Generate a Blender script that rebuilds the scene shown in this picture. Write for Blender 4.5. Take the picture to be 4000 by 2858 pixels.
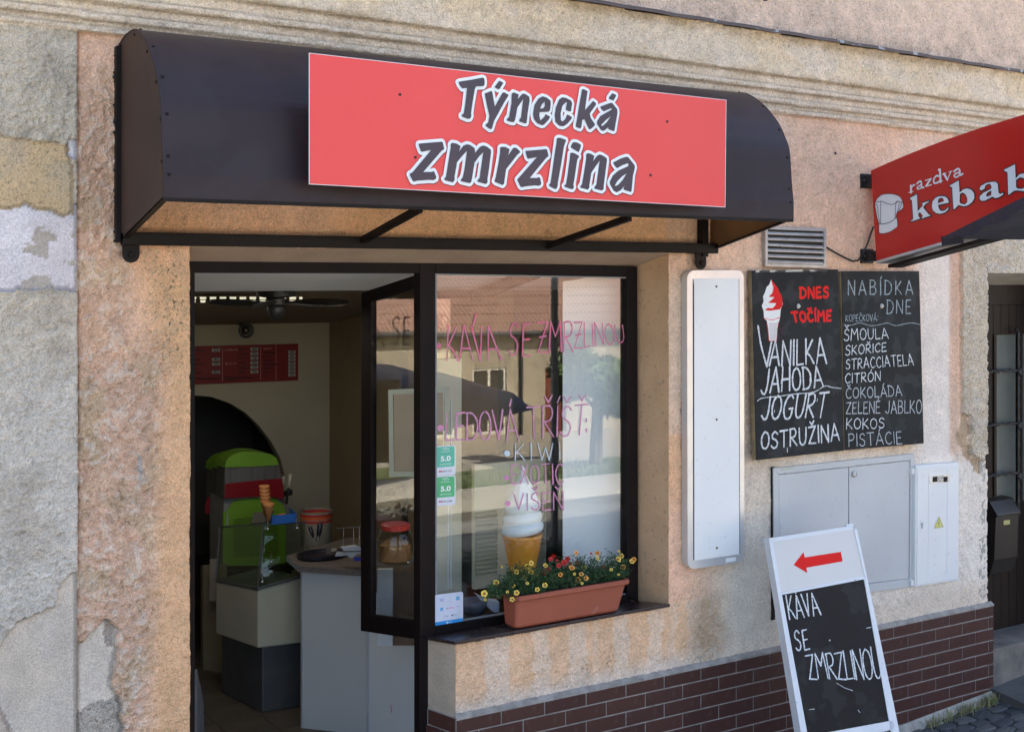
import bpy, math, random
import numpy as np
from mathutils import Vector, Matrix
from mathutils.geometry import tessellate_polygon
random.seed(7)
for o in list(bpy.data.objects): bpy.data.objects.remove(o, do_unlink=True)
S = bpy.context.scene
COL = S.collection
# ------------------------------------------------------------------ camera, sky, sun, exposure
F = 4894.0; HY = 1091.0; TH = math.atan(0.6243)
CAM = Vector((0.0, -5.5, 2.8))
cd = bpy.data.cameras.new('camera'); cam = bpy.data.objects.new('camera', cd); COL.objects.link(cam)
cam.location = CAM; cam.rotation_euler = (math.radians(90), 0, -TH)
cd.sensor_width = 36; cd.lens = F / 4000 * 36; cd.shift_y = -(1429 - HY) / 4000
cd.clip_start = 0.05; cd.clip_end = 400
S.camera = cam
W = bpy.data.worlds.new('World'); S.world = W; W.use_nodes = True
wn = W.node_tree.nodes; wl = W.node_tree.links
sky = wn.new('ShaderNodeTexSky'); sky.sky_type = 'NISHITA'; sky.sun_disc = False
SUN = Vector((0.30, 0.66, 0.72)).normalized()
sky.sun_elevation = math.asin(SUN.z); sky.sun_rotation = math.atan2(SUN.x, SUN.y)
sky.dust_density = 3.5; sky.ozone_density = .4
bg = wn['Background']; wl.new(sky.outputs[0], bg.inputs[0]); bg.inputs[1].default_value = 0.11
sl = bpy.data.lights.new('sun', 'SUN'); so = bpy.data.objects.new('sun', sl); COL.objects.link(so)
sl.energy = 5.0; sl.angle = math.radians(0.5); sl.color = (1.0, 0.93, 0.82)
so.rotation_euler = (-SUN).to_track_quat('-Z', 'Y').to_euler(); so.location = (0, 10, 20)
S.view_settings.view_transform = 'Standard'; S.view_settings.look = 'None'
S.view_settings.gamma = 1; S.view_settings.use_curve_mapping = False
S.view_settings.exposure = 2.38
S.render.engine = 'CYCLES'
# ------------------------------------------------------------------ measuring helpers
SN, CS = math.sin(TH), math.cos(TH)
FW = Vector((SN, CS, 0)); RT = Vector((CS, -SN, 0)); UP = Vector((0, 0, 1))
def ray(px, py): return FW + RT * ((px - 2000) / F) + UP * ((HY - py) / F)
def P(px, py, y=0.0):
    r = ray(px, py); return CAM + r * ((y - CAM.y) / r.y)
def PX(px, py, x):
    r = ray(px, py); return CAM + r * ((x - CAM.x) / r.x)
def PD(px, py, d): return CAM + ray(px, py) * d
def PZ(px, py, z):
    r = ray(px, py); return CAM + r * ((z - CAM.z) / r.z)
def PP(px, py, o, n):
    r = ray(px, py); return CAM + r * ((o - CAM).dot(n) / r.dot(n))
def proj(p):
    v = p - CAM; d = v.dot(FW); return 2000 + F * v.dot(RT) / d, HY - F * v.z / d
GY = 0.20
def MR(px, py, ym):                      # a point seen mirrored in the shop window
    p = P(px, py, ym); return Vector((p.x, 2 * GY - p.y, p.z))
def dD(x): return x / 0.56825
# ------------------------------------------------------------------ materials
def lin(c): return tuple(c) + (1.0,)
MATS = {}
def pm(name, c, c2=None, rough=0.7, metal=0.0, vs=6.0, bs=0.0, bd=0.0, spec=0.5, vd=3, emis=None, streak=None, coat=0, lo=.35, hi=.65, dust=None):
    """principled: colour c varied towards c2 by noise of scale vs, bump of scale bs and depth bd"""
    if name in MATS: return MATS[name]
    m = bpy.data.materials.new(name); m.use_nodes = True; MATS[name] = m
    n = m.node_tree.nodes; l = m.node_tree.links; b = n['Principled BSDF']
    b.inputs['Roughness'].default_value = rough; b.inputs['Metallic'].default_value = metal
    b.inputs['Specular IOR Level'].default_value = spec
    if coat: b.inputs['Coat Weight'].default_value = coat
    tc = n.new('ShaderNodeTexCoord')
    c2 = c2 or tuple(v * 0.86 for v in c)
    nz = n.new('ShaderNodeTexNoise'); nz.inputs['Scale'].default_value = vs; nz.inputs['Detail'].default_value = 6
    src = tc.outputs['Object']
    if streak:
        mp = n.new('ShaderNodeMapping'); mp.inputs['Scale'].default_value = streak; l.new(src, mp.inputs[0]); src = mp.outputs[0]
    l.new(src, nz.inputs['Vector'])
    mr = n.new('ShaderNodeMapRange'); mr.inputs[1].default_value = lo; mr.inputs[2].default_value = hi
    l.new(nz.outputs[0], mr.inputs[0])
    mx = n.new('ShaderNodeMix'); mx.data_type = 'RGBA'
    mx.inputs[6].default_value = lin(c); mx.inputs[7].default_value = lin(c2)
    l.new(mr.outputs[0], mx.inputs[0]); last = mx.outputs[2]
    if dust:
        n2 = n.new('ShaderNodeTexNoise'); n2.inputs['Scale'].default_value = dust[0]; n2.inputs['Detail'].default_value = 4
        l.new(tc.outputs['Object'], n2.inputs['Vector'])
        m2 = n.new('ShaderNodeMapRange'); m2.inputs[1].default_value = dust[1]; m2.inputs[2].default_value = dust[1] + .05
        m2.inputs[4].default_value = dust[3]
        l.new(n2.outputs[0], m2.inputs[0])
        mx2 = n.new('ShaderNodeMix'); mx2.data_type = 'RGBA'; mx2.inputs[7].default_value = lin(dust[2])
        l.new(m2.outputs[0], mx2.inputs[0]); l.new(last, mx2.inputs[6]); last = mx2.outputs[2]
    l.new(last, b.inputs['Base Color'])
    rr = n.new('ShaderNodeMapRange'); rr.inputs[3].default_value = max(0, rough - .08); rr.inputs[4].default_value = min(1, rough + .08)
    l.new(nz.outputs[0], rr.inputs[0]); l.new(rr.outputs[0], b.inputs['Roughness'])
    if bd:
        bn = n.new('ShaderNodeTexNoise'); bn.inputs['Scale'].default_value = bs; bn.inputs['Detail'].default_value = 5
        l.new(tc.outputs['Object'], bn.inputs['Vector'])
        bp = n.new('ShaderNodeBump'); bp.inputs['Strength'].default_value = 1; bp.inputs['Distance'].default_value = bd
        l.new(bn.outputs[0], bp.inputs['Height']); l.new(bp.outputs[0], b.inputs['Normal'])
    if emis:
        b.inputs['Emission Color'].default_value = lin(emis[0]); b.inputs['Emission Strength'].default_value = emis[1]
    return m
def glass(name, tint=(.985, .99, .988), ior=1.5):
    m = bpy.data.materials.new(name); m.use_nodes = True
    n = m.node_tree.nodes; l = m.node_tree.links; n.remove(n['Principled BSDF'])
    t = n.new('ShaderNodeBsdfTransparent'); t.inputs[0].default_value = lin(tint)
    g = n.new('ShaderNodeBsdfGlossy'); g.inputs['Roughness'].default_value = 0.0
    f0 = ((ior - 1) / (ior + 1)) ** 2
    ge = n.new('ShaderNodeNewGeometry'); dt = n.new('ShaderNodeVectorMath'); dt.operation = 'DOT_PRODUCT'
    l.new(ge.outputs['Incoming'], dt.inputs[0]); l.new(ge.outputs['Normal'], dt.inputs[1])
    def mt(op, a, b=None):
        q = n.new('ShaderNodeMath'); q.operation = op
        for i, v in enumerate((a, b)):
            if v is None: continue
            if isinstance(v, (int, float)): q.inputs[i].default_value = v
            else: l.new(v, q.inputs[i])
        return q.outputs[0]
    sc = mt('ADD', mt('MULTIPLY', mt('POWER', mt('SUBTRACT', 1, mt('ABSOLUTE', dt.outputs['Value'])), 5), 1 - f0), f0)
    mx = n.new('ShaderNodeMixShader'); l.new(sc, mx.inputs[0]); l.new(t.outputs[0], mx.inputs[1]); l.new(g.outputs[0], mx.inputs[2])
    l.new(mx.outputs[0], n['Material Output'].inputs[0]); MATS[name] = m
    return m
def plaster(name, bumpd=0.006, scale=70):
    m = bpy.data.materials.new(name); m.use_nodes = True; MATS[name] = m
    n = m.node_tree.nodes; l = m.node_tree.links; b = n['Principled BSDF']
    b.inputs['Roughness'].default_value = 0.93; b.inputs['Specular IOR Level'].default_value = .2
    at = n.new('ShaderNodeAttribute'); at.attribute_name = 'tone'
    rg = n.new('ShaderNodeAttribute'); rg.attribute_name = 'grain'
    tc = n.new('ShaderNodeTexCoord')
    def noise(sc, det, ty='n', rough=.6):
        q = n.new('ShaderNodeTexNoise' if ty == 'n' else 'ShaderNodeTexVoronoi')
        q.inputs['Scale'].default_value = sc; q.inputs['Detail'].default_value = det
        if ty == 'n': q.inputs['Roughness'].default_value = rough
        l.new(tc.outputs['Object'], q.inputs['Vector']); return q
    def math_(op, a, bv):
        q = n.new('ShaderNodeMath'); q.operation = op
        for i, v in enumerate((a, bv)):
            if isinstance(v, (int, float)): q.inputs[i].default_value = v
            else: l.new(v, q.inputs[i])
        return q.outputs[0]
    def rng(v, a, b_, c, d):
        q = n.new('ShaderNodeMapRange'); l.new(v, q.inputs[0])
        for i, k in enumerate((a, b_, c, d)): q.inputs[i + 1].default_value = k
        return q.outputs[0]
    n1 = noise(scale, 5); n2 = noise(scale * 2.6, 4); v1 = noise(scale * 1.1, 0, 'v'); n3 = noise(9, 5)
    # pits hold dirt
    pit = rng(n1.outputs[0], .36, .45, 1, 0)
    fine = rng(n2.outputs[0], .32, .68, .74, 1.26)
    sepr = n.new('ShaderNodeSeparateColor'); l.new(rg.outputs['Color'], sepr.inputs[0])
    grain, dirt = sepr.outputs[0], sepr.outputs[1]
    pd = math_('MULTIPLY', pit, dirt)
    big = rng(n3.outputs[0], .3, .7, .88, 1.1)
    f = math_('MULTIPLY', fine, big)
    vm = n.new('ShaderNodeVectorMath'); vm.operation = 'SCALE'; l.new(at.outputs['Color'], vm.inputs[0]); l.new(f, vm.inputs['Scale'])
    mx = n.new('ShaderNodeMix'); mx.data_type = 'RGBA'; l.new(pd, mx.inputs[0]); l.new(vm.outputs[0], mx.inputs[6])
    mx.inputs[7].default_value = (.10, .08, .06, 1); l.new(mx.outputs[2], b.inputs['Base Color'])
    h = math_('ADD', n1.outputs[0], math_('MULTIPLY', v1.outputs['Distance'], -.35))
    h = math_('ADD', h, math_('MULTIPLY', n2.outputs[0], .45))
    hd = math_('MULTIPLY', h, grain)
    bp = n.new('ShaderNodeBump'); bp.inputs['Strength'].default_value = 1; bp.inputs['Distance'].default_value = bumpd
    l.new(hd, bp.inputs['Height']); l.new(bp.outputs[0], b.inputs['Normal'])
    return m
# ------------------------------------------------------------------ mesh builder
BASE = {}
class MB:
    def __init__(s): s.v = []; s.f = []; s.m = []
    def add(s, vs, fs, m=0):
        k = len(s.v); s.v += [tuple(v) for v in vs]
        for f in fs: s.f.append(tuple(i + k for i in f)); s.m.append(m)
        return s
    def hexa(s, a, b, m=0):
        """a: four corners, b: the four corners opposite"""
        return s.add(list(a) + list(b), [(0, 1, 2, 3), (7, 6, 5, 4), (0, 4, 5, 1), (1, 5, 6, 2), (2, 6, 7, 3), (3, 7, 4, 0)], m)
    def slab(s, c, vec, m=0):
        vec = Vector(vec); return s.hexa(c, [Vector(p) + vec for p in c], m)
    def box(s, x0, x1, y0, y1, z0, z1, m=0):
        return s.hexa([(x0, y0, z0), (x1, y0, z0), (x1, y0, z1), (x0, y0, z1)], [(x0, y1, z0), (x1, y1, z0), (x1, y1, z1), (x0, y1, z1)], m)
    def bar(s, a, b, w, h, up=(0, 0, 1), m=0):
        a = Vector(a); b = Vector(b); d = (b - a).normalized(); u = Vector(up); sd = d.cross(u).normalized(); u = sd.cross(d).normalized()
        c = [a + sd * w / 2 + u * h / 2, a - sd * w / 2 + u * h / 2, a - sd * w / 2 - u * h / 2, a + sd * w / 2 - u * h / 2]
        return s.slab(c, b - a, m)
    def tube(s, pts, r, n=8, m=0, cap=True):
        pts = [Vector(p) for p in pts]; rs = r if isinstance(r, (list, tuple)) else [r] * len(pts)
        k = len(s.v); up = Vector((0, 0, 1))
        pu = None
        for i, p in enumerate(pts):
            d = (pts[min(i + 1, len(pts) - 1)] - pts[max(i - 1, 0)]).normalized()
            ref = pu if pu is not None else (up if abs(d.z) < .9 else Vector((1, 0, 0)))
            a = d.cross(ref)
            if a.length < 1e-5: a = d.cross(Vector((0, 1, 0.1)))
            a.normalize(); b = a.cross(d).normalized(); pu = b
            for j in range(n):
                t = 2 * math.pi * j / n; s.v.append(tuple(p + (a * math.cos(t) + b * math.sin(t)) * rs[i]))
        for i in range(len(pts) - 1):
            for j in range(n):
                j2 = (j + 1) % n; s.f.append((k + i * n + j, k + i * n + j2, k + (i + 1) * n + j2, k + (i + 1) * n + j)); s.m.append(m)
        if cap:
            s.f.append(tuple(k + j for j in range(n))[::-1]); s.m.append(m)
            e = k + (len(pts) - 1) * n; s.f.append(tuple(e + j for j in range(n))); s.m.append(m)
        return s
    def lathe(s, prof, c, n=24, axis=(0, 0, 1), m=0, fx=None):
        c = Vector(c); ax = Vector(axis).normalized(); a = ax.orthogonal().normalized(); b = ax.cross(a); k = len(s.v)
        for i, (r, h) in enumerate(prof):
            for j in range(n):
                t = 2 * math.pi * j / n; rr = r * (fx(t, h) if fx else 1)
                s.v.append(tuple(c + ax * h + (a * math.cos(t) + b * math.sin(t)) * rr))
        for i in range(len(prof) - 1):
            for j in range(n):
                j2 = (j + 1) % n; s.f.append((k + i * n + j, k + i * n + j2, k + (i + 1) * n + j2, k + (i + 1) * n + j)); s.m.append(m)
        s.f.append(tuple(k + j for j in range(n))[::-1]); s.m.append(m)
        e = k + (len(prof) - 1) * n; s.f.append(tuple(e + j for j in range(n))); s.m.append(m)
        return s
    def poly(s, loops, off=(0, 0, 0), m=0, thick=None):
        off = Vector(off); L = [[Vector(p) + off for p in lp] for lp in loops]
        tri = tessellate_polygon(L); flat = [p for lp in L for p in lp]
        if thick is None: return s.add(flat, tri, m)
        th = Vector(thick); k = len(flat)
        fs = list(tri) + [tuple(i + k for i in t[::-1]) for t in tri]; o = 0
        for lp in L:
            for i in range(len(lp)):
                j = (i + 1) % len(lp); fs.append((o + i, o + j, o + j + k, o + i + k))
            o += len(lp)
        return s.add(flat + [p + th for p in flat], fs, m)
    def frame(s, c, w, vec, m=0):
        """four bars round the quad c (bl, br, tr, tl) of width w (or four widths: bottom right top left)"""
        c = [Vector(p) for p in c]; ws = w if isinstance(w, (list, tuple)) else [w] * 4
        e = [(c[1] - c[0]).normalized(), (c[2] - c[1]).normalized(), (c[3] - c[2]).normalized(), (c[0] - c[3]).normalized()]
        inn = [c[0] + e[0] * ws[3] - e[3] * ws[0], c[1] - e[0] * ws[1] + e[1] * ws[0], c[2] - e[1] * ws[2] + e[2] * ws[1], c[3] - e[2] * ws[3] + e[3] * ws[2]]
        for i in range(4):
            j = (i + 1) % 4; s.slab([c[i], c[j], inn[j], inn[i]], vec, m)
        return inn
    def build(s, name, mat, parent=None, kind=None, smooth=False, bevel=0, loc=None):
        me = bpy.data.meshes.new(name); base = BASE.get(parent.name, Vector((0, 0, 0))) if parent else Vector((0, 0, 0))
        if loc is not None: off = Vector(loc)
        else: off = base
        me.from_pydata([(x - off.x, y - off.y, z - off.z) for x, y, z in s.v], [], s.f)
        for mm in (mat if isinstance(mat, (list, tuple)) else [mat]): me.materials.append(mm)
        if any(s.m): me.polygons.foreach_set('material_index', s.m)
        if smooth: me.polygons.foreach_set('use_smooth', [True] * len(me.polygons))
        me.update()
        o = bpy.data.objects.new(name, me); COL.objects.link(o)
        if parent: o.parent = parent
        if loc is not None: o.location = off - base; BASE[o.name] = off
        else: BASE[o.name] = base
        if kind: o['kind'] = kind
        if bevel:
            b = o.modifiers.new('b', 'BEVEL'); b.width = bevel; b.segments = 2; b.limit_method = 'ANGLE'
        return o
def thing(name, label, cat, loc, group=None):
    o = bpy.data.objects.new(name, None); COL.objects.link(o); o.location = loc; BASE[o.name] = Vector(loc)
    o.empty_display_size = .1
    o['label'] = label; o['category'] = cat
    if group: o['group'] = group
    return o
def tag(o, label, cat, group=None):
    o['label'] = label; o['category'] = cat
    if group: o['group'] = group
    return o
def single(mb, name, mat, label, cat, loc, group=None, **k):
    o = mb.build(name, mat, None, loc=loc, **k); return tag(o, label, cat, group)
# ------------------------------------------------------------------ strokes and letters
def catmull(pts, n=6):
    if len(pts) < 3: return list(pts)
    p = [pts[0]] + list(pts) + [pts[-1]]; out = []
    for i in range(1, len(p) - 2):
        for k in range(n):
            t = k / n
            out.append(tuple(.5 * ((2 * p[i][j]) + (-p[i - 1][j] + p[i + 1][j]) * t + (2 * p[i - 1][j] - 5 * p[i][j] + 4 * p[i + 1][j] - p[i + 2][j]) * t * t + (-p[i - 1][j] + 3 * p[i][j] - 3 * p[i + 1][j] + p[i + 2][j]) * t ** 3) for j in range(len(p[i]))))
    out.append(tuple(pts[-1])); return out
LAYER = [0]
class Ink:
    """flat strokes on the plane (origin, normal)"""
    def __init__(s, o, n, lift=.0012, step=.00002, vary=0): s.step = step; s.vary = vary; s.o = Vector(o); s.n = Vector(n).normalized(); s.mb = MB(); s.lift = lift; s.k = 0
    def pt(s, px, py): return PP(px, py, s.o, s.n)
    def off(s): s.k += 1; return s.n * (s.lift + s.step * s.k)
    def _strip(s, pts, w, m):
        pts = [p for i, p in enumerate(pts) if i == 0 or (p - pts[i - 1]).length > 1e-5]
        if len(pts) < 2: return
        off = s.off(); L = []; R = []; n = len(pts); ws = w if isinstance(w, list) else [w] * n
        if len(ws) != n: ws = [ws[0]] * n
        if s.vary: a_ = s.k * 1.7; ws = [q * (1 + s.vary * math.sin(a_ + i * 1.3) + s.vary * .6 * math.sin(a_ * 2.3 + i * 2.9)) for i, q in enumerate(ws)]
        for i, p in enumerate(pts):
            d = (pts[min(i + 1, n - 1)] - pts[max(i - 1, 0)]).normalized(); sd = s.n.cross(d).normalized()
            L.append(p + sd * ws[i] / 2 + off); R.append(p - sd * ws[i] / 2 + off)
        k = len(s.mb.v); s.mb.v += [tuple(a) for a in L] + [tuple(a) for a in R]
        for i in range(n - 1): s.mb.f.append((k + i, k + i + 1, k + n + i + 1, k + n + i)); s.mb.m.append(m)
        for e, q in ((0, 1), (n - 1, -1)):
            d = (pts[e] - pts[1] if e == 0 else pts[e] - pts[n - 2]).normalized(); sd = s.n.cross(d).normalized(); r = ws[e] / 2
            arc = [pts[e] + off + sd * r * math.cos(t) + d * r * math.sin(t) for t in [math.pi * j / 5 for j in range(6)]]
            kk = len(s.mb.v); s.mb.v += [tuple(a) for a in arc]; s.mb.f.append(tuple(range(kk, kk + 6))); s.mb.m.append(m)
    def line3(s, pts, w, m=0):
        """split at sharp corners so that no strip folds over itself"""
        pts = [Vector(p) for p in pts]; cur = [pts[0]]
        for i in range(1, len(pts)):
            cur.append(pts[i])
            if i < len(pts) - 1:
                a = pts[i] - pts[i - 1]; b = pts[i + 1] - pts[i]
                if a.length > 1e-6 and b.length > 1e-6 and a.angle(b) > .8: s._strip(cur, w, m); cur = [pts[i]]
        s._strip(cur, w, m)
    def line(s, pp, w, m=0, smooth=False, z=None):
        if z: pp = [(z[0] + x / z[2], z[1] + y / z[2]) for x, y in pp]
        if smooth: pp = catmull(pp)
        s.line3([s.pt(*p) for p in pp], w, m)
    def fill(s, loops, m=0, z=None):
        if z: loops = [[(z[0] + x / z[2], z[1] + y / z[2]) for x, y in lp] for lp in loops]
        s.mb.poly([[s.pt(*p) for p in lp] for lp in loops], s.off(), m)
    def dot(s, px, py, r, m=0, z=None):
        if z: px, py = z[0] + px / z[2], z[1] + py / z[2]; r = r / z[2]
        s.fill([[(px + r * math.cos(t), py + r * math.sin(t)) for t in [2 * math.pi * j / 12 for j in range(12)]]], m)
    def text(s, word, bl, br, tl, tr, w, m=0, z=None, gap=.22, jit=.03, twice=0):
        """handwritten capitals spread between four picture corners"""
        if z: bl, br, tl, tr = [(z[0] + p[0] / z[2], z[1] + p[1] / z[2]) for p in (bl, br, tl, tr)]
        rnd = random.Random(sum(map(ord, word)))
        tot = sum(FONT[BASEL.get(c, c)][0] for c in word) + gap * (len(word) - 1); x = 0
        def mp(u, v):
            a = (bl[0] + (br[0] - bl[0]) * u, bl[1] + (br[1] - bl[1]) * u); b = (tl[0] + (tr[0] - tl[0]) * u, tl[1] + (tr[1] - tl[1]) * u)
            return s.pt(a[0] + (b[0] - a[0]) * v, a[1] + (b[1] - a[1]) * v)
        for c in word:
            bc = BASEL.get(c, c); g = FONT[bc]; dy = rnd.uniform(-jit, jit); sc = 1 + rnd.uniform(-jit, jit)
            strokes = list(g[1:])
            mid = g[0] / 2
            if c in ACUTE: strokes.append([(mid - .03, 1.1), (mid + .1, 1.3)])
            if c in CARON: strokes.append([(mid - .17, 1.3), (mid, 1.12), (mid + .17, 1.32)])
            for st in strokes:
                sm = st[0] == '~'; pts = st[1] if sm else st
                if sm: pts = catmull(pts, 5)
                q = [((x + a) / tot, b * sc + dy) for a, b in pts]
                s.line3([mp(*k) for k in q], w, m)
                if twice: s.line3([mp(k[0] + twice, k[1] - .03) for k in q], w * .8, m)
            x += g[0] + gap
FONT = {
 'A': (.7, [(0, 0), (.33, 1), (.7, 0)], [(.12, .33), (.6, .33)]),
 'B': (.58, [(0, 0), (0, 1)], ('~', [(0, 1), (.35, .98), (.48, .78), (.35, .56), (0, .52)]), ('~', [(0, .52), (.42, .5), (.56, .26), (.4, .02), (0, 0)])),
 'C': (.6, ('~', [(.58, .85), (.4, 1), (.15, .85), (0, .5), (.12, .12), (.35, 0), (.6, .14)])),
 'D': (.62, [(0, 0), (.02, 1)], ('~', [(-.05, 1), (.3, .97), (.58, .72), (.6, .35), (.38, .05), (-.04, 0)])),
 'E': (.5, [(.48, 1), (.02, .98), (0, 0), (.5, .02)], [(.02, .5), (.4, .52)]),
 'F': (.5, [(.48, 1), (.02, .98), (0, 0)], [(.02, .5), (.4, .52)]),
 'G': (.66, ('~', [(.6, .85), (.4, 1), (.15, .85), (0, .5), (.1, .12), (.35, 0), (.58, .12), (.62, .42)]), [(.38, .42), (.64, .43)]),
 'H': (.62, [(0, 0), (0, 1)], [(.62, 0), (.6, 1)], [(0, .48), (.6, .5)]),
 'I': (.06, [(.03, 0), (.03, 1)]),
 'J': (.5, ('~', [(.48, 1), (.47, .4), (.38, .06), (.2, 0), (0, .16)])),
 'K': (.58, [(0, 0), (.03, 1)], [(.52, .95), (.05, .42)], ('~', [(.05, .45), (.3, .32), (.58, 0)])),
 'L': (.46, [(.02, 1), (0, 0), (.46, .03)]),
 'M': (.8, [(0, 0), (.08, 1)], [(.08, 1), (.38, .5)], [(.38, .5), (.68, 1)], [(.68, 1), (.78, 0)]),
 'N': (.62, [(0, 0), (.02, 1)], [(.02, 1), (.6, 0)], [(.6, 0), (.62, 1)]),
 'O': (.66, ('~', [(.33, 1), (.1, .85), (0, .5), (.1, .12), (.33, 0), (.56, .14), (.66, .52), (.54, .88), (.3, 1)])),
 'P': (.55, [(0, 0), (.02, 1)], ('~', [(-.03, .97), (.35, 1), (.53, .78), (.4, .52), (.02, .46)])),
 'R': (.58, [(0, 0), (.02, 1)], ('~', [(-.03, .97), (.35, 1), (.5, .78), (.38, .55), (.04, .48)]), [(.1, .48), (.58, 0)]),
 'S': (.54, ('~', [(.52, .86), (.32, 1), (.08, .85), (.1, .62), (.35, .5), (.52, .3), (.42, .05), (.18, 0), (0, .14)])),
 'T': (.66, [(0, .98), (.66, 1)], [(.33, 1), (.33, 0)]),
 'U': (.6, ('~', [(0, 1), (.02, .3), (.18, .02), (.42, .06), (.56, .35), (.6, 1)])),
 'V': (.62, [(0, 1), (.3, 0)], [(.3, 0), (.62, 1)]),
 'W': (.95, [(0, 1), (.25, 0)], [(.25, 0), (.48, .75)], [(.48, .75), (.7, 0)], [(.7, 0), (.95, 1)]),
 'X': (.6, [(0, 1), (.6, 0)], [(.58, 1), (0, 0)]),
 'Y': (.6, [(0, 1), (.3, .5), (.3, 0)], [(.6, 1), (.3, .5)]),
 'Z': (.6, [(0, .97), (.58, 1)], [(.58, 1), (.02, .02)], [(.02, .02), (.6, 0)]),
 'Q': (.6, [(0, .97), (.58, 1)], [(.58, 1), (.02, .02)], [(.02, .02), (.6, 0)], [(.1, .5), (.5, .54)]),
 ' ': (.25,), ':': (.1, [(.03, .2), (.06, .27)], [(.03, .7), (.06, .77)]), '.': (.1, [(.03, 0), (.05, .05)]), ',': (.12, [(.07, .05), (.0, -.15)]),
 '0': (.55, ('~', [(.28, 1), (.06, .82), (0, .5), (.08, .15), (.28, 0), (.47, .16), (.55, .52), (.46, .86), (.25, 1)])),
 '5': (.5, [(.48, 1), (.08, 1), (.03, .55)], ('~', [(.03, .55), (.28, .64), (.5, .42), (.42, .08), (.18, 0), (0, .12)])),
 '3': (.5, ('~', [(0, .88), (.25, 1), (.45, .82), (.36, .58), (.15, .52)]), ('~', [(.15, .52), (.42, .46), (.5, .22), (.28, 0), (0, .12)])),
 '2': (.5, ('~', [(.02, .8), (.22, 1), (.46, .86), (.42, .55), (0, 0)]), [(0, 0), (.5, .01)]),
 '6': (.5, ('~', [(.42, .95), (.15, .8), (0, .4), (.12, .05), (.35, 0), (.5, .25), (.3, .48), (.03, .35)])), '1': (.25, [(0, .75), (.22, 1), (.22, 0)]), '4': (.55, [(.4, 0), (.4, 1), (0, .3), (.55, .3)]), '7': (.5, [(0, 1), (.5, 1), (.15, 0)]), '8': (.5, ('~', [(.25, .52), (.05, .75), (.25, 1), (.45, .75), (.25, .52), (0, .25), (.25, 0), (.5, .25), (.25, .52)])),
}
ACUTE = 'ÁÉÍÓÚÝ'; CARON = 'ČŘŠŽŇŤĚ'
BASEL = dict(zip('ÁÉÍÓÚÝČŘŠŽŇŤĚ', 'AEIOUYCRSZNTE'))
def typed(body, o, xdir, ydir, h, mat, name, parent, w=None, bold=0.0):
    """printed lettering in the built-in face; o = left end of the base line"""
    cu = bpy.data.curves.new(name, 'FONT'); cu.body = body; cu.size = 1; cu.offset = bold
    t = bpy.data.objects.new(name, cu); COL.objects.link(t)
    bpy.context.view_layer.update()
    me = bpy.data.meshes.new_from_object(t); bpy.data.objects.remove(t)
    if not me.vertices: return None
    xs = [v.co.x for v in me.vertices]; ys = [v.co.y for v in me.vertices]; wd = max(xs) - min(xs); x0 = min(xs)
    cap = 0.73
    xd = Vector(xdir).normalized(); yd = Vector(ydir).normalized(); nn = xd.cross(yd)
    kx = (w / wd) if w else h / cap; ky = h / cap
    base = BASE.get(parent.name, Vector((0, 0, 0)))
    for v in me.vertices: v.co = Vector(o) + xd * (v.co.x - x0) * kx + yd * v.co.y * ky - base
    me.materials.clear(); me.materials.append(mat)
    ob = bpy.data.objects.new(name, me); COL.objects.link(ob); ob.parent = parent; BASE[ob.name] = base
    return ob
def join_meshes(obs, name):
    """merge several lettering objects into the first"""
    obs = [o for o in obs if o]
    vs = []; fs = []; mats = []; mi = []
    for o in obs:
        k = len(vs); vs += [tuple(v.co) for v in o.data.vertices]
        m = o.data.materials[0]
        if m not in mats: mats.append(m)
        for p in o.data.polygons: fs.append(tuple(i + k for i in p.vertices)); mi.append(mats.index(m))
    me = bpy.data.meshes.new(name); me.from_pydata(vs, [], fs)
    for m in mats: me.materials.append(m)
    me.polygons.foreach_set('material_index', mi)
    r = obs[0]; r.data = me; r.name = name
    for o in obs[1:]: bpy.data.objects.remove(o)
    return r
# ================================================================== THE SHOP BUILDING
bld = thing('shop_building', 'weathered peach and grey plaster building with the ice cream shop window and a stone cornice', 'building', (3.5, 0, 0))
RB = np.random.RandomState(5); LAT = RB.rand(256, 256)
def vn(x, z, f, s=0):
    """value noise 0..1"""
    x = x * f + s * 17.3; z = z * f + s * 9.1
    xi = np.floor(x).astype(int); zi = np.floor(z).astype(int); u = x - xi; v = z - zi
    u = u * u * (3 - 2 * u); v = v * v * (3 - 2 * v)
    a = LAT[xi % 256, zi % 256]; b = LAT[(xi + 1) % 256, zi % 256]; c = LAT[xi % 256, (zi + 1) % 256]; d = LAT[(xi + 1) % 256, (zi + 1) % 256]
    return (a * (1 - u) + b * u) * (1 - v) + (c * (1 - u) + d * u) * v
def fbm(x, z, f, s=0, o=4):
    r = 0; a = .5; t = 0
    for i in range(o): r = r + a * vn(x, z, f, s + i * 3); t += a; a *= .55; f *= 2.03
    return r / t
def inpoly(px, pz, poly):
    r = np.zeros(px.shape, bool); n = len(poly)
    for i in range(n):
        x1, y1 = poly[i]; x2, y2 = poly[(i + 1) % n]
        c = ((y1 > pz) != (y2 > pz)); 
        if y1 == y2: continue
        r ^= c & (px < (x2 - x1) * (pz - y1) / (y2 - y1) + x1)
    return r
def zz(pts, ox, oy, sc): return [(ox + x / sc, oy + y / sc) for x, y in pts]
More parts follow.
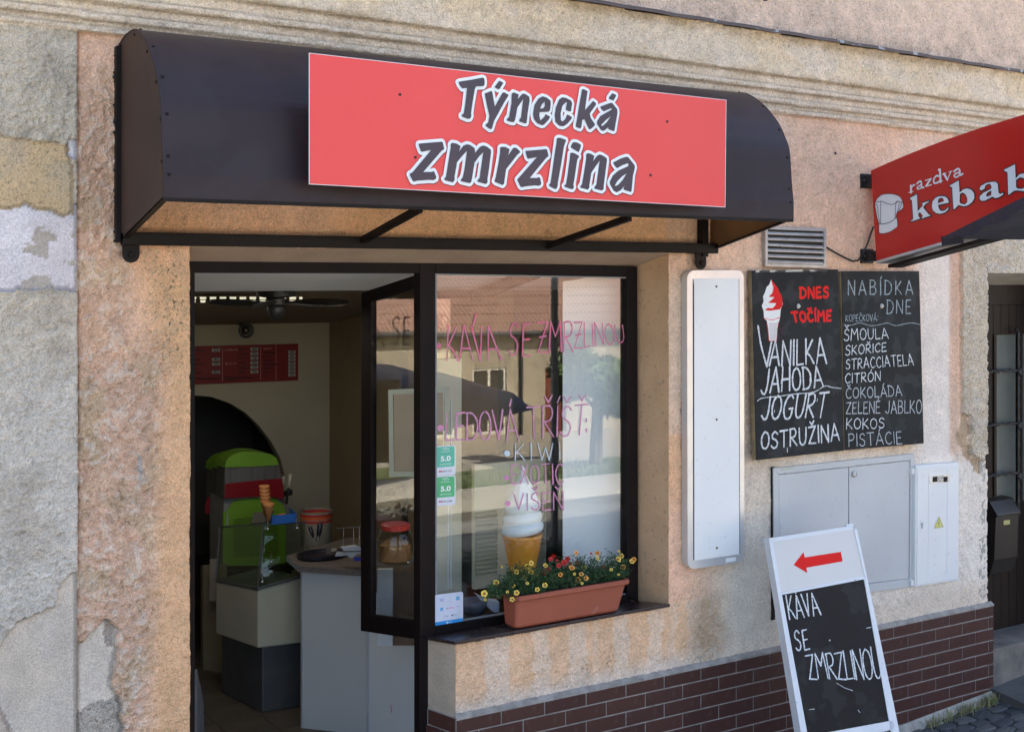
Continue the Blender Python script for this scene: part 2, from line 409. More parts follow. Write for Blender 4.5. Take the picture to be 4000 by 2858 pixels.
# key lines of the facade
XO0 = P(742, 1300).x                     # left edge of the opening
XO1 = P(2610, 1300).x                    # right edge of the window opening
XL = P(1778, 2600).x                     # left edge of the wall under the window
ZO = P(2610, 990).z                      # head of the opening
ZS = P(2200, 2434).z - .012              # wall under the sill
XD = P(3849, 1300).x; ZD = P(3849, 1066).z   # doorway
XJ = P(306, 1400).x                      # joint of the pilaster
pa, pb = P(474, 146), P(3150, 458)
def zc(x): return pa.z + (x - pa.x) * (pb.z - pa.z) / (pb.x - pa.x)     # underside of the cornice
X_A, X_B, Z_A, Z_B = 0.35, 8.1, -0.75, 5.0
st = 0.0085
xs = np.arange(X_A, X_B, st); zs = np.arange(Z_A, Z_B, st)
for e in (XO0, XO1, XL, XD): xs[np.argmin(abs(xs - e))] = e
for e in (ZO, ZS, ZD): zs[np.argmin(abs(zs - e))] = e
GX, GZ = np.meshgrid(xs, zs, indexing='ij')
dx = GX; dyc = 5.5; dep = dx * SN + dyc * CS
SX = 2000 + F * (dx * CS - dyc * SN) / dep; SY = HY - F * (GZ - 2.8) / dep
# ragged coordinates for patch outlines (picture units)
JX = SX + 26 * (fbm(GX, GZ, 9, 1) - .5) + 14 * (vn(GX, GZ, 38, 4) - .5); JY = SY + 26 * (fbm(GX, GZ, 9, 7) - .5) + 14 * (vn(GX, GZ, 38, 9) - .5)
def C(r, g, b): return np.array([r, g, b])
n_big = fbm(GX, GZ, 1.6, 2); n_mid = fbm(GX, GZ, 7, 3); n_sm = fbm(GX, GZ, 40, 5, 3); n_t = vn(GX, GZ, 110, 6); n_w = RB.rand(*GX.shape); n_p = fbm(GX, GZ, 62, 15, 2)
def mixc(a, b, t): return a * (1 - t[..., None]) + b * t[..., None]
def ss(x, a, b): t = np.clip((x - a) / (b - a), 0, 1); return t * t * (3 - 2 * t)
one = np.ones(GX.shape)
peach = C(.72, .46, .29); pink = C(.73, .49, .36); ochre = C(.60, .42, .24); greyb = C(.60, .55, .46); cream = C(.66, .59, .47); cem = C(.47, .45, .41); ccem = C(.55, .53, .49)
col = mixc(one[..., None] * peach, one[..., None] * pink, ss(n_big, .35, .65))
h = .006 * (n_mid - .5) + .012 * (fbm(GX, GZ, 2.2, 8, 2) - .5)
lump = .011 * (n_sm - .5) + .005 * (n_t - .5) + .0022 * (n_w - .5) - .0035 * ss(n_p, .60, .72) + .007 * (fbm(GX, GZ, 19, 66, 2) - .5)
rough = one * .55; dirt = one * .35
# pier between the joint and the opening
pier = (SX < 760) & (SX >= 300)
rz = pier * ss(JY, 1180, 1500) * (1 - ss(JX + (JY - 1800) * .05, 560, 690))
rz2 = pier * (1 - ss(JX, 470, 560)) * ss(JY, 200, 420)
rz = np.maximum(rz, rz2 * .7)
rough = rough * (1 - rz) + 1.15 * rz; lump = lump * (1 + 1.1 * rz)
col = mixc(col, one[..., None] * C(.68, .48, .37), rz * .8)
col = mixc(col, one[..., None] * C(.50, .42, .28), rz * ss(n_mid, .5, .68) * .55)
col = mixc(col, one[..., None] * C(.72, .66, .60), rz * ss(n_sm, .56, .68) * .6)
orange = pier * (1 - rz) * ss(SY, 980, 1150) * ss(JX, 520, 640)
col = mixc(col, one[..., None] * C(.62, .40, .235), orange * .9)
soot = np.exp(-((JX - 680) / 95) ** 2 - ((JY - 1230) / 230) ** 2) * pier + .6 * np.exp(-((JX - 640) / 80) ** 2 - ((JY - 1010) / 90) ** 2) * pier
dirt = dirt + soot * 1.3; col = mixc(col, one[..., None] * C(.30, .24, .17), np.clip(soot * ss(n_sm, .42, .62), 0, 1) * .45)
# left pilaster
left = SX < 306
lc = mixc(one[..., None] * greyb, one[..., None] * C(.60, .58, .54), ss(SY + 120 * (n_big - .5), 900, 1700))
lc = mixc(lc, one[..., None] * C(.42, .38, .33), ss(n_mid, .5, .7) * .5)
col = np.where(left[..., None], lc, col); h = h + left * .014
rough = np.where(left, 1.0, rough); lump = np.where(left, lump * 1.35, lump); dirt = np.where(left, .35, dirt)
h = h - .016 * np.exp(-((SX - 307) / 3.2) ** 2) * (SY > 90)
def patch(poly, depth, c, c2, rg=.15, dr=.2, edge=None, lm=.15, clip=None):
    global h, col, rough, lump, dirt
    m = inpoly(JX, JY, poly)
    if clip is not None: m &= clip
    cc = mixc(one[..., None] * C(*c), one[..., None] * C(*c2), ss(n_mid, .38, .62))
    h = np.where(m, h - depth * 1.5, h); rim_ = (np.roll(m, 2, 1) ^ m) | (np.roll(m, -2, 0) ^ m); col = np.where(m[..., None], cc, col); cc = cc * np.where(rim_, .62, 1)[..., None]; col = np.where(m[..., None], cc, col); rough = np.where(m, rg, rough); lump = np.where(m, lump * lm, lump); dirt = np.where(m, dr, dirt)
    return m
Z1 = (0, 0, 1.4767); Z6 = (0, 1900, 1.6956)
patch(zz([(-60, 770), (60, 785), (150, 805), (250, 820), (360, 835), (395, 850), (420, 1000), (420, 1235), (350, 1245), (240, 1210), (150, 1175), (100, 1200), (-60, 1215)], *Z1), .007, (.56, .43, .27), (.50, .41, .29), .5, .9, clip=left)
m2 = patch(zz([(-60, 1215), (100, 1200), (150, 1175), (240, 1210), (350, 1245), (420, 1232), (424, 1165), (460, 1150), (460, 1680), (300, 1660), (100, 1670), (-60, 1690)], *Z1), .006, (.56, .56, .62), (.51, .50, .55), .12, .25, clip=left)
patch(zz([(385, 830), (460, 800), (460, 930), (405, 930), (395, 870)], *Z1), .008, (.56, .56, .62), (.51, .50, .55), .12, .2, clip=left)
fl = m2 & (fbm(GX, GZ, 14, 21) > .60); col = np.where(fl[..., None], one[..., None] * C(.33, .31, .29), col); h = np.where(fl, h - .0025, h)
patch(zz([(-80, 1110), (0, 1075), (40, 1010), (160, 880), (280, 830), (360, 795), (380, 700), (410, 620), (500, 560), (530, 540), (530, 1800), (-80, 1800)], *Z6), .012, (.45, .415, .365), (.42, .395, .36), .10, .12, clip=left)
patch(zz([(-80, 1420), (0, 1470), (40, 1540), (70, 1624), (80, 1800), (-80, 1800)], *Z6), -.006, (.47, .41, .36), (.43, .38, .33), .4, .3, clip=left)
m4 = patch(zz([(500, 1060), (560, 1020), (610, 970), (680, 895), (725, 885), (760, 930), (775, 1000), (770, 1140), (745, 1240), (760, 1330), (790, 1390), (800, 1500), (825, 1624), (830, 1800), (500, 1800)], *Z6), .014, (.50, .47, .425), (.46, .43, .39), .12, .25, clip=pier)
pc = m4 & (JY > 1900 + (1480 - .35 * (JX * 1.6956 - 520)) / 1.6956); rough = np.where(pc, 1.3, rough); dirt = np.where(pc, 1.0, dirt); h = np.where(pc, h - .004, h)
m5 = pier & (((JX - 424) / 16) ** 2 + ((JY - 2475) / 55) ** 2 < 1); h = np.where(m5, h - .007, h); rough = np.where(m5, 1.2, rough); col = np.where(m5[..., None], one[..., None] * C(.41, .38, .35), col)
m6 = pier & (((JX - 545) / 9) ** 2 + ((JY - 1840) / 55) ** 2 < 1); h = np.where(m6, h - .006, h); col = np.where(m6[..., None], one[..., None] * C(.52, .53, .54), col)
# wall under the window: pale washes between peach stripes
und = (SX > 1700) & (SX < 3300) & (GZ < ZS + .02)
z5 = lambda v: 1600 + v / 1.6236
JS = JX + 18 * (fbm(GX, GZ, 25, 71, 3) - .5) + 10 * (fbm(GX, GZ * .3, 14, 72, 2) - .5)
stripe = 0 * SX
for a, b, t0 in ((478, 626, 1), (788, 874, .9), (1005, 1130, .85), (1288, 1392, .95), (1520, 1600, .8), (1168, 1200, .5), (1640, 1700, .5), (1760, 1850, .8)):
    w = 3; stripe = np.maximum(stripe, t0 * ss(JS, z5(a) - w, z5(a) + w) * (1 - ss(JS, z5(b) - w, z5(b) + w)) * (.75 + .25 * ss(n_sm, .35, .5)))
col = mixc(col, one[..., None] * C(.68, .475, .31), und * .8)
col = mixc(col, one[..., None] * C(.68, .61, .54), und * stripe * .60)
ytile = 2797 + (SX - 1782) * (2353 - 2797) / (3884 - 1782)      # picture line of the top of the tiles
near = 1 - ss(ytile - JY, 15, 95)
col = mixc(col, one[..., None] * C(.60, .53, .47), und * near * .9)
b1 = np.exp(-((JX - 2380) / 14) ** 2 - ((JY - 2575) / 40) ** 2) + np.exp(-((JX - 2285) / 14) ** 2 - ((JY - 2610) / 24) ** 2); dirt = dirt + 2 * b1; col = mixc(col, one[..., None] * C(.2, .15, .1), np.clip(b1 * ss(n_sm, .4, .6), 0, 1) * .8)
# right of the window: peach fading into grey cement at the foot
rw = SX > 2600
col = np.where((rw & (SY < 1700))[..., None], mixc(one[..., None] * C(.69, .48, .36), one[..., None] * C(.68, .53, .42), ss(n_big, .35, .65)), col)
soft = rw * ss(JY, 1450 - 0 * SX, 1900) * ss(JX, 2640, 2950)
col = mixc(col, one[..., None] * C(.62, .57, .50), soft)
g1 = rw * np.clip(np.exp(-((JX - 2960) / 120) ** 2 - ((JY - 2330) / 230) ** 2) * 1.5, 0, 1); col = mixc(col, one[..., None] * C(.50, .49, .45), g1); rough = rough * (1 - g1) + .2 * g1; lump = lump * (1 - .8 * g1)
g2 = rw * np.clip(np.exp(-((JX - 2760) / 60) ** 2 - ((JY - 2450) / 120) ** 2) * 1.4, 0, 1) * (1 - g1); rough = rough + 1.0 * g2; col = mixc(col, one[..., None] * C(.50, .36, .24), g2 * ss(n_sm, .4, .58) * .8)
g3 = rw * ss(SX, 3540, 3620) * (1 - ss(SX, 3705, 3725)) * ss(SY, 930, 1000); col = mixc(col, one[..., None] * C(.62, .60, .58), g3 * .95); rough = rough * (1 - g3) + .22 * g3; lump = lump * (1 - .75 * g3)
g3b = rw * ss(SX, 3700, 3716) * (1 - ss(SX, 3738, 3746)) * (SY > 640) * (SY < 1780); col = mixc(col, one[..., None] * C(.56, .42, .34), g3b * .8)
g4 = rw * ss(JY, 1740, 1830) * ss(JX, 3000, 3150); col = mixc(col, one[..., None] * C(.63, .61, .575), g4 * .9); rough = rough * (1 - g4) + .35 * g4
st4 = rw * ss(ytile - JY, -20, 0) * (1 - ss(ytile - JY, 60, 130)) * ss(JX, 3200, 3300); col = mixc(col, one[..., None] * C(.52, .43, .33), st4 * .45)
# raised roughcast border of the doorway
band = (JX > 3748) & (SX < XD + 4000) & (SY < 1900); bpoly = zz([(188, -1200), (190, 890), (235, 900), (232, 1085), (262, 1100), (290, 1125), (305, 1090), (520, 1090), (520, -1200)], 3600, 900, 1.25)
bm = inpoly(JX * .4 + SX * .6, JY * .4 + SY * .6, bpoly) & (SY > 540)
h = np.where(bm, h + .022, h); col = np.where(bm[..., None], mixc(one[..., None] * cream, one[..., None] * C(.64, .60, .53), ss(n_sm, .4, .6)), col); rough = np.where(bm, 1.3, rough); dirt = np.where(bm, .8, dirt); lump = np.where(bm, lump * 1.3, lump)
bk = inpoly(JX, JY, zz([(200, 885), (235, 900), (232, 1085), (290, 1125), (300, 1200), (260, 1180), (215, 1100), (160, 1000), (190, 930)], 3600, 900, 1.25)) & ~bm
col = np.where(bk[..., None], one[..., None] * C(.47, .37, .27), col); h = np.where(bk, h - .008, h); rough = np.where(bk, .9, rough)
h = h - .02 * ss(SY, 1860, 1905) * (SX > 3800) * (fbm(GX, GZ, 12, 31) > .5) * (SX > 3872 - 0 * SX)
# cornice profile
T = GZ - zc(GX) + .004 * (n_mid - .5) * 2 + .003 * (n_sm - .5)
prof_t = [-.02, 0, .006, .028, .031, .050, .054, .083, .088, .120, .126, .150, .158, .200, .210, .30, .40, .440, .443]
prof_d = [0, 0, .018, .024, .012, .022, .036, .044, .030, .040, .060, .068, .052, .064, .086, .092, .105, .13, .13]
ci = T > 0
hc = np.interp(T, prof_t, prof_d)
top = T > .443
h = np.where(ci & ~top, hc + .010 * (n_mid - .5) + .01, h)
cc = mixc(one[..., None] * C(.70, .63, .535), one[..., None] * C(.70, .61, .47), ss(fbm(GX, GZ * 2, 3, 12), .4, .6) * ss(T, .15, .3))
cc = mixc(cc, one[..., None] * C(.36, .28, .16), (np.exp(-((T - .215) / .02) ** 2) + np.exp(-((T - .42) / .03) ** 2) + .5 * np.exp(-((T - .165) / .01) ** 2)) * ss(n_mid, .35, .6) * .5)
groove = sum(np.exp(-((T - t) / .005) ** 2) for t in (.031, .053, .088, .124, .157, .207)); cc = mixc(cc, one[..., None] * C(.30, .24, .16), np.clip(groove, 0, 1) * .8)  # groove shading put into the colour, together with some dirt
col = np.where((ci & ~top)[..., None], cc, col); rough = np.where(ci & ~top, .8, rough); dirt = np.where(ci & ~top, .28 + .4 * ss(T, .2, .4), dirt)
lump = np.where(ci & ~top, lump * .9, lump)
dr = ss(n_mid, .42, .62) * np.exp(-(T - .44) / .16)
col = np.where(top[..., None], mixc(one[..., None] * C(.66, .54, .46), one[..., None] * C(.30, .25, .21), dr * .6), col); dirt = np.where(top, .35 + .9 * dr, dirt); h = np.where(top, .03 + .006 * (n_mid - .5), h); rough = np.where(top, .8, rough)
rl = np.clip(rough, 0, .9); col = col * (1 + rl * (.24 * (n_sm - .5) + .16 * (n_t - .5) - .10 * ss(n_p, .60, .72)))[..., None]  # pits darker, lumps lighter: dirt and relief shading painted into the tone
col = col * C(1.28, 1.175, 1.095) * (1 + .16 * (fbm(GX, GZ, 3.1, 61) - .5))[..., None]
# openings: calm the edges, cut the faces
H = h + lump
edge = (abs(GX - XO0) < 1e-6) & (GZ < ZO + .01) | ((abs(GX - XO1) < 1e-6) | (abs(GZ - ZO) < 1e-6) & (GX > XO0 - .01) & (GX < XO1 + .01)) & (GZ > ZS - .01) & (GZ < ZO + .01) | (abs(GX - XL) < 1e-6) & (GZ < ZS + .01)
jag = .004 * (vn(GX, GZ, 30, 40) - .5)
H = np.where(edge, np.minimum(H, .006) - .001, H)
YW = -H
GXX = GX + np.where(edge & (abs(GZ - ZO) > .01), jag * 1.2, 0)
dE = (abs(GX - XD) < 1e-6); GXX = GXX + dE * (.014 * (fbm(GX, GZ, 16, 50) - .5) + np.where(SY > 1830, .02, 0))
nx, nz = GX.shape
cx = (GX[:-1, :-1] + GX[1:, 1:]) / 2; cz = (GZ[:-1, :-1] + GZ[1:, 1:]) / 2
tc_ = T[:-1, :-1]
open_ = ((cx > XO0) & (cx < XO1) & (cz < ZO) & ((cz > ZS) | (cx < XL))) | ((cx > XD) & (cz < ZD))
idx = np.arange(nx * nz).reshape(nx, nz)
quads = np.stack([idx[:-1, :-1], idx[1:, :-1], idx[1:, 1:], idx[:-1, 1:]], -1)
M_PL = plaster('weathered_plaster', .020, 62)
def wall_part(name, mask, parent=bld):
    q = quads[mask & ~open_]; used = np.unique(q); mp = -np.ones(nx * nz, int); mp[used] = np.arange(len(used)); q = mp[q]
    me = bpy.data.meshes.new(name); base = BASE[parent.name]
    V = np.stack([GXX.ravel()[used] - base.x, YW.ravel()[used] - base.y, GZ.ravel()[used] - base.z], -1)
    me.vertices.add(len(used)); me.vertices.foreach_set('co', V.ravel().astype(np.float32))
    me.loops.add(q.size); me.loops.foreach_set('vertex_index', q.ravel().astype(np.int32))
    me.polygons.add(len(q)); me.polygons.foreach_set('loop_start', np.arange(0, q.size, 4).astype(np.int32))
    try: me.polygons.foreach_set('loop_total', np.full(len(q), 4, np.int32))
    except Exception: pass
    me.polygons.foreach_set('use_smooth', np.ones(len(q), bool)); me.update(calc_edges=True)
    for nm, arr in (('tone', col.reshape(-1, 3)[used]), ('grain', np.stack([rough.ravel()[used], np.clip(dirt, 0, 2).ravel()[used] * .5, 0 * used], -1))):
        a = me.attributes.new(nm, 'FLOAT_COLOR', 'POINT'); a.data.foreach_set('color', np.concatenate([arr, np.ones((len(arr), 1))], 1).ravel().astype(np.float32))
    me.materials.append(M_PL); o = bpy.data.objects.new(name, me); COL.objects.link(o); o.parent = parent; BASE[o.name] = base
    return o
isl = (SX[:-1, :-1] < 306); 
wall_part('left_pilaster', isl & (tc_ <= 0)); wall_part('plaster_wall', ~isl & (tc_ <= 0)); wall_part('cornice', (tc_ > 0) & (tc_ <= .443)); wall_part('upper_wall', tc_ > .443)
M_PEACHP = pm('peach_plaster', (.60, .37, .215), (.52, .32, .18), .92, vs=5, bs=60, bd=.006, dust=(40, .62, (.25, .18, .12), .5))
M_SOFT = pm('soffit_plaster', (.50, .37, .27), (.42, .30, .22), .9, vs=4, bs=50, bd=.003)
M_GREYP = pm('grey_plaster', (.45, .42, .37), (.36, .33, .28), .92, vs=4, bs=60, bd=.005)
M_BR = pm('dark_brown_frame', (.011, .006, .0062), (.008, .005, .005), .55, vs=3, spec=.14, dust=(90, .72, (.2, .16, .14), .35))
M_BRM = pm('brown_sheet_metal', (.033, .020, .025), (.026, .017, .020), .45, vs=2.2, spec=.24, bs=5, bd=.002, dust=(2.6, .50, (.050, .038, .044), .25))
M_BRS = pm('brown_metal_side', (.058, .034, .027), (.046, .028, .023), .55, spec=.25, vs=3, dust=(80, .74, (.2, .16, .13), .4))
M_BRD = pm('brown_steel', (.012, .0075, .0068), (.009, .006, .0055), .55, spec=.2, vs=8)
# the rest of the building beyond the picture
mb = MB()
mb.box(-6, X_A + .003, -.012, .35, -1.2, 7.2); mb.box(X_B - .02, 14, -.012, .35, -.75, 7.2); mb.box(X_A + .003, X_B - .02, -.025, .35, Z_B - .02, 7.2)
mb.build('outer_wall', pm('far_plaster', (.52, .47, .38), (.48, .42, .33), .9, vs=1.5, bs=50, bd=.006), bld)
mb = MB(); mb.box(-6, 14, 5.8, 6.0, -1.2, 7.2); mb.box(-6, -5.8, .35, 5.8, -1.2, 7.2); mb.box(13.8, 14, .42, 5.8, -1.2, 7.2); mb.build('rear_wall', MATS['far_plaster'], bld)
mb = MB(); mb.box(-6, 14, -.5, 6.2, 7.2, 7.4); mb.build('roof', pm('roof_dark', (.2, .1, .07)), bld)
# backing of the wall so that no light leaks, with the openings left free
mb = MB(); B0, B1 = .26, .40
mb.box(-6, XO0 - .02, B0, B1, -1.2, 7.1); mb.box(XO0 - .02, XO1 + .02, B0, B1, ZO + .0, 7.1); mb.box(XO1 + .02, XD - .02, B0, B1, -1.2, 7.1)
mb.box(XL, XO1 + .02, B0, B1, -1.2, ZS - .06); mb.box(XD - .02, 14, B0 + .06, B1 + .06, -1.2, 7.1)
mb.build('inner_wall', pm('inner_plaster', (.5, .46, .38)), bld)
# reveals
YF = .19
def q2(name, pts, vec, mat, **k): return MB().slab(pts, vec).build(name, mat, bld, **k)
xi = P(2495, 1300, YF).x
zi_t = P(2490, 1040, YF).z; zi_b = P(2495, 2348, .17).z
q2('right_reveal', [(XO1, -.003, ZS), (xi, YF + .08, ZS - .02), (xi, YF + .08, ZO), (XO1, -.003, ZO)], (.03, .02, 0), M_PEACHP)
q2('soffit', [(XO0, -.003, ZO), (XO1, -.003, ZO), (XO1 - .02, YF + .06, zi_t - .01), (XO0, YF + .06, zi_t - .01)], (0, 0, .03), M_SOFT)
q2('left_reveal', [(XO0 + .0, .03, -1.1), (XO0 + .0, .3, -1.1), (XO0 + .0, .3, ZO), (XO0 + .0, .03, ZO)], (-.03, 0, 0), M_PEACHP)
pl0 = P(1668, 2792, .2)
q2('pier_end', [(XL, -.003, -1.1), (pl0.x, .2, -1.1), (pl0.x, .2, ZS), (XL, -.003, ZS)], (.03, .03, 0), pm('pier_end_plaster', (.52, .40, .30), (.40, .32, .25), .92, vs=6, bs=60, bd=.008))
# window sill
f0, f1 = P(1775, 2504, -.05), P(2619, 2356, -.05); b0, b1 = P(1668, 2484, .17), P(2492, 2346, .17)
M_SILL = pm('brown_sill_tile', (.040, .024, .022), (.032, .02, .02), .28, vs=5, dust=(60, .68, (.16, .13, .12), .5))
sillp = []
f1.z = f0.z = (f0.z + f1.z) / 2; b0.z = b1.z = (b0.z + b1.z) / 2
for i in range(4):
    u0, u1 = i / 4 + .0012, (i + 1) / 4 - .0012
    L = lambda a, b, t: a + (b - a) * t
    q2('sill_tile', [L(f0, f1, u0), L(f0, f1, u1), L(b0, b1, u1), L(b0, b1, u0)], (0, 0, -.018), M_SILL, bevel=.003)
# tiled plinth: every tile an object
M_TILE = [pm('tile_brown_%d' % i, c, tuple(v * .88 for v in c), .38, vs=9, spec=.35, dust=(24, .60, (.12, .08, .065), .25)) for i, c in enumerate(((.072, .029, .024), (.066, .027, .023), (.078, .032, .026), (.070, .030, .026)))]
M_GROUT = pm('grout', (.36, .33, .30), (.24, .22, .20), .95, vs=20, bs=80, bd=.003)
zt = P(1782, 2808, -.03).z; XR = P(3885, 2360, -.03).x; CH = .0805; TL = .2665; J = .0075
GR = lambda x: .07 * (x - 7.31)
mb = MB(); mb.box(XL - .005, XR, -.018, .05, -.9, zt + .002); mb.slab([(XL - .0, -.018, -.9), (pl0.x - .004, .2, -.9), (pl0.x - .004, .2, zt), (XL - .0, -.018, zt)], (.02, .02, 0))
mb.slab([(XL - .006, -.026, zt + .002), (XR, -.026, zt + .002), (XR, .0, zt + .018), (XL - .006, .0, zt + .018)], (0, 0, -.012))
plinth = mb.build('tiled_plinth', M_GROUT, bld)
tm = {}
def tile_mesh(w, hh):
    k = (round(w, 3), round(hh, 3))
    if k in tm: return tm[k]
    me = bpy.data.meshes.new('tile'); a, b = w / 2, hh / 2; e = .0025
    v = [(-a, 0, -b), (a, 0, -b), (a, 0, b), (-a, 0, b), (-a, -.003, -b), (a, -.003, -b), (a, -.003, b), (-a, -.003, b), (-a + e, -.0048, -b + e), (a - e, -.0048, -b + e), (a - e, -.0048, b - e), (-a + e, -.0048, b - e)]
    me.from_pydata(v, [], [(8, 9, 10, 11), (4, 5, 9, 8), (5, 6, 10, 9), (6, 7, 11, 10), (7, 4, 8, 11), (0, 1, 5, 4), (1, 2, 6, 5), (2, 3, 7, 6), (3, 0, 4, 7)])
    me.materials.append(None); tm[k] = me; return me
def put_tile(xa, xb, za, zb, y=-.018, rz=0, org=None):
    w, hh = xb - xa - J, zb - za - J
    if w < .02 or hh < .015: return
    o = bpy.data.objects.new('tile', tile_mesh(w, hh)); COL.objects.link(o); o.parent = plinth
    p = Vector(((xa + xb) / 2, y, (za + zb) / 2)) if org is None else org
    o.location = p - BASE[bld.name]; o.rotation_euler = (random.uniform(-.004, .004), 0, rz + random.uniform(-.004, .004))
    o.material_slots[0].link = 'OBJECT'; o.material_slots[0].material = random.choice(M_TILE)
r = 0; z = zt
while z > -.55:
    x = XL - .006 + (0 if r % 2 == 0 else -TL / 2); 
    while x < XR - .02:
        xa = max(x, XL - .006); xb = min(x + TL, XR + .004)
        gnd = GR((xa + xb) / 2)
        if z > gnd + .01: put_tile(xa, xb, max(z - CH, gnd + .0), z)
        x += TL
    # returns on the end of the wall
    a = Vector((XL - .004, -.016, 0)); bb = Vector((pl0.x - .006, .2, 0)); d = (bb - a); ln = d.length; rz = math.atan2(-d.y, -d.x)
    segs = [(0, ln - .015), (ln - .015, ln)] if r % 2 == 0 else [(0, ln * .5), (ln * .5, ln)]
    for s0, s1 in segs:
        c = a + d.normalized() * (s0 + s1) / 2
        if (s1 - s0) > .03 and z > -.45: put_tile(s0, s1, z - CH, z, 0, rz, Vector((c.x, c.y, z - CH / 2)))
    z -= CH; r += 1
# mortar foot of the plinth
mb = MB(); n = 40
for i in range(n):
    xa = XL + (XR - XL) * i / n; xb = XL + (XR - XL) * (i + 1) / n
    w0, w1 = .045 + .02 * math.sin(i * 1.7), .045 + .02 * math.sin(i * 1.7 + 1.7)
    mb.hexa([(xa, -.03 - w0, GR(xa) - .05), (xb, -.03 - w1, GR(xb) - .05), (xb, -.028, GR(xb) + .022), (xa, -.028, GR(xa) + .022)], [(xa, .0, GR(xa) - .05), (xb, .0, GR(xb) - .05), (xb, 0, GR(xb) + .022), (xa, 0, GR(xa) + .022)])
mb.build('mortar_foot', pm('mortar', (.40, .38, .34), (.28, .26, .23), .95, vs=12, bs=60, bd=.006), bld)
# metal flashing on top of the cornice
M_FL = pm('flashing_sheet', (.085, .06, .062), (.07, .05, .05), .5, vs=6, streak=(1, 1, 6), dust=(14, .60, (.36, .38, .42), .9))
mb = MB(); n = 60
for i in range(n):
    xa = 1.0 + 7 * i / n; xb = 1.0 + 7 * (i + 1) / n; za, zb = zc(xa) + .437 + .0025 * math.sin(i * 2.1), zc(xb) + .437 + .0025 * math.sin((i + 1) * 2.1)
    mb.hexa([(xa, -.165, za), (xb, -.165, zb), (xb, -.165, zb + .018), (xa, -.165, za + .018)], [(xa, -.02, za + .02), (xb, -.02, zb + .02), (xb, -.02, zb + .036), (xa, -.02, za + .036)])
mb.build('cornice_flashing', M_FL, bld)
# rusty pipe stub on the upper wall
p = P(2976, 2, -.06); mb = MB(); mb.tube([p + Vector((0, .06, .05)), p + Vector((0, -.03, .02)), p + Vector((0, -.03, -.008))], .013, 8); mb.box(p.x - .015, p.x + .015, -.05, -.03, p.z + .02, p.z + .09)
mb.build('pipe_stub', pm('rust', (.07, .035, .03)), bld)
# ------------------------------------------------------------------ shop front frame
GLASS = glass('window_glass', ior=1.60); GLASS_IN = glass('inner_glass', ior=1.8)
front = thing('tmp', '', '', (0, 0, 0)); bpy.data.objects.remove(front)
ft, fb = .0, .0
z_head = P(742, 1016, YF).z; xF0 = XO0; xF1 = P(2490, 1300, YF).x
za = P(742, 1066, YF).z
swin = MB()
xm0, xm1 = P(1640, 1300, YF).x, P(1701, 1300, YF).x
zh1 = P(2450, 1042, YF).z
# head bar over the doorway and the window, slightly inclined as seen
swin.slab([P(742, 1066, YF), P(1640, 1068, YF), P(1640, 1018, YF), (xF0, YF, P(742, 1012, YF).z)], (0, .07, 0))
swin.slab([P(1701, 1068, YF), P(2450, 1082, YF), P(2450, 1040, YF), P(1701, 1018, YF)], (0, .07, 0))
swin.slab([P(1640, 2486, YF), P(1701, 2481, YF), P(1701, 1018, YF), P(1640, 1018, YF)], (0, .07, 0))      # mullion
swin.slab([P(1640, 3300, YF + .002), P(1674, 3300, YF + .002), P(1674, 2486, YF + .002), P(1640, 2486, YF + .002)], (0, .066, 0))
swin.slab([P(2450, 2324, YF), P(2494, 2349, YF), P(2490, 1040, YF), P(2450, 1040, YF)], (0, .07, 0))
swin.slab([P(1701, 2490, YF), P(2470, 2352, YF), P(2450, 2322, YF), P(1701, 2444, YF)], (0, .07, 0))
swin.slab([P(736, 3300, YF), P(762, 3300, YF), P(762, 1060, YF), P(736, 1060, YF)], (0, .07, 0))
shopw = swin.build('shop_window', M_BR, bld, bevel=.004)
mb = MB(); mb.frame([P(1701, 2444, YF + .012), P(2450, 2322, YF + .012), P(2450, 1082, YF + .012), P(1701, 1068, YF + .012)], .008, (0, .02, 0)); mb.build('glazing_bead', pm('grey_bead', (.22, .25, .27), rough=.4), shopw)
mb = MB(); mb.slab([P(1698, 2446, YF + .028), P(2453, 2324, YF + .028), P(2453, 1080, YF + .028), P(1698, 1066, YF + .028)], (0, .005, 0)); pane = mb.build('window_pane', GLASS, shopw)
# small hinges of the casement on the mullion
mb = MB()
for y0, y1 in ((2005, 2100), (2310, 2445)):
    a, b = P(1641, y1, YF - .01), P(1650, y0, YF - .01); mb.box(a.x, b.x, YF - .012, YF - .0, a.z, b.z)
mb.build('hinge', M_BRD, shopw, bevel=.002)
# inward casement
def W3(px, py, d): return PD(px, py, d)
dh, dl = 6.48, 6.95
hb, ht, lt, lb = W3(1640, 2498, dh), W3(1640, 1068, dh), W3(1411, 1143, dl), W3(1408, 2463, dl)
mb = MB(); nrm = (hb - lb).cross(UP).normalized()
inn = mb.frame([lb, hb, ht, lt], [.085, .012, .055, .095], nrm * -.045)
case = mb.build('open_casement', M_BR, bld, bevel=.004)
mb = MB(); mb.slab([P(1418, 2440, .92), P(1760, 2440, .92), P(1760, 1168, .92), P(1418, 1168, .92)], (0, .005, 0)); mb.build('inner_pane', GLASS_IN, bld)
mb = MB(); mb.frame([inn[0], inn[1], inn[2], inn[3]], .014, nrm * -.02); mb.build('casement_bead', M_BRD, case)
mb = MB(); mb.slab([p + nrm * -.02 for p in inn], nrm * -.005); mb.build('casement_pane', GLASS, case)
# ================================================================== THINGS ON THE FACADE
def lerp(a, b, t): return a + (b - a) * t
def bil(c, u, v):
    """c = bl, br, tr, tl"""
    return lerp(lerp(c[0], c[1], u), lerp(c[3], c[2], u), v)
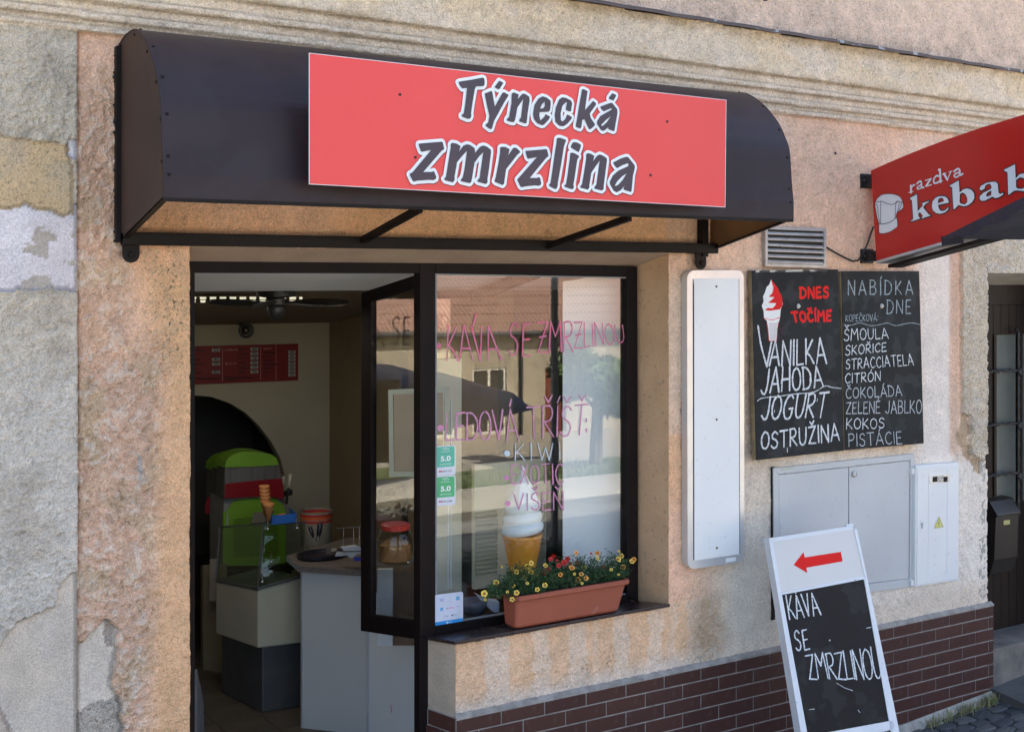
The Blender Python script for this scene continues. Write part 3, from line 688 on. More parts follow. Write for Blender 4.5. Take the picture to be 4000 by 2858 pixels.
# ---- awning
DA = .66
AXL = P(474, 900).x - .01; AXR = P(2752, 999).x + .045
aw = thing('awning', 'dark brown curved sheet metal awning above the shop window', 'awning', (AXL, 0, 2.9))
fr_s = [(0.0, 474, 178), (.18, 500, 137), (.40, 538, 116), (.55, 560, 137), (.68, 583, 181), (.77, 597, 226), (.84, 609, 271), (.90, 618, 330), (.955, 626, 406), (.98, 630, 575), (1.0, 633, 680), (1.0, 633, 773)]
prof = []
for f, px, py in fr_s: prof.append((-DA * f, P(px, py, -DA * f).z))
zbk = P(474, 948).z                       # back bottom
sm = catmull(prof[:-1], 4) + [prof[-1]]
mb = MB(); n = len(sm)
for i in range(n - 1):
    (y0, z0), (y1, z1) = sm[i], sm[i + 1]
    NX = 12
    for k in range(NX):
        xa, xb = lerp(AXL, AXR, k / NX), lerp(AXL, AXR, (k + 1) / NX)
        w0 = .0015 * math.sin(k * 1.9); w1 = .0015 * math.sin((k + 1) * 1.9)
        mb.add([(xa, y0 + w0, z0), (xb, y0 + w1, z0), (xb, y1 + w1, z1), (xa, y1 + w0, z1)], [(0, 1, 2, 3)])
        mb.add([(xa, y0 + .003 + w0, z0 - .001), (xb, y0 + .003 + w1, z0 - .001), (xb, y1 + .003 + w1, z1 - .001), (xa, y1 + .003 + w0, z1 - .001)], [(3, 2, 1, 0)])
sh = mb.build('curved_sheet', M_BRM, aw, smooth=True)
yb, zb_ = sm[-1]
mb = MB(); mb.box(AXL, AXR, yb - .002, yb + .03, zb_ - .012, zb_ + .002); mb.build('front_lip', M_BRD, aw)
def side(x, s, name='side_panel', mat=M_BRS):
    loop = [(x, y, z) for y, z in sm] + [(x, 0, zbk)]
    o = MB().poly([loop], thick=(.003 * s, 0, 0)).build(name, mat, aw)
    e = MB(); e.tube([(x, y + .002, z) for y, z in sm], .004, 6); e.build('edge_fold', M_BRM, aw)
    e = MB(); e.bar((x + .012 * s, 0, zbk + .004), (x + .012 * s, yb + .01, zb_ + .002), .024, .008); e.build('lower_edge', M_BRD, aw)
    return o
side(AXL, 1); side(AXR, -1, mat=pm('brown_metal_bounce_lit', (.22, .11, .045), (.18, .09, .04), .45))  # right panel painted orange: warm bounce light put into its brown
# rivets
rv = None
def copy_at(o, loc, rot=None, parent=None):
    c = o.copy(); COL.objects.link(c); c.location = Vector(loc); 
    if rot: c.rotation_euler = rot
    if parent: c.parent = parent
    return c
def riv(x, y, z, ax):
    global rv
    q = MB(); a = Vector(ax); q.lathe([(.0001, 0), (.0075, 0), (.0065, .003), (.003, .005), (.0005, .0055)], (0, 0, 0), 8, a)
    me = bpy.data.meshes.new('rivet'); me.from_pydata(q.v, [], q.f); me.materials.append(M_BRD); o = bpy.data.objects.new('rivet', me); COL.objects.link(o)
    o.parent = aw; o.location = Vector((x, y, z)) - BASE[aw.name]
for i in (2, 8, 16, 26, 33, 37, 40):
    i = min(i, n - 2); y, z = sm[i]; y2, z2 = sm[i + 1]; nn = (0, z2 - z, -(y2 - y))
    for x in (AXL + .02, AXR - .02): riv(x, y, z, (0, -1, .2) if i > 24 else (0, -.7, .7))
    if i < n - 3: riv(AXL, y + .015, z - .02, (-1, 0, 0))
mb = MB(); mb.box(AXL - .020, AXL - .002, -.035, .004, zbk - .0, sm[0][1] - .01); 
mb.build('wall_flange', M_BRD, aw)
# frame below
rl0, rl1 = P(520, 926, -.045), P(2735, 975, -.045)
rz_ = (rl0.z + rl1.z) / 2
mb = MB(); mb.box(AXL, AXR, -.07, -.02, rz_ - .028, rz_ + .028); mb.build('back_rail', M_BRD, aw, bevel=.004)
for (ax_, ay_), (bx_, by_) in (((1415, 940), (1640, 815)), ((2140, 962), (2460, 850))):
    a = P(ax_, ay_, -.06); b = P(bx_, by_, -.62); mb = MB(); mb.bar(a, b, .032, .032); mb.build('strut', M_BRD, aw, bevel=.003)
mb = MB(); x = P(2743, 900, -.03).x; mb.box(x - .02, x + .02, -.06, -.01, zbk - .03, P(2743, 858, -.03).z); mb.build('corner_post', M_BRD, aw)
for px, ytop, ybot in ((508, 950, 1016), (2731, 985, 1050)):
    a, b = P(px, ytop, -.03), P(px, ybot - 22, -.03); r = .036
    mb = MB(); loop = [(a.x - r, -.05, a.z), (a.x + r, -.05, a.z)] + [(b.x + r * math.cos(t), -.05, b.z - r * math.sin(t)) for t in [math.pi * k / 8 for k in range(9)]]
    mb.poly([[(x, y, z) for x, y, z in loop]], thick=(0, .012, 0)); mb.lathe([(.014, 0), (.014, .008), (.008, .012)], (b.x, -.05, b.z), 8, (0, -1, 0))
    mb.box(a.x - .01, a.x + .01, -.05, 0, b.z - .01, b.z + .01)
    mb.build('wall_bracket', M_BRD, aw)
# foam squeezed out between the awning and the wall
mb = MB(); rnd = random.Random(3)
for i in range(26):
    z = lerp(zbk - .03, sm[0][1] - .02, rnd.random()); r = rnd.uniform(.002, .009); mb.lathe([(.001, -r), (r, -r * .4), (r * .9, r * .4), (.001, r)], (AXL - .020 - rnd.uniform(0, .003), -.015, z), 6, (rnd.random(), 0, 1))
mb.build('sealant', pm('black_sealant', (.02, .015, .014)), aw)
# ---- the shop sign
YS = -.755
sc_ = [P(1207, 720, YS), P(2833, 810, YS), P(2837, 391, YS), P(1207, 207, YS)]
sg = thing('shop_sign', 'red sign panel with dark white-edged lettering on the awning', 'sign', sc_[0])
M_SR = pm('sign_red', (.80, .075, .070), (.78, .07, .066), .32, vs=2, spec=.35); M_WH = pm('white_enamel', (.80, .82, .84), (.76, .78, .80), .35, vs=3)
MB().slab(sc_, (0, .004, 0), 0).build('panel', M_SR, sg)
mb = MB(); mb.frame([p + Vector((0, -.001, 0)) for p in sc_], .0022, (0, .007, 0)); mb.build('panel_edge', M_WH, sg)
mb = MB()
for u in (.12, .5, .88):
    for v in (.2, .8):
        p = bil(sc_, u, v); mb.tube([p + Vector((0, .003, 0)), p + Vector((0, .22, 0))], .008, 6)
mb.build('standoff', M_BRD, sg)
ZA = (1750, 270, 3.247); ZB = (1560, 500, 4.546); ZC = (2020, 500, 4.546)
LET = [
 (ZA, [(122,170),(150,160),(290,140),(425,113),(448,120),(455,160),(452,205),(435,222),(345,225),(330,260),(300,430),(282,560),(285,600),(270,632),(235,635),(165,605),(162,590),(190,565),(205,480),(232,245),(170,250),(140,210)]),
 (ZA, [(640,152),(692,178),(645,255),(625,262),(580,235),(600,205)]),
 (ZA, [(455,315),(540,280),(552,300),(583,480),(680,305),(700,298),(757,330),(750,350),(700,430),(575,660),(545,762),(520,765),(462,720),(470,705),(500,680),(515,600),(480,440)]),
 (ZA, [(797,320),(820,298),(885,325),(873,385),(930,320),(960,315),(1020,355),(1025,400),(1000,560),(985,690),(960,692),(892,665),(895,645),(915,620),(945,380),(870,490),(840,650),(825,678),(790,675),(735,655),(740,635),(765,610),(795,430)]),
 (ZA, [(1190,350),(1240,365),(1290,405),(1292,450),(1283,520),(1265,545),(1150,550),(1148,600),(1160,655),(1210,610),(1225,575),(1283,605),(1270,640),(1205,710),(1180,715),(1120,690),(1080,640),(1068,570),(1085,460),(1140,375)], [(1215,415),(1180,450),(1158,505),(1200,500),(1217,470)]),
 (ZA, [(1440,362),(1490,370),(1550,405),(1563,440),(1550,535),(1535,543),(1482,520),(1498,430),(1485,422),(1440,470),(1418,560),(1420,650),(1440,668),(1475,640),(1500,578),(1560,610),(1555,635),(1500,700),(1450,730),(1400,722),(1352,670),(1342,590),(1360,480),(1400,390)]),
 (ZA, [(1688,262),(1710,258),(1760,285),(1755,310),(1725,525),(1830,408),(1865,435),(1865,455),(1785,570),(1800,625),(1850,700),(1848,720),(1795,768),(1775,762),(1718,640),(1690,650),(1680,740),(1665,758),(1610,735),(1610,710),(1625,640),(1650,480),(1680,320)]),
 (ZA, [(2072,310),(2120,330),(2118,350),(2085,405),(2028,378),(2035,360)]),
 (ZA, [(1918,480),(2050,432),(2075,437),(2135,515),(2138,560),(2115,690),(2100,785),(2085,790),(2022,765),(2020,740),(1975,780),(1950,788),(1925,770),(1880,700),(1880,665),(1920,600),(2068,515),(2060,500),(1960,540),(1930,510)], [(2055,600),(1990,650),(1932,710),(1935,725),(1960,718),(2010,670)]),
 (ZB, [(330,290),(345,280),(740,248),(755,260),(782,370),(775,385),(735,410),(410,785),(560,783),(600,770),(640,870),(635,905),(590,930),(520,925),(300,938),(250,955),(225,945),(168,830),(175,815),(220,790),(550,395),(385,428),(365,415),(330,310)]),
 (ZB, [(895,295),(925,268),(1000,280),(1072,325),(1045,420),(1120,320),(1185,292),(1240,305),(1320,360),(1332,445),(1420,335),(1480,315),(1540,335),(1610,390),(1612,440),(1580,700),(1550,900),(1550,970),(1520,1000),(1380,960),(1362,945),(1410,890),(1475,435),(1400,510),(1320,620),(1275,900),(1262,960),(1235,985),(1085,950),(1070,930),(1110,880),(1140,750),(1185,410),(1120,480),(1010,610),(965,870),(970,920),(935,970),(800,935),(778,905),(812,870),(850,640),(898,350)]),
 (ZB, [(1775,355),(1800,338),(1870,342),(1942,380),(1915,490),(2010,355),(2060,355),(2130,420),(2120,445),(2080,480),(1880,735),(1850,940),(1845,990),(1820,1018),(1690,965),(1672,945),(1695,885),(1750,600),(1772,450)]),
 (ZC, [(135,410),(500,380),(515,390),(542,495),(535,510),(500,535),(210,890),(330,890),(375,875),(395,900),(412,985),(405,1010),(370,1030),(300,1022),(130,1040),(65,1055),(40,1040),(-15,920),(20,880),(335,522),(185,550),(165,540),(135,440)]),
 (ZC, [(685,200),(705,180),(750,178),(850,215),(850,235),(815,330),(770,620),(705,990),(705,1030),(680,1085),(650,1085),(555,1035),(550,1010),(575,985),(600,830),(685,240)]),
 (ZC, [(990,255),(1050,262),(1118,305),(1115,335),(1080,430),(1065,430),(935,350),(940,325),(965,270)]),
 (ZC, [(925,455),(950,440),(1010,455),(1082,500),(1080,520),(1052,565),(1020,780),(982,1020),(995,1050),(970,1090),(930,1085),(825,1045),(820,1025),(850,1005),(880,830),(920,540)]),
 (ZC, [(1205,480),(1235,450),(1290,460),(1355,500),(1330,595),(1400,500),(1450,472),(1500,490),(1575,540),(1578,590),(1550,800),(1520,1040),(1520,1085),(1490,1115),(1360,1080),(1352,1055),(1390,1010),(1450,585),(1380,680),(1300,800),(1265,1030),(1270,1050),(1240,1100),(1115,1065),(1102,1045),(1135,1000),(1170,800),(1210,540)]),
 (ZC, [(1690,615),(1740,590),(1820,545),(1920,515),(1955,520),(2065,660),(2075,700),(2040,850),(2015,1120),(2000,1140),(1880,1100),(1870,1070),(1895,1020),(1820,1110),(1750,1145),(1700,1120),(1630,1000),(1628,960),(1680,850),(1780,760),(1955,680),(1960,650),(1945,630),(1850,665),(1765,715),(1740,705),(1695,640)], [(1925,810),(1850,860),(1760,950),(1720,1020),(1730,1035),(1780,1010),(1860,920)]),
]
M_LD = pm('letter_dark', (.050, .034, .050), (.046, .03, .046), .4)
nS = (0, -1, 0)
pl = Ink((0, YS, 0), nS, .0040, .000006); dk = Ink((0, YS, 0), nS, .0075); shd = Ink((0, YS, 0), nS, .0006, .000006)
pxm = F / 5.75; wl_ = 2 * 11.5 / pxm * 1.02
M_SHR = pm('printed_drop_red', (.28, .03, .045), (.27, .03, .04), .35)
for L_ in LET:
    z = L_[0]; loops = L_[1:]
    pts = [(z[0] + x / z[2], z[1] + y / z[2]) for x, y in loops[0]]
    ptsc = pts + [pts[0], pts[1]]
    sub = []
    for i in range(len(pts)):
        a, b = pts[i], pts[(i + 1) % len(pts)]
        # each edge as a capsule: round joints without folds
        pl._strip([pl.pt(*a), pl.pt(*b)], wl_, 0)
        shd._strip([shd.pt(a[0] + 3, a[1] + 4), shd.pt(b[0] + 3, b[1] + 4)], wl_, 0)
    pl.fill([pts]); dk.fill(loops, 0, z)
shd.mb.build('printed_drop_shadow', M_SHR, sg); pl.mb.build('lettering_outline', M_WH, sg); dk.mb.build('lettering', M_LD, sg)
mb = MB()
for px, py in ((1562, 370), (2606, 475), (2541, 684), (1622, 615)):
    p = P(px, py, YS); mb.lathe([(.0065, 0), (.006, .004), (.003, .006), (.0005, .006)], p, 8, (0, -1, 0))
mb.build('screw', pm('black_screw', (.02, .02, .02), rough=.3), sg)
# ---- projecting lightbox sign
XK = P(3402, 800, -.06).x
def K(px, py): return PX(px, py, XK)
M_KR = pm('lightbox_red', (.50, .022, .018), (.46, .02, .016), .16, vs=1.5, spec=.5)
kb = thing('projecting_sign', 'red projecting snack bar lightbox with white lettering and chef hat, right edge', 'sign', K(3402, 800))
tops = [(3402, 667), (3470, 636), (3560, 598), (3690, 548), (3830, 500), (4000, 448), (4150, 405)]
bots = [(3423, 1019), (4150, 810)]
loop = [K(*p) for p in tops] + [K(*p) for p in bots[::-1]]
MB().poly([[tuple(p) for p in loop]], thick=(.16, 0, 0)).build('face', M_KR, kb)
mb = MB(); a, b = K(3423, 1022), K(4150, 813)
mb.slab([a + Vector((-.003, 0, .004)), b + Vector((-.003, 0, .004)), b + Vector((-.003, 0, -.012)), a + Vector((-.003, 0, -.012))], (.165, 0, 0)); mb.build('lower_trim', pm('trim_alu', (.55, .56, .57), rough=.35, metal=.3), kb)
mb = MB(); a, b = K(3460, 1032), K(4150, 838); mb.slab([a + Vector((.02, 0, -.002)), b + Vector((.02, 0, 0)), b + Vector((.02, 0, -.022)), a + Vector((.02, 0, -.022))], (.12, 0, 0)); mb.build('underside_strip', M_BRD, kb)  # dark strip along the underside of the box, below the trim
for y0 in (705, 1000):
    a = K(3402, y0); b = P(3362, y0, 0.0); mb = MB(); mb.box(XK - .005, XK + .05, -.065, -.0, a.z - .033, a.z + .033); mb.box(XK - .03, XK + .08, -.008, .0, a.z - .045, a.z + .045)
    mb.lathe([(.011, 0), (.011, .01), (.005, .014)], (XK - .012, -.02, a.z), 8, (-1, -.3, 0)); mb.build('wall_bracket', pm('black_bracket', (.015, .015, .017), rough=.5), kb)
ZD_ = (3400, 550, 3.788); nK = (-1, 0, 0)
wk = Ink((XK, 0, 0), nK, .0035); bk_ = Ink((XK, 0, 0), nK, .001, .00001)
KL = [[[(590,850),(695,792),(705,1045),(785,955),(765,925),(872,892),(868,908),(820,935),(785,985),(868,1090),(900,1105),(768,1150),(765,1135),(785,1115),(740,1055),(712,1080),(718,1120),(745,1150),(608,1195),(608,1180),(635,1165),(640,1140),(620,880),(598,868)]],
 [[(1060,820),(1110,825),(1150,860),(1168,905),(1165,915),(1010,950),(1015,990),(1040,1035),(1090,1040),(1130,1015),(1150,990),(1165,990),(1155,1020),(1110,1060),(1040,1080),(980,1070),(930,1030),(915,970),(925,900),(970,845),(1010,825)], [(1040,845),(1010,870),(1005,925),(1095,895),(1085,860),(1065,845)]],
 [[(1178,665),(1310,590),(1315,600),(1325,770),(1380,720),(1440,705),(1500,725),(1540,780),(1545,850),(1510,910),(1450,955),(1390,970),(1310,950),(1245,1015),(1235,1010),(1225,850),(1215,690),(1180,672)], [(1330,790),(1370,765),(1410,790),(1440,850),(1440,910),(1400,945),(1340,930),(1325,900)]],
 [[(1620,720),(1640,670),(1720,625),(1800,610),(1860,610),(1890,640),(1900,760),(1920,790),(1975,770),(1965,800),(1900,840),(1850,850),(1810,825),(1770,850),(1700,885),(1650,890),(1620,860),(1625,820),(1680,770),(1790,715),(1800,680),(1780,640),(1740,640),(1705,665),(1695,710),(1650,735)], [(1795,735),(1740,765),(1715,800),(1730,830),(1795,805)]],
 [[(1985,430),(2145,350),(2155,560),(2210,500),(2300,475),(2380,490),(2420,560),(2425,640),(2380,710),(2280,745),(2180,735),(2130,740),(2055,800),(2045,790),(2035,470),(1985,440)], [(2160,580),(2220,540),(2290,560),(2310,620),(2300,690),(2240,715),(2175,705),(2160,680)]]]
for loops in KL:
    wk.fill(loops, 0, ZD_)
    for lp in loops:
        q = [(ZD_[0] + x / ZD_[2], ZD_[1] + y / ZD_[2]) for x, y in lp]
        for i in range(len(q)): bk_._strip([bk_.pt(*q[i]), bk_.pt(*q[(i + 1) % len(q)])], .014, 0)
hat = [(75,910),(110,850),(170,800),(250,785),(350,790),(420,815),(460,850),(480,900),(495,960),(485,1000),(450,1030),(415,1050),(390,1090),(388,1130),(400,1160),(405,1265),(370,1300),(300,1345),(220,1370),(170,1372),(132,1360),(128,1230),(100,1120),(85,1030),(70,940)]
hk = Ink((XK, 0, 0), nK, .0015); hk.fill([hat], 0, ZD_)
hl = Ink((XK, 0, 0), nK, .003)
for ln in ([(75,910),(130,905),(165,895),(220,915),(300,942),(360,930),(400,895),(430,900),(475,915)], [(128,1225),(180,1232),(250,1220),(320,1190),(390,1135)], [(158,900),(155,1220)], [(75,930),(110,975),(120,1080),(145,1220)], [(405,900),(378,950),(372,1140)], [(430,905),(425,980),(395,1080)], [(470,915),(450,980),(430,1030)], hat + [hat[0]]): hl.line(ln, .0038, 0, True, ZD_)
for ln, w in (([(605,665),(608,765)],34),([(612,700),(640,655),(662,655)],22),([(572,768),(640,748)],12),([(695,635),(740,600),(760,620),(765,690),(795,690)],26),([(750,655),(700,690),(710,715),(755,700)],20),([(820,590),(905,560)],16),([(900,565),(830,670)],28),([(825,675),(910,650)],18),([(1035,530),(985,520),(945,570),(950,625),(1000,620),(1035,590)],26),([(1020,430),(1035,430),(1045,610)],34),([(1045,600),(1072,592)],16),([(1095,490),(1145,575)],34),([(1145,575),(1195,465)],16),([(1070,500),(1125,480)],12),([(1165,465),(1215,450)],12),([(1245,455),(1290,420),(1325,430),(1335,505),(1372,490)],28),([(1320,470),(1265,490),(1245,520),(1275,540),(1325,510)],22)):
    wk.line(ln, w / 3.788 / 640, 0, len(ln) > 3, ZD_)
M_KB = pm('letter_navy', (.012, .012, .02), rough=.35); M_KW = pm('letter_white', (.72, .74, .78), (.7, .72, .76), .2)
bk_.mb.build('lettering_outline', M_KB, kb); wk.mb.build('lettering', M_KW, kb); hk.mb.build('chef_hat_print', M_KW, kb); hl.mb.build('chef_hat_lines', M_KB, kb)
# ---- cable from the vent to the lightbox
cp = [(3205, 952, -.012), (3260, 985, -.03), (3322, 1017, -.035), (3340, 1019, -.035), (3358, 1010, -.035), (3385, 960, -.04), (3400, 918, -.05), (3412, 885, -.06)]
mb = MB(); mb.tube(catmull([tuple(P(x, y, d)) for x, y, d in cp], 5), .006, 6)
single(mb, 'cable', pm('black_cable', (.012, .012, .012), rough=.5), 'thin black cable hanging from the vent to the red lightbox', 'cable', P(3205, 952), smooth=True)
# ---- vent grille
M_ALU = pm('brushed_alu', (.50, .50, .50), (.40, .39, .38), .4, metal=.35, vs=12, dust=(30, .62, (.28, .24, .2), .6))
vc = [P(2974, 1040, -.0), P(3211, 1048, -.0), P(3211, 893, -.0), P(2974, 884, -.0)]
vt = thing('vent_grille', 'square metal ventilation grille with slanted slats above the left chalkboard', 'vent', vc[0])
mb = MB(); inn = mb.frame([p + Vector((0, -.036, 0)) for p in vc], .018, (0, .036, 0)); mb.build('grille_frame', M_ALU, vt)
mb = MB(); mb.slab([p + Vector((0, -.018, 0)) for p in vc], (0, -.003, 0)); mb.build('grille_back', pm('dark_hole', (.02, .018, .016)), vt)
for i in range(6):
    v0 = (i + .08) / 6; v1 = (i + .60) / 6
    a, b, c, d = bil(inn, 0, v0), bil(inn, 1, v0), bil(inn, 1, v1), bil(inn, 0, v1)
    sag = Vector((0, 0, -.006)) if i == 3 else Vector((0, 0, 0))
    mb = MB(); mb.slab([a + Vector((0, -.002, 0)), b + Vector((0, -.002, 0)) + sag, c + Vector((0, .010, 0)) + sag, d + Vector((0, .010, 0))], (0, .002, .001))
    mb.slab([a + Vector((0, -.004, 0)), b + Vector((0, -.004, 0)) + sag, b + Vector((0, -.004, .007)) + sag, a + Vector((0, -.004, .007))], (0, .004, 0)); mb.build('slat', M_ALU, vt)
mb = MB(); p = P(3263, 599, -.003); mb.lathe([(.009, 0), (.008, .004), (.001, .005)], p, 8, (0, -1, 0)); single(mb, 'wall_plug', pm('plug', (.02, .02, .02)), 'small dark plug hole in the plaster between awning and lightbox', 'plug', p)
# ---- empty poster frame
yp = -.055
pc_ = [P(2686, 2224, yp), P(2908, 2192, yp), P(2906, 1055, yp), P(2684, 1056, yp)]
pf = thing('poster_case', 'narrow white empty poster case with silver rounded frame beside the window', 'poster frame', pc_[0])
M_SIL = pm('silver_profile', (.62, .64, .67), (.55, .57, .6), .3, metal=.5, vs=4); M_PAN = pm('white_panel', (.80, .80, .80), (.75, .755, .76), .4, vs=1.2, dust=(35, .64, (.55, .53, .50), .35))
mb = MB(); cc_ = pc_
def rrect(c, r, n=4):
    out = []; w = (c[1] - c[0]).length; hgt = (c[3] - c[0]).length
    for (u, v, a0) in ((1, 0, -90), (1, 1, 0), (0, 1, 90), (0, 0, 180)):
        for k in range(n + 1):
            t = math.radians(a0 + 90 * k / n); cu = (w - r if u else r) + r * math.cos(t); cv = (hgt - r if v else r) + r * math.sin(t)
            out.append(bil(c, cu / w, cv / hgt))
    return out
mb.poly([[tuple(p) for p in rrect(pc_, .05)]], thick=(0, .05, 0)); mb.build('frame_profile', M_SIL, pf, bevel=.006)
ic = [bil(pc_, .105, .028), bil(pc_, .905, .028), bil(pc_, .905, .972), bil(pc_, .105, .972)]
mb = MB(); mb.slab([p + Vector((0, -.003, 0)) for p in ic], (0, .006, 0)); mb.build('back_panel', M_PAN, pf)
mb = MB(); mb.slab([p + Vector((0, -.0035, 0)) for p in (bil(pc_, .100, .03), bil(pc_, .108, .03), bil(pc_, .112, .95), bil(pc_, .100, .97))], (0, .004, 0)); mb.slab([p + Vector((0, -.0035, 0)) for p in (bil(pc_, .903, .03), bil(pc_, .913, .03), bil(pc_, .908, .97), bil(pc_, .900, .97))], (0, .004, 0)); mb.build('frame_gap', M_BRD, pf)
mb = MB()
for u, v in ((.5, .055 + .005), (.5, .495), (.5, .945)): mb.lathe([(.007, 0), (.006, .003), (.001, .004)], bil(pc_, u, v) + Vector((0, -.003, 0)), 8, (0, -1, 0))
mb.build('screw', pm('rusty_screw', (.10, .06, .03)), pf)
mb = MB(); mb.slab([p + Vector((0, -.0015, 0)) for p in (bil(pc_, .66, .006), bil(pc_, .84, .006), bil(pc_, .84, .02), bil(pc_, .66, .02))], (0, .001, 0)); mb.build('type_label', M_WH, pf)
# ---- chalkboards
M_CH = pm('chalkboard', (.014, .015, .017), (.022, .024, .026), .6, vs=3.5, spec=.16, dust=(9, .52, (.045, .048, .05), .5)); M_CHE = pm('board_edge', (.30, .22, .12), (.16, .12, .07), .7, vs=10)
M_CHALK = pm('chalk_white', (.72, .74, .77), (.26, .27, .29), .9, vs=130, lo=.46, hi=.70); M_CHG = pm('chalk_faint', (.38, .44, .48), (.12, .14, .16), .9, vs=130, lo=.44, hi=.66); M_CR = pm('painted_red', (.72, .018, .018), (.66, .018, .018), .6, spec=.15); M_PW = pm('painted_white', (.78, .78, .78), (.7, .7, .7), .5)
Z6b = (2600, 950, 1.8045)
def board(name, label, c, y, lean):
    p = [P(*c[0], y - lean), P(*c[1], y - lean), P(*c[2], y), P(*c[3], y)]
    t = thing('chalkboard', label, 'chalkboard', p[0])
    n = (p[1] - p[0]).cross(p[3] - p[0]).normalized()
    if n.y > 0: n = -n
    MB().slab(p, -n * .028).build('board', M_CH, t, bevel=.002)
    mb = MB(); mb.slab([p[0] - n * .004 - Vector((.004, 0, 0)), p[0] - n * .03 - Vector((.004, 0, 0)), p[3] - n * .03 - Vector((.004, 0, 0)), p[3] - n * .004 - Vector((.004, 0, 0))], (.004, 0, 0)); mb.build('side_edge', M_CHE, t)
    return t, p, n
b1, p1, n1_ = board('b', 'left chalkboard with painted soft ice cream and VANILKA in large chalk letters', [(2954, 1797), (3298, 1759), (3274, 1052), (2937, 1056)], -.05, .02)
b2, p2, n2_ = board('b', 'right chalkboard headed NABÍDKA DNE with a list of eight flavours', [(3301, 1758), (3609, 1731), (3591, 1059), (3287, 1059)], -.045, .015)
mb = MB(); mb.slab([p1[3] + n1_ * .001 + Vector((.03, 0, -.012)), p1[2] + n1_ * .001 + Vector((-.1, 0, -.012)), p1[2] + n1_ * .001 + Vector((-.1, 0, 0)), p1[3] + n1_ * .001 + Vector((.03, 0, 0))], n1_ * .0006); mb.build('worn_top_edge', pm('worn_paint', (.5, .48, .42), (.05, .05, .05), vs=14, lo=.48, hi=.52), b1)
I1 = Ink(p1[0], n1_, .0012, vary=.16)
I1.text('DNES', (950, 385), (1145, 380), (948, 315), (1145, 308), .0165, 1, Z6b, gap=.3, jit=0)
I1.text('TOČÍME', (900, 553), (1163, 545), (885, 487), (1165, 475), .0165, 1, Z6b, gap=.28, jit=0)
I1.fill([[(742,255),(760,280),(790,320),(800,345),(815,370),(820,400),(825,430),(810,465),(805,520),(800,545),(785,600),(780,690),(730,690),(722,600),(712,545),(692,530),(690,480),(676,440),(690,410),(685,375),(700,345),(710,310),(730,290)]], 2, Z6b)
I1.fill([[(742,255),(790,315),(800,345),(815,370),(822,410),(822,440),(805,465),(740,475),(695,472),(720,455),(750,458),(770,440),(778,422),(720,420),(745,400),(765,380),(725,378),(750,350),(755,310)]], 1, Z6b)
I1.fill([[(725, 560), (787, 560), (775, 684), (735, 684)]], 3, Z6b)
I1.line([(692,528),(750,540),(808,520)], .004, 1, True, Z6b); I1.line([(712,555),(727,688),(780,688),(793,555)], .0035, 1, False, Z6b)
for q in ([(760,300),(752,345),(728,372)], [(690,385),(715,400)], [(690,425),(720,440),(760,435)]): I1.line(q, .0022, 3, True, Z6b)
wB = .0125
I1.line([(650,582),(672,720),(712,868)], wB, 0, True, Z6b); I1.line([(712,868),(745,695)], wB, 0, False, Z6b)
I1.text('ANILKA', (730, 862), (1132, 845), (742, 690), (1120, 672), wB, 0, Z6b, gap=.2)
I1.text('JAHODA', (668, 1062), (1110, 1010), (690, 885), (1090, 868), wB, 0, Z6b)
I1.text('JOGURT', (672, 1245), (1120, 1225), (690, 1085), (1150, 1052), wB, 0, Z6b)
I1.text('OSTRUŽINA', (672, 1450), (1222, 1388), (675, 1335), (1215, 1268), wB * .9, 0, Z6b)
I1.line([(645,1110),(680,1090),(790,1078),(900,1062),(1040,1048),(1120,1005),(1170,1015),(1235,1022)], .005, 0, True, Z6b)
for q in ([(1068,1095),(1064,1115)], [(812,965),(811,985)], [(1015,948),(1013,970)], [(855,1440),(856,1470)], [(765,1175),(763,1190)]): I1.line(q, .005, 0, False, Z6b)
I1.mb.build('chalk_writing', [M_CHALK, M_CR, M_PW, pm('faded_white', (.62, .60, .60))], b1)
I2 = Ink(p2[0], n2_, .0012, vary=.16)
I2.text('NABÍDKA', (1285, 362), (1740, 362), (1285, 262), (1740, 262), .0048, 1, Z6b, gap=.4, twice=.009)
I2.text('DNE', (1558, 492), (1725, 492), (1560, 400), (1725, 392), .0048, 1, Z6b, gap=.35, twice=.02)
I2.text('KOPEČKOVÁ:', (1267, 550), (1495, 548), (1268, 505), (1495, 500), .0042, 1, Z6b)
I2.line([(1255, 572), (1300, 578), (1370, 562), (1440, 580), (1500, 575), (1560, 562), (1620, 580), (1690, 566), (1740, 562), (1790, 572)], .0042, 1, True, Z6b)
wC = .0066
for wd, bl, br, tl, tr, mi in (('ŠMOULA', (1255, 688), (1568, 668), (1258, 608), (1560, 598), 0), ('SKOŘICE', (1265, 790), (1552, 758), (1268, 722), (1552, 700), 0), ('STRACCIATELA', (1268, 888), (1745, 856), (1270, 820), (1735, 778), 0), ('CITRÓN', (1262, 988), (1510, 965), (1265, 920), (1510, 902), 0), ('ČOKOLÁDA', (1268, 1090), (1663, 1075), (1270, 1018), (1655, 1000), 2), ('ZELENÉ JABLKO', (1268, 1200), (1800, 1196), (1270, 1122), (1800, 1105), 2), ('KOKOS', (1270, 1308), (1537, 1300), (1272, 1235), (1535, 1232), 0), ('PISTÁCIE', (1288, 1430), (1662, 1410), (1285, 1342), (1655, 1325), 2)):
    I2.text(wd, bl, br, tl, tr, wC, mi, Z6b)
I2.mb.build('chalk_writing', [M_CHALK, M_CHG, pm('chalk_mid', (.50, .53, .56), (.36, .38, .41), .9, vs=30)], b2)
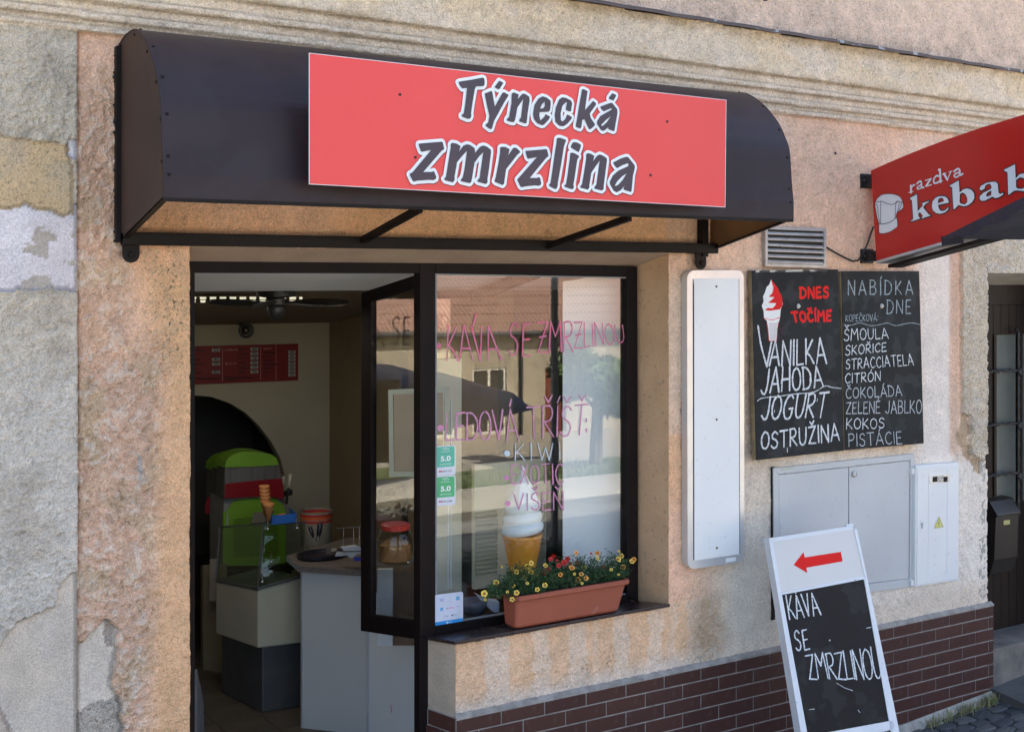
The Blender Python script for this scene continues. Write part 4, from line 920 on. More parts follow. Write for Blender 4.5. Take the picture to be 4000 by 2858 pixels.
for t, px, py, n in ((b1, 935, 443, n1_), (b2, 1523, 442, n2_)):
    c = PP(2600 + px / 1.8045, 950 + py / 1.8045, (p1 if t is b1 else p2)[0], n); mb = MB(); mb.lathe([(.014, 0), (.014, .002), (.009, .0025), (.009, .008), (.006, .0085), (.006, .013), (.001, .014)], c, 8, n); mb.build('bolt', pm('zinc', (.55, .57, .58), rough=.3, metal=.7), t)
# ---- meter cabinet
M_GC = pm('cabinet_grey', (.53, .54, .55), (.48, .49, .50), .5, vs=1.8, dust=(28, .64, (.38, .36, .33), .4))
c4 = [P(3026, 2360, -.018), P(3566, 2292, -.018), P(3570, 1771, -.018), P(3022, 1828, -.018)]
mc = thing('meter_cabinet', 'large light grey two-door meter cabinet below the chalkboards', 'cabinet', c4[0])
mb = MB(); inn = mb.frame(c4, [.055, .030, .040, .042], (0, .03, 0)); mb.build('cabinet_frame', M_GC, mc, bevel=.003)
mb = MB(); mb.slab([p + Vector((0, .02, 0)) for p in inn], (0, .01, 0)); mb.build('cabinet_back', M_BRD, mc)
um = .515
for u0, u1 in ((.004, um - .0035), (um + .0035, .996)):
    mb = MB(); mb.slab([p + Vector((0, .005, 0)) for p in (bil(inn, u0, .003), bil(inn, u1, .003), bil(inn, u1, .995), bil(inn, u0, .995))], (0, .012, 0)); d_ = mb.build('door', M_GC, mc, bevel=.002)
mb = MB(); a = P(3016, 2000, -.006); zt5, zb5 = P(3018, 1828, -.006).z, P(3018, 2420, -.006).z; mb.box(a.x - .005, a.x + .02, -.009, 0, zb5, zt5 + .008); mb.build('dark_gap', M_BRD, mc)
kp = P(3337, 1851, -.02); mb = MB(); mb.lathe([(.019, 0), (.019, .006), (.013, .009), (.012, .006), (.006, .006), (.005, .010), (.001, .010)], kp, 14, (0, -1, 0)); mb.build('key_lock', pm('lock_metal', (.45, .45, .45), rough=.3, metal=.6), mc)
mb = MB(); mb.slab([p + Vector((0, -.0009, 0)) for p in (P(3048, 1838, -.018), P(3100, 1830, -.018), P(3104, 1822, -.018), P(3050, 1830, -.018))], (0, .001, 0)); mb.build('old_label', pm('old_tape', (.5, .48, .4)), mc)
mb = MB(); a, b = P(3569, 2290, -.008), P(3577, 1815, -.008); mb.box(a.x, b.x, -.012, 0, a.z, b.z); mb.build('brick_gap', pm('bare_brick', (.16, .05, .03), (.08, .03, .02), .9, vs=25), mc)
# ---- electricity box
e4 = [P(3574, 2292, -.04), P(3744, 2266, -.04), P(3746, 1805, -.04), P(3577, 1818, -.04)]
eb = thing('electricity_box', 'narrow white electricity box with number plate 325 and a warning triangle', 'electric box', e4[0])
M_EW = pm('box_white', (.75, .75, .75), (.70, .705, .71), .45, vs=2.5, dust=(30, .65, (.5, .48, .44), .4))
MB().slab(e4, (0, .045, 0)).build('box_body', M_EW, eb, bevel=.004)
mb = MB(); mb.slab([p + Vector((0, -.004, 0)) for p in (bil(e4, .03, .015), bil(e4, .97, .015), bil(e4, .97, .985), bil(e4, .03, .985))], (0, .004, 0)); dr_ = mb.build('box_door', M_EW, eb, bevel=.002)
mb = MB(); mb.frame([p + Vector((0, -.006, 0)) for p in (bil(e4, .28, .07), bil(e4, .72, .07), bil(e4, .72, .955), bil(e4, .28, .955))], .0035, (0, .003, 0)); mb.build('door_rib', M_EW, eb)
nb = [P(3630, 1890, -.05), P(3711, 1882, -.05), P(3711, 1852, -.05), P(3631, 1858, -.05)]
mb = MB(); mb.slab([P(3630, 1890, -.047), P(3711, 1882, -.047), P(3711, 1850, -.047), P(3631, 1858, -.047)], (0, .006, 0)); mb.build('number_plate_holder', M_SIL, eb)
for x0, x1 in ((3644, 3662), (3687, 3702)): mb = MB(); mb.slab([P(x0, 1882, -.049), P(x1, 1880, -.049), P(x1, 1860, -.049), P(x0, 1862, -.049)], (0, .002, 0)); mb.build('plate_window', M_BRD, eb)
Ie = Ink((0, -.048, 0), (0, -1, 0), .0012); Ie.text('325', (3662, 1880), (3686, 1877), (3662, 1861), (3686, 1859), .0032, 0, None, jit=0); Ie.mb.build('number', M_KB, eb)
M_YE = pm('warning_yellow', (.62, .58, .18), (.6, .56, .16), .5)
It = Ink((0, -.045, 0), (0, -1, 0), .001); It.fill([[(3648, 2063), (3685, 2057), (3668, 2015)]], 0); It.line([(3650, 2062), (3684, 2056), (3667, 2018), (3650, 2062)], .002, 1); It.line([(3670, 2028), (3663, 2041), (3670, 2042), (3664, 2054)], .003, 1); It.mb.build('warning_triangle', [M_YE, M_LD], eb)
mb = MB(); c = P(3603, 2045, -.047); mb.lathe([(.012, 0), (.011, .004), (.001, .005)], c, 10, (0, -1, 0)); mb.box(c.x - .005, c.x + .005, c.y - .004, c.y, c.z - .03, c.z); mb.build('door_catch', pm('catch', (.55, .57, .6)), eb)
mb = MB()
for v in (.03, .95): q = bil(e4, -.045, v); mb.box(q.x - .01, q.x + .015, -.035, 0, q.z - .015, q.z + .02)
mb.build('hinge', M_EW, eb)
# ---- a-board leaning by the wall
ZY = (2950, 1850, 1.6117)
def zy(x, y): return (ZY[0] + x / ZY[2], ZY[1] + y / ZY[2])
oA = P(*zy(90, 405), -.34); 
nA = Vector((-.20, -1, .24)).normalized()
def AP(x, y): 
    q = zy(x, y); return PP(q[0], q[1], oA, nA)
ac = [AP(352, 2040), AP(992, 2040), AP(632, 322), AP(90, 405)]
ab = thing('a_board', 'white-framed pavement board with red arrow leaning before the meter cabinet', 'a-board', (ac[0] + ac[1]) / 2)
M_AW = pm('chipped_white_paint', (.72, .74, .78), (.66, .68, .72), .42, vs=4, dust=(46, .70, (.10, .09, .08), .9)); M_AP = pm('offwhite_panel', (.66, .64, .63), (.63, .61, .60), .5, vs=2)
MB().slab([p - nA * .004 for p in ac], -nA * .06).build('board_body', M_AW, ab)
k0, k1, k2, k3 = AP(163, 757), AP(680, 658), AP(858, 1553), AP(322, 1650)
def onA(pts, lift): return [p + nA * lift for p in pts]
mb = MB(); L1, R1 = AP(90, 405), AP(632, 322)
# raised frame bars round the two panels
fr = [[AP(82, 407), AP(632, 322), AP(636, 345), AP(88, 432)],
      [AP(82, 407), AP(352, 2040), AP(400, 2040), AP(163, 750), AP(108, 430)],
      [AP(612, 325), AP(632, 322), AP(992, 2040), AP(925, 2040), AP(680, 650), AP(684, 640)],
      [AP(150, 750), AP(690, 640), AP(684, 662), AP(158, 762)],
      [AP(318, 1650), AP(862, 1550), AP(875, 1600), AP(328, 1702)]]
mb = MB()
for q in fr: mb.poly([[tuple(v) for v in q]], off=nA * .006, thick=-nA * .012)
mb.build('frame', M_AW, ab)
MB().poly([[tuple(AP(106, 430)), tuple(AP(618, 345)), tuple(AP(690, 642)), tuple(AP(150, 748))]], off=nA * .002, thick=-nA * .008).build('arrow_panel', M_AP, ab)
MB().poly([[tuple(k3), tuple(k2), tuple(k1), tuple(k0)]], off=nA * .001, thick=-nA * .006).build('chalk_panel', pm('chalkboard_dark', (.012, .0115, .013), (.018, .017, .019), .5, vs=3, spec=.16, dust=(7, .54, (.035, .034, .036), .5)), ab)
MB().poly([[tuple(AP(400, 2040)), tuple(AP(930, 2040)), tuple(AP(878, 1610)), tuple(AP(335, 1710))]], off=nA * .001, thick=-nA * .006).build('lower_panel', M_BRD, ab)
IA = Ink(oA, nA, .0035, vary=.16); IR = Ink(oA, nA, .0035)
IR.fill([[(240,572),(302,492),(310,525),(537,490),(548,550),(320,590),(326,623)]], 0, ZY); IR.mb.build('red_arrow', pm('arrow_red', (.75, .018, .016), (.70, .018, .016), .6, spec=.15), ab)
for wd, bl, br, tl, tr, g in (('KÁVA', (215, 915), (410, 880), (190, 768), (375, 745), .15), ('SE', (258, 1115), (340, 1100), (238, 990), (322, 980), .3), ('ZMRZLINOU', (340, 1290), (800, 1290), (312, 1140), (772, 1092), .1)):
    IA.text(wd, bl, br, tl, tr, .008, 0, ZY, gap=g)
for q in ([(510,1315),(560,1345),(610,1362)], [(335,1482),(370,1478)], [(645,1485),(657,1500)], [(697,970),(735,962)]): IA.line(q, .003, 0, False, ZY)
IA.dot(466, 1046, 5, 0, ZY)
IA.mb.build('chalk_writing', [M_CHALK, M_CR, M_PW], ab)
mb = MB(); a = AP(588, 326); mb.slab(onA([AP(585, 330), AP(632, 322), AP(630, 310), AP(585, 318)], -.02), -nA * .012); mb.build('top_hinge', M_SIL, ab)
# ---- terracotta planter and its flowers
ZF = (1850, 2100, 3.247)
def zf(x, y): return (ZF[0] + x / ZF[2], ZF[1] + y / ZF[2])
yfp, ybp = -.055, .105
A = P(*zf(520, 765), yfp); Bp = P(*zf(1985, 530), yfp); zr = (A.z + Bp.z) / 2 + .006
x0, x1 = A.x + .012, Bp.x - .012
zsill = f0.z
zb0 = zsill + .001
M_TC = pm('terracotta', (.34, .085, .045), (.30, .075, .04), .6, vs=4, dust=(9, .66, (.48, .28, .22), .35))
ptr = thing('flower_box', 'long terracotta plastic flower box standing on the window sill', 'planter', ((x0 + x1) / 2, (yfp + ybp) / 2, zb0))
tilt = (A.z - Bp.z)
def ring(xa, xb, ya, yb, z, r=.02, n=4):
    out = []
    for cx_, cy_, a0 in ((xb - r, ya + r, -90), (xb - r, yb - r, 0), (xa + r, yb - r, 90), (xa + r, ya + r, 180)):
        for k in range(n + 1): t = math.radians(a0 + 90 * k / n); out.append((cx_ + r * math.cos(t), cy_ + r * math.sin(t), z))
    return out
def stack(rings, cap0=True, cap1=True):
    m_ = MB(); k = len(rings[0])
    for r_ in rings: m_.v += r_
    for i in range(len(rings) - 1):
        for j in range(k): j2 = (j + 1) % k; m_.f.append((i * k + j, i * k + j2, (i + 1) * k + j2, (i + 1) * k + j)); m_.m.append(0)
    if cap0: m_.f.append(tuple(range(k))[::-1]); m_.m.append(0)
    if cap1: m_.f.append(tuple((len(rings) - 1) * k + j for j in range(k))); m_.m.append(0)
    return m_
xbl = P(*zf(535, 1160), yfp + .02).x; xbr = P(*zf(1850, 950), yfp + .02).x
stack([ring(xbl + .008, xbr - .008, yfp + .03, ybp - .03, zb0), ring(xbl, xbr, yfp + .02, ybp - .02, zb0 + .012), ring(x0 + .004, x1 - .006, yfp + .008, ybp - .008, zr - .03), ring(x0 + .006, x1 - .008, yfp + .012, ybp - .012, zr - .02)]).build('trough', M_TC, ptr, smooth=False, bevel=.003)
stack([ring(x0 - .004, x1 + .006, yfp - .006, ybp + .006, zr - .028, .026), ring(x0 - .010, x1 + .012, yfp - .012, ybp + .012, zr - .022, .03), ring(x0 - .010, x1 + .012, yfp - .012, ybp + .012, zr - .006, .03), ring(x0 - .004, x1 + .006, yfp - .006, ybp + .006, zr, .026), ring(x0 + .004, x1 - .004, yfp + .004, ybp - .004, zr, .02), ring(x0 + .006, x1 - .006, yfp + .006, ybp - .006, zr - .02, .02)], False, False).build('rim', M_TC, ptr)
mb = MB(); mb.v = ring(x0 + .004, x1 - .006, yfp + .006, ybp - .006, zr - .018); mb.f = [tuple(range(len(mb.v)))]; mb.m = [0]; mb.build('soil', pm('soil', (.03, .022, .016), bs=60, bd=.01), ptr)
fp = thing('flowering_plant', 'trailing bedding plants with small yellow and red flowers in the terracotta box', 'plant', ((x0 + x1) / 2, (yfp + ybp) / 2, zr - .02))
M_LEAF = pm('leaf_green', (.035, .085, .028), (.06, .12, .04), .5, vs=30); M_LEAF2 = pm('leaf_dark', (.022, .055, .022), (.035, .07, .03), .5, vs=30)
fol = MB(); rnd = random.Random(11)
def leaf(p, d, l, w, m):
    d = Vector(d).normalized(); sd = d.cross(Vector((rnd.uniform(-1, 1), rnd.uniform(-1, 1), 1))).normalized(); up = sd.cross(d)
    fol.add([p, p + d * l * .5 + sd * w / 2 + up * w * .2, p + d * l - up * l * .12, p + d * l * .5 - sd * w / 2 + up * w * .2], [(0, 1, 2), (0, 2, 3)], m)
tops_f = [(60, 150, 760), (135, 120, 690), (260, 300, 520), (400, 260, 400), (480, 230, 280), (600, 230, 300), (740, 240, 320), (900, 250, 330), (1000, 240, 210), (1120, 230, 180), (1200, 260, 190), (1330, 260, 190), (1480, 260, 200), (1600, 260, 180), (1700, 250, 150), (1800, 250, 165), (1900, 230, 230), (1990, 120, 270)]
def topline(x):
    for i in range(len(tops_f) - 1):
        if tops_f[i][0] <= x <= tops_f[i + 1][0]:
            t = (x - tops_f[i][0]) / (tops_f[i + 1][0] - tops_f[i][0]); return lerp(tops_f[i][2], tops_f[i + 1][2], t)
    return 700
def rimline(x): return 765 + (530 - 765) * (x - 520) / 1465 if x > 520 else 700 + (x - 250) * .24
for i in range(760):
    x = rnd.uniform(120, 1960); tl_ = topline(x); rl = rimline(x) - 15; yy = lerp(tl_, rl, rnd.random() ** .8)
    if x < 250: yy = rnd.uniform(tl_, tl_ + 70)
    if 250 < x < 500 and rnd.random() < .35: yy = min(yy + 60, rl + 25)
    yd = lerp(.09, -.06, rnd.random()); tip = P(*zf(x, yy + rnd.uniform(0, 20)), yd)
    rootx = min(max(tip.x + rnd.uniform(-.05, .08), x0 + .03), x1 - .03)
    root = Vector((rootx, lerp(.0, .06, rnd.random()), zr - .02))
    mid = (root + tip) / 2 + Vector((0, 0, .02))
    pts = catmull([tuple(root), tuple(mid), tuple(tip)], 3)
    if i % 3 == 0: fol.tube(pts, .0011, 3, 0, False)
    nl = rnd.randint(9, 15)
    for k in range(nl):
        t = 1 - (k / nl) * .55; q = Vector(pts[min(int(t * (len(pts) - 1)), len(pts) - 1)]) + Vector([rnd.gauss(0, .008) for _ in range(3)])
        leaf(q, (rnd.gauss(0, 1), rnd.gauss(-.4, 1), rnd.gauss(.5, .7)), rnd.uniform(.016, .028), rnd.uniform(.004, .0075), rnd.choice((0, 0, 1)))
fol.build('foliage', [M_LEAF, M_LEAF2], fp, kind='stuff')
# flowers
M_FY = pm('petal_yellow', (.80, .62, .10), (.78, .55, .08), .6, vs=60); M_FR = pm('petal_red', (.50, .018, .012), (.42, .012, .01), .6, vs=60); M_FS = pm('petal_star', (.34, .03, .012), rough=.6); M_FD = pm('flower_throat', (.10, .01, .01)); M_FO = pm('petal_orange', (.78, .40, .07), (.74, .34, .06), .6, vs=60)
def flower_mesh(name, pet, star, cen):
    v = [(0, 0, -.006)]; f = []; m = []; R = 1.0; N = 20
    for ring_, (rr, zz_) in enumerate(((.16, -.002), (.55, .0015), (1.0, .002))):
        for j in range(N):
            t = 2 * math.pi * j / N; lob = 1 + (.10 * math.cos(5 * t) if ring_ == 2 else 0); v.append((rr * lob * math.cos(t) * .0135, rr * lob * math.sin(t) * .0135, zz_ + (.0012 * math.cos(5 * t) if ring_ == 2 else 0)))
    for j in range(N): f.append((0, 1 + j, 1 + (j + 1) % N)); m.append(2)
    for r_ in range(2):
        for j in range(N):
            a = 1 + r_ * N + j; b = 1 + r_ * N + (j + 1) % N; f.append((a, b, b + N, a + N))
            st_ = (j % 4 in (1, 2)); m.append(1 if (r_ == 0 and st_) else 0)
    # rays of the star
    k = len(v)
    for i in range(5):
        t = 2 * math.pi * (i + .5) / 5 + .15; c, s_ = math.cos(t), math.sin(t); w = .0011
        v += [(c * .002 - s_ * w, s_ * .002 + c * w, .0026), (c * .002 + s_ * w, s_ * .002 - c * w, .0026), (c * .0115, s_ * .0115, .0034)]; f.append((k, k + 1, k + 2)); m.append(1); k += 3
    # tube behind
    for j in range(6):
        t = 2 * math.pi * j / 6; v.append((.0022 * math.cos(t), .0022 * math.sin(t), -.002)); 
    for j in range(6): t = 2 * math.pi * j / 6; v.append((.0012 * math.cos(t), .0012 * math.sin(t), -.016))
    for j in range(6): j2 = (j + 1) % 6; f.append((k + j, k + j2, k + 6 + j2, k + 6 + j)); m.append(0)
    me = bpy.data.meshes.new(name); me.from_pydata(v, [], f)
    for q in (pet, star, cen): me.materials.append(q)
    me.polygons.foreach_set('material_index', m); me.update(); return me
FMY, FMR, FMO = flower_mesh('yellow_flower', M_FY, M_FS, M_FD), flower_mesh('red_flower', M_FR, M_FR, M_FD), flower_mesh('orange_flower', M_FO, M_FS, M_FD)
yel = [(355,365),(495,385),(545,430),(290,565),(490,600),(650,515),(730,430),(785,485),(685,360),(730,320),(910,350),(905,600),(810,655),(665,650),(545,690),(490,780),(135,705),(1395,375),(1570,260),(1835,270),(1880,225),(1840,170),(1840,465),(150,780),(680,575),(430,685),(1025,475),(1375,575),(1280,455),(1745,400),(2005,300)]
ora = [(345,620),(1100,465),(1325,530),(1425,510),(1245,380),(1365,460),(1570,190),(1895,370),(2035,275),(1300,190),(545,700)]
red = [(890,440),(945,395),(1080,350),(1150,315),(1205,380),(1320,320),(1635,375),(1010,230),(975,270),(1225,320),(1060,290),(780,520),(1190,268),(1490,200),(400,620)]
for lst, me in ((yel, FMY), (ora, FMO), (red, FMR)):
    for i, (x, y) in enumerate(lst):
        rl = rimline(x); yd = -.065 if y > rl - 90 else lerp(-.06, .03, rnd.random())
        if y > rl - 15: yd = yfp - .025
        if x > 1950: yd = -.04
        p = P(*zf(x, y), yd); o = bpy.data.objects.new('flower', me); COL.objects.link(o); o.parent = fp; o.location = p - BASE[fp.name]
        d = (CAM - p).normalized() + Vector((rnd.gauss(0, .38), 0, rnd.gauss(.1, .38))); o.rotation_euler = d.to_track_quat('Z', 'Y').to_euler(); s_ = rnd.uniform(.95, 1.3)
        if (x, y) in ((1840,170),(1840,465),(150,780),(680,575),(430,685),(1025,475),(1375,575),(1280,455),(1745,400),(1225,320),(1060,290),(1490,200),(400,620),(355,365),(495,385)): s_ *= .6
        if (x, y) == (1325,530): s_ = 1.35
        o.scale = (s_, s_ * rnd.uniform(.85, 1), s_)
# marks on the box
Ib = Ink((0, yfp - .0005, 0), (0, -1, 0), .001)
# ================================================================== INSIDE THE SHOP
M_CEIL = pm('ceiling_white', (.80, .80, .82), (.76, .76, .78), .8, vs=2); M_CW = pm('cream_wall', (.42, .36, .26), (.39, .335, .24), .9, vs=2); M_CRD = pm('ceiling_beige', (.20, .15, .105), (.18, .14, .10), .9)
M_NICHE = pm('niche_dark', (.05, .047, .042)); M_FLOOR = pm('floor_tile_brown', (.08, .062, .05), (.06, .05, .04), .5, vs=5)
YB = 4.0
zA0 = P(1100, 1040, .27).z; zA1 = P(1100, 1136, 1.0).z; zB = P(1100, 1263, YB).z
XW = P(1287, 1500, YB).x; XW2 = P(2200, 1500, .95).x
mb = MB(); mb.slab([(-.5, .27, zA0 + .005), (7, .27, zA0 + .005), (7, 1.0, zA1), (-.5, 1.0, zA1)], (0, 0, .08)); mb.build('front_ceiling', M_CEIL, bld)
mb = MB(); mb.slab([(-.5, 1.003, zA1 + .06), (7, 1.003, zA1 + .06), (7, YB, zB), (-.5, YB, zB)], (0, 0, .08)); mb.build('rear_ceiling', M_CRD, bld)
wl4 = [P(560, 1240, YB), P(1287, 1240, YB)]
arch = [(560, 2790), (560, 1640), (660, 1570), (760, 1543), (830, 1550), (900, 1575), (960, 1612), (1010, 1660), (1060, 1725), (1095, 1790), (1110, 1850), (1113, 2000), (1113, 2790)]
a3 = [tuple(P(x, y, YB)) for x, y in arch]; xl_ = -.62
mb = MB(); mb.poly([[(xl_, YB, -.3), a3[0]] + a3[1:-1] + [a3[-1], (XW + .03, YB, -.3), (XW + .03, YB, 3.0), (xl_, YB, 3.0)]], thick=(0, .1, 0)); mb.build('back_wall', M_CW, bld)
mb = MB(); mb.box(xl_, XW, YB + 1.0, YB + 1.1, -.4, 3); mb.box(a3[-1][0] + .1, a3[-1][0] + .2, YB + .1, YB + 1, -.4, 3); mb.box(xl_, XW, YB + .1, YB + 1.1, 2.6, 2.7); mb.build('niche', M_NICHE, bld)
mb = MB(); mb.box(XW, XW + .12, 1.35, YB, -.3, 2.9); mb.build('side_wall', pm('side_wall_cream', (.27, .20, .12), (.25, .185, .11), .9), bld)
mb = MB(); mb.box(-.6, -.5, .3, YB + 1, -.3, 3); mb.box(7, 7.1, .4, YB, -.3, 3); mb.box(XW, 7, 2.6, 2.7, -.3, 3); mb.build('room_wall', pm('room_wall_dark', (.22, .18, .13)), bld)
fl_ = MB().box(-.5, 7, .3, YB + 1.1, -.35, -.004).build('shop_floor', pm('floor_joint', (.05, .042, .036)), bld)
tme = bpy.data.meshes.new('floor_tile'); q = MB(); q.box(-.146, .146, -.146, .146, 0, .004); tme.from_pydata(q.v, [], q.f); tme.materials.append(M_FLOOR)
for i in range(9):
    for j in range(14):
        o = bpy.data.objects.new('floor_tile', tme); COL.objects.link(o); o.parent = fl_; o.location = Vector((1.55 + i * .3, .55 + j * .3, -.004)) - BASE[bld.name]
# dark frame profiles under the ceiling
mb = MB(); a, b = P(1701, 1153, 1.0), P(1858, 1153, 1.0); mb.box(a.x, b.x, .96, 1.0, P(1701, 1166, 1.0).z, zA1 - .002); mb.build('ceiling_profile', M_BR, bld)
mb = MB(); mb.bar(P(1858, 1156, .97), P(2090, 1068, .32), .07, .05); mb.build('ceiling_profile', M_BR, bld)
# white partition beside the display window
mb = MB(); mb.slab([P(2198, 2440, .50), P(2452, 2390, .36), P(2452, 1060, .36), P(2198, 1100, .50)], (.02, .02, 0)); mb.build('white_partition', pm('white_partition', (.80, .82, .83), (.77, .79, .80), .5, vs=1.5), bld)
mb = MB(); mb.slab([P(1706, 2472, .27), P(2480, 2345, .27), P(2330, 2330, 1.25), P(1706, 2404, 1.25)], (0, 0, -.03)); shelf = mb.build('window_shelf', pm('shelf_dark', (.06, .05, .048), rough=.4), bld)
# ---- luminaire
YL = 1.7
lt_ = thing('ceiling_light', 'long fluorescent ceiling light with mirrored louvres above the ceiling fan', 'ceiling light', P(900, 1150, YL))
def qb(x0, y0, x1, y1, y, dy=.1):
    a = P(x0, y1, y); b = P(x1, y0, y); return (a.x, b.x, y, y + dy, a.z, b.z)
mb = MB(); mb.box(*qb(600, 1150, 1190, 1158, YL, .2)); mb.build('housing', M_CRD, lt_)
M_LIT = pm('lit_tube', (.9, .9, .8), emis=((1, .95, .70), .13)); M_LOUV = pm('louvre', (.10, .09, .05), rough=.4)
for yy in (1164, 1177):
    mb = MB(); a = P(600, yy, YL + .03); b = P(1180, yy, YL + .03); mb.tube([a, b], .008, 6); mb.build('tube', M_LIT, lt_)
for i in range(15):
    x = 606 + i * 39; mb = MB(); a, b = P(x, 1184, YL), P(x + 14, 1158, YL); mb.add([(a.x, YL, a.z), (a.x + .034, YL, a.z), (b.x + .012, YL + .02, b.z), (b.x - .006, YL + .02, b.z)], [(0, 1, 2, 3)]); mb.build('louvre', M_LOUV, lt_)
la = bpy.data.lights.new('tube_light', 'AREA'); la.shape = 'RECTANGLE'; la.size = 1.1; la.size_y = .12; la.energy = 2.4; la.color = (1, .90, .70); lo_ = bpy.data.objects.new('tube_light', la); COL.objects.link(lo_); lo_.parent = lt_; lo_.location = P(900, 1192, YL + .08) - BASE[lt_.name]
# ---- fan
YFn = 1.25
def z1(x, y): return (700 + x / 2.03, 1000 + y / 2.03)
c = P(*z1(772, 400), YFn); ppm = abs(P(*z1(872, 400), YFn).x - c.x) / 100 * 1.0
fan = thing('ceiling_fan', 'dark grey ceiling fan with round hub hanging inside the shop', 'ceiling fan', c)
M_FAN = pm('fan_grey', (.045, .043, .043), (.035, .033, .033), .35)
u = lambda v: v * abs(P(*z1(772, 500), YFn).z - c.z) / 100
mb = MB(); mb.lathe([(u(.1), u(-105)), (u(25), u(-102)), (u(55), u(-75)), (u(72), u(-40)), (u(74), u(-5)), (u(66), u(12))], c, 24); mb.build('hub', M_FAN, fan, smooth=True)
mb = MB(); mb.lathe([(u(66), u(12)), (u(74), u(18)), (u(76), u(60)), (u(60), u(66)), (u(150), u(80)), (u(160), u(118)), (u(120), u(150))], c, 24); mb.build('motor', M_FAN, fan)
for ang, ln in ((.05, 640), (2.2, 620), (4.1, 620)):
    mb = MB(); d = Vector((math.cos(ang), math.sin(ang), 0)); s_ = Vector((-d.y, d.x, 0)); o_ = c + Vector((0, 0, u(25)))
    pr = [(70, 20), (150, 28), (260, 62), (420, 78), (560, 66), (ln, 20)]
    top = [o_ + d * u(a) + s_ * u(w) + Vector((0, 0, u(w * .35))) for a, w in pr] + [o_ + d * u(a) - s_ * u(w) - Vector((0, 0, u(w * .35))) for a, w in pr[::-1]]
    mb.poly([[tuple(p) for p in top]], thick=(0, 0, .006)); mb.build('blade', M_FAN, fan)
c = P(958, 1290, 3.7); sp = thing('round_spotlight', 'small dark round ring spotlight on the rear wall above the red menu', 'spotlight', c)
mb = MB()
mb.tube([c + Vector((.05 * math.cos(t), -.02, .05 * math.sin(t))) for t in [2 * math.pi * k / 16 for k in range(17)]], .012, 6, 0, False); mb.build('ring', M_FAN, sp, smooth=True)
mb = MB(); mb.lathe([(.034, 0), (.03, .02), (.012, .035), (.001, .037)], c, 14, (0, -1, 0)); mb.build('lens', pm('lens', (.12, .11, .09), rough=.15, metal=.6), sp)
mb = MB(); mb.tube([c + Vector((.03, 0, .03)), c + Vector((.03, .3, .05))], .012, 6); mb.build('stem', M_FAN, sp)
# ---- red menu board
ym = YB - .02
mc4 = [P(690, 1505, ym), P(1164, 1485, ym), P(1165, 1342, ym), P(690, 1354, ym)]
mn = thing('menu_board', 'red menu board with white price tags on the rear wall inside the shop', 'menu board', mc4[0])
M_MR = pm('menu_red', (.20, .006, .006), (.18, .005, .005), .5); MB().slab(mc4, (0, .012, 0)).build('red_panel', M_MR, mn)
M_TAG = pm('price_tag', (.42, .42, .38)); M_INK = pm('tag_ink', (.02, .02, .02)); M_MRD = pm('menu_dark_print', (.06, .008, .008)); M_MPK = pm('menu_pale_print', (.55, .22, .2))
rnd = random.Random(4)
tg = Ink((0, ym, 0), nS, .002)
z1i = (700, 1000, 2.03)
for x0_, x1_, rows in ((260, 322, ((745, '175'), (820, '160'), (855, '175'), (920, '80'))), (565, 625, ((737, '165'), (773, '170'), (808, '18'), (845, '155'), (880, '175'), (916, '105'))), (865, 920, ((760, '35'), (790, '30'), (820, '45'), (852, '35'), (882, '30'), (912, '35'), (942, '10')))):
    for y_, tx in rows:
        mb = MB(); a, b = P(*z1(x0_, y_ + 13), ym), P(*z1(x1_, y_ - 13), ym); mb.box(a.x, b.x, ym - .004, ym, a.z, b.z); mb.build('price_tag', M_TAG, mn)
        it = Ink((0, ym - .004, 0), nS, .001); it.text(tx, (x0_ + 14, y_ + 8), (x1_ - 12, y_ + 8), (x0_ + 16, y_ - 8), (x1_ - 10, y_ - 8), .004, 0, z1i, jit=0)
        tg.mb.v, tg.mb.f, tg.mb.m = tg.mb.v, tg.mb.f, tg.mb.m
        k = len(tg.mb.v); tg.mb.v += it.mb.v; tg.mb.f += [tuple(i + k for i in f) for f in it.mb.f]; tg.mb.m += [0] * len(it.mb.f)
for xx, ya, yb_ in ((342, 730, 990), (645, 718, 978), (767, 698, 985)): tg.line([(xx, ya), (xx, yb_)], .004, 2, False, z1i)
for (xa, xb, y_) in ((125, 185, 748), (125, 165, 822), (125, 200, 858), (125, 185, 922), (475, 520, 742), (475, 540, 775), (475, 520, 812), (475, 525, 848), (475, 540, 884), (475, 520, 918), (668, 755, 765), (668, 725, 797), (668, 745, 828), (668, 790, 858), (668, 745, 888), (668, 705, 918), (668, 690, 948), (125, 320, 970), (365, 585, 962), (365, 460, 982)):
    x_ = xa
    while x_ < xb - 6: w_ = rnd.uniform(5, 10); tg.line([(x_, y_ + rnd.uniform(-2, 2)), (min(x_ + w_, xb), y_ + rnd.uniform(-2, 2))], .011, 1, False, z1i); x_ += w_ + 4
tg.text('KEBAB', (365, 750), (465, 748), (365, 738), (465, 735), .003, 2, z1i, jit=0); tg.text('BOX', (365, 860), (450, 858), (365, 846), (450, 844), .003, 2, z1i, jit=0); tg.text('SALÁTY', (668, 740), (735, 738), (668, 728), (735, 726), .003, 2, z1i, jit=0)
tg.mb.build('menu_print', [M_INK, M_MRD, M_MPK], mn)
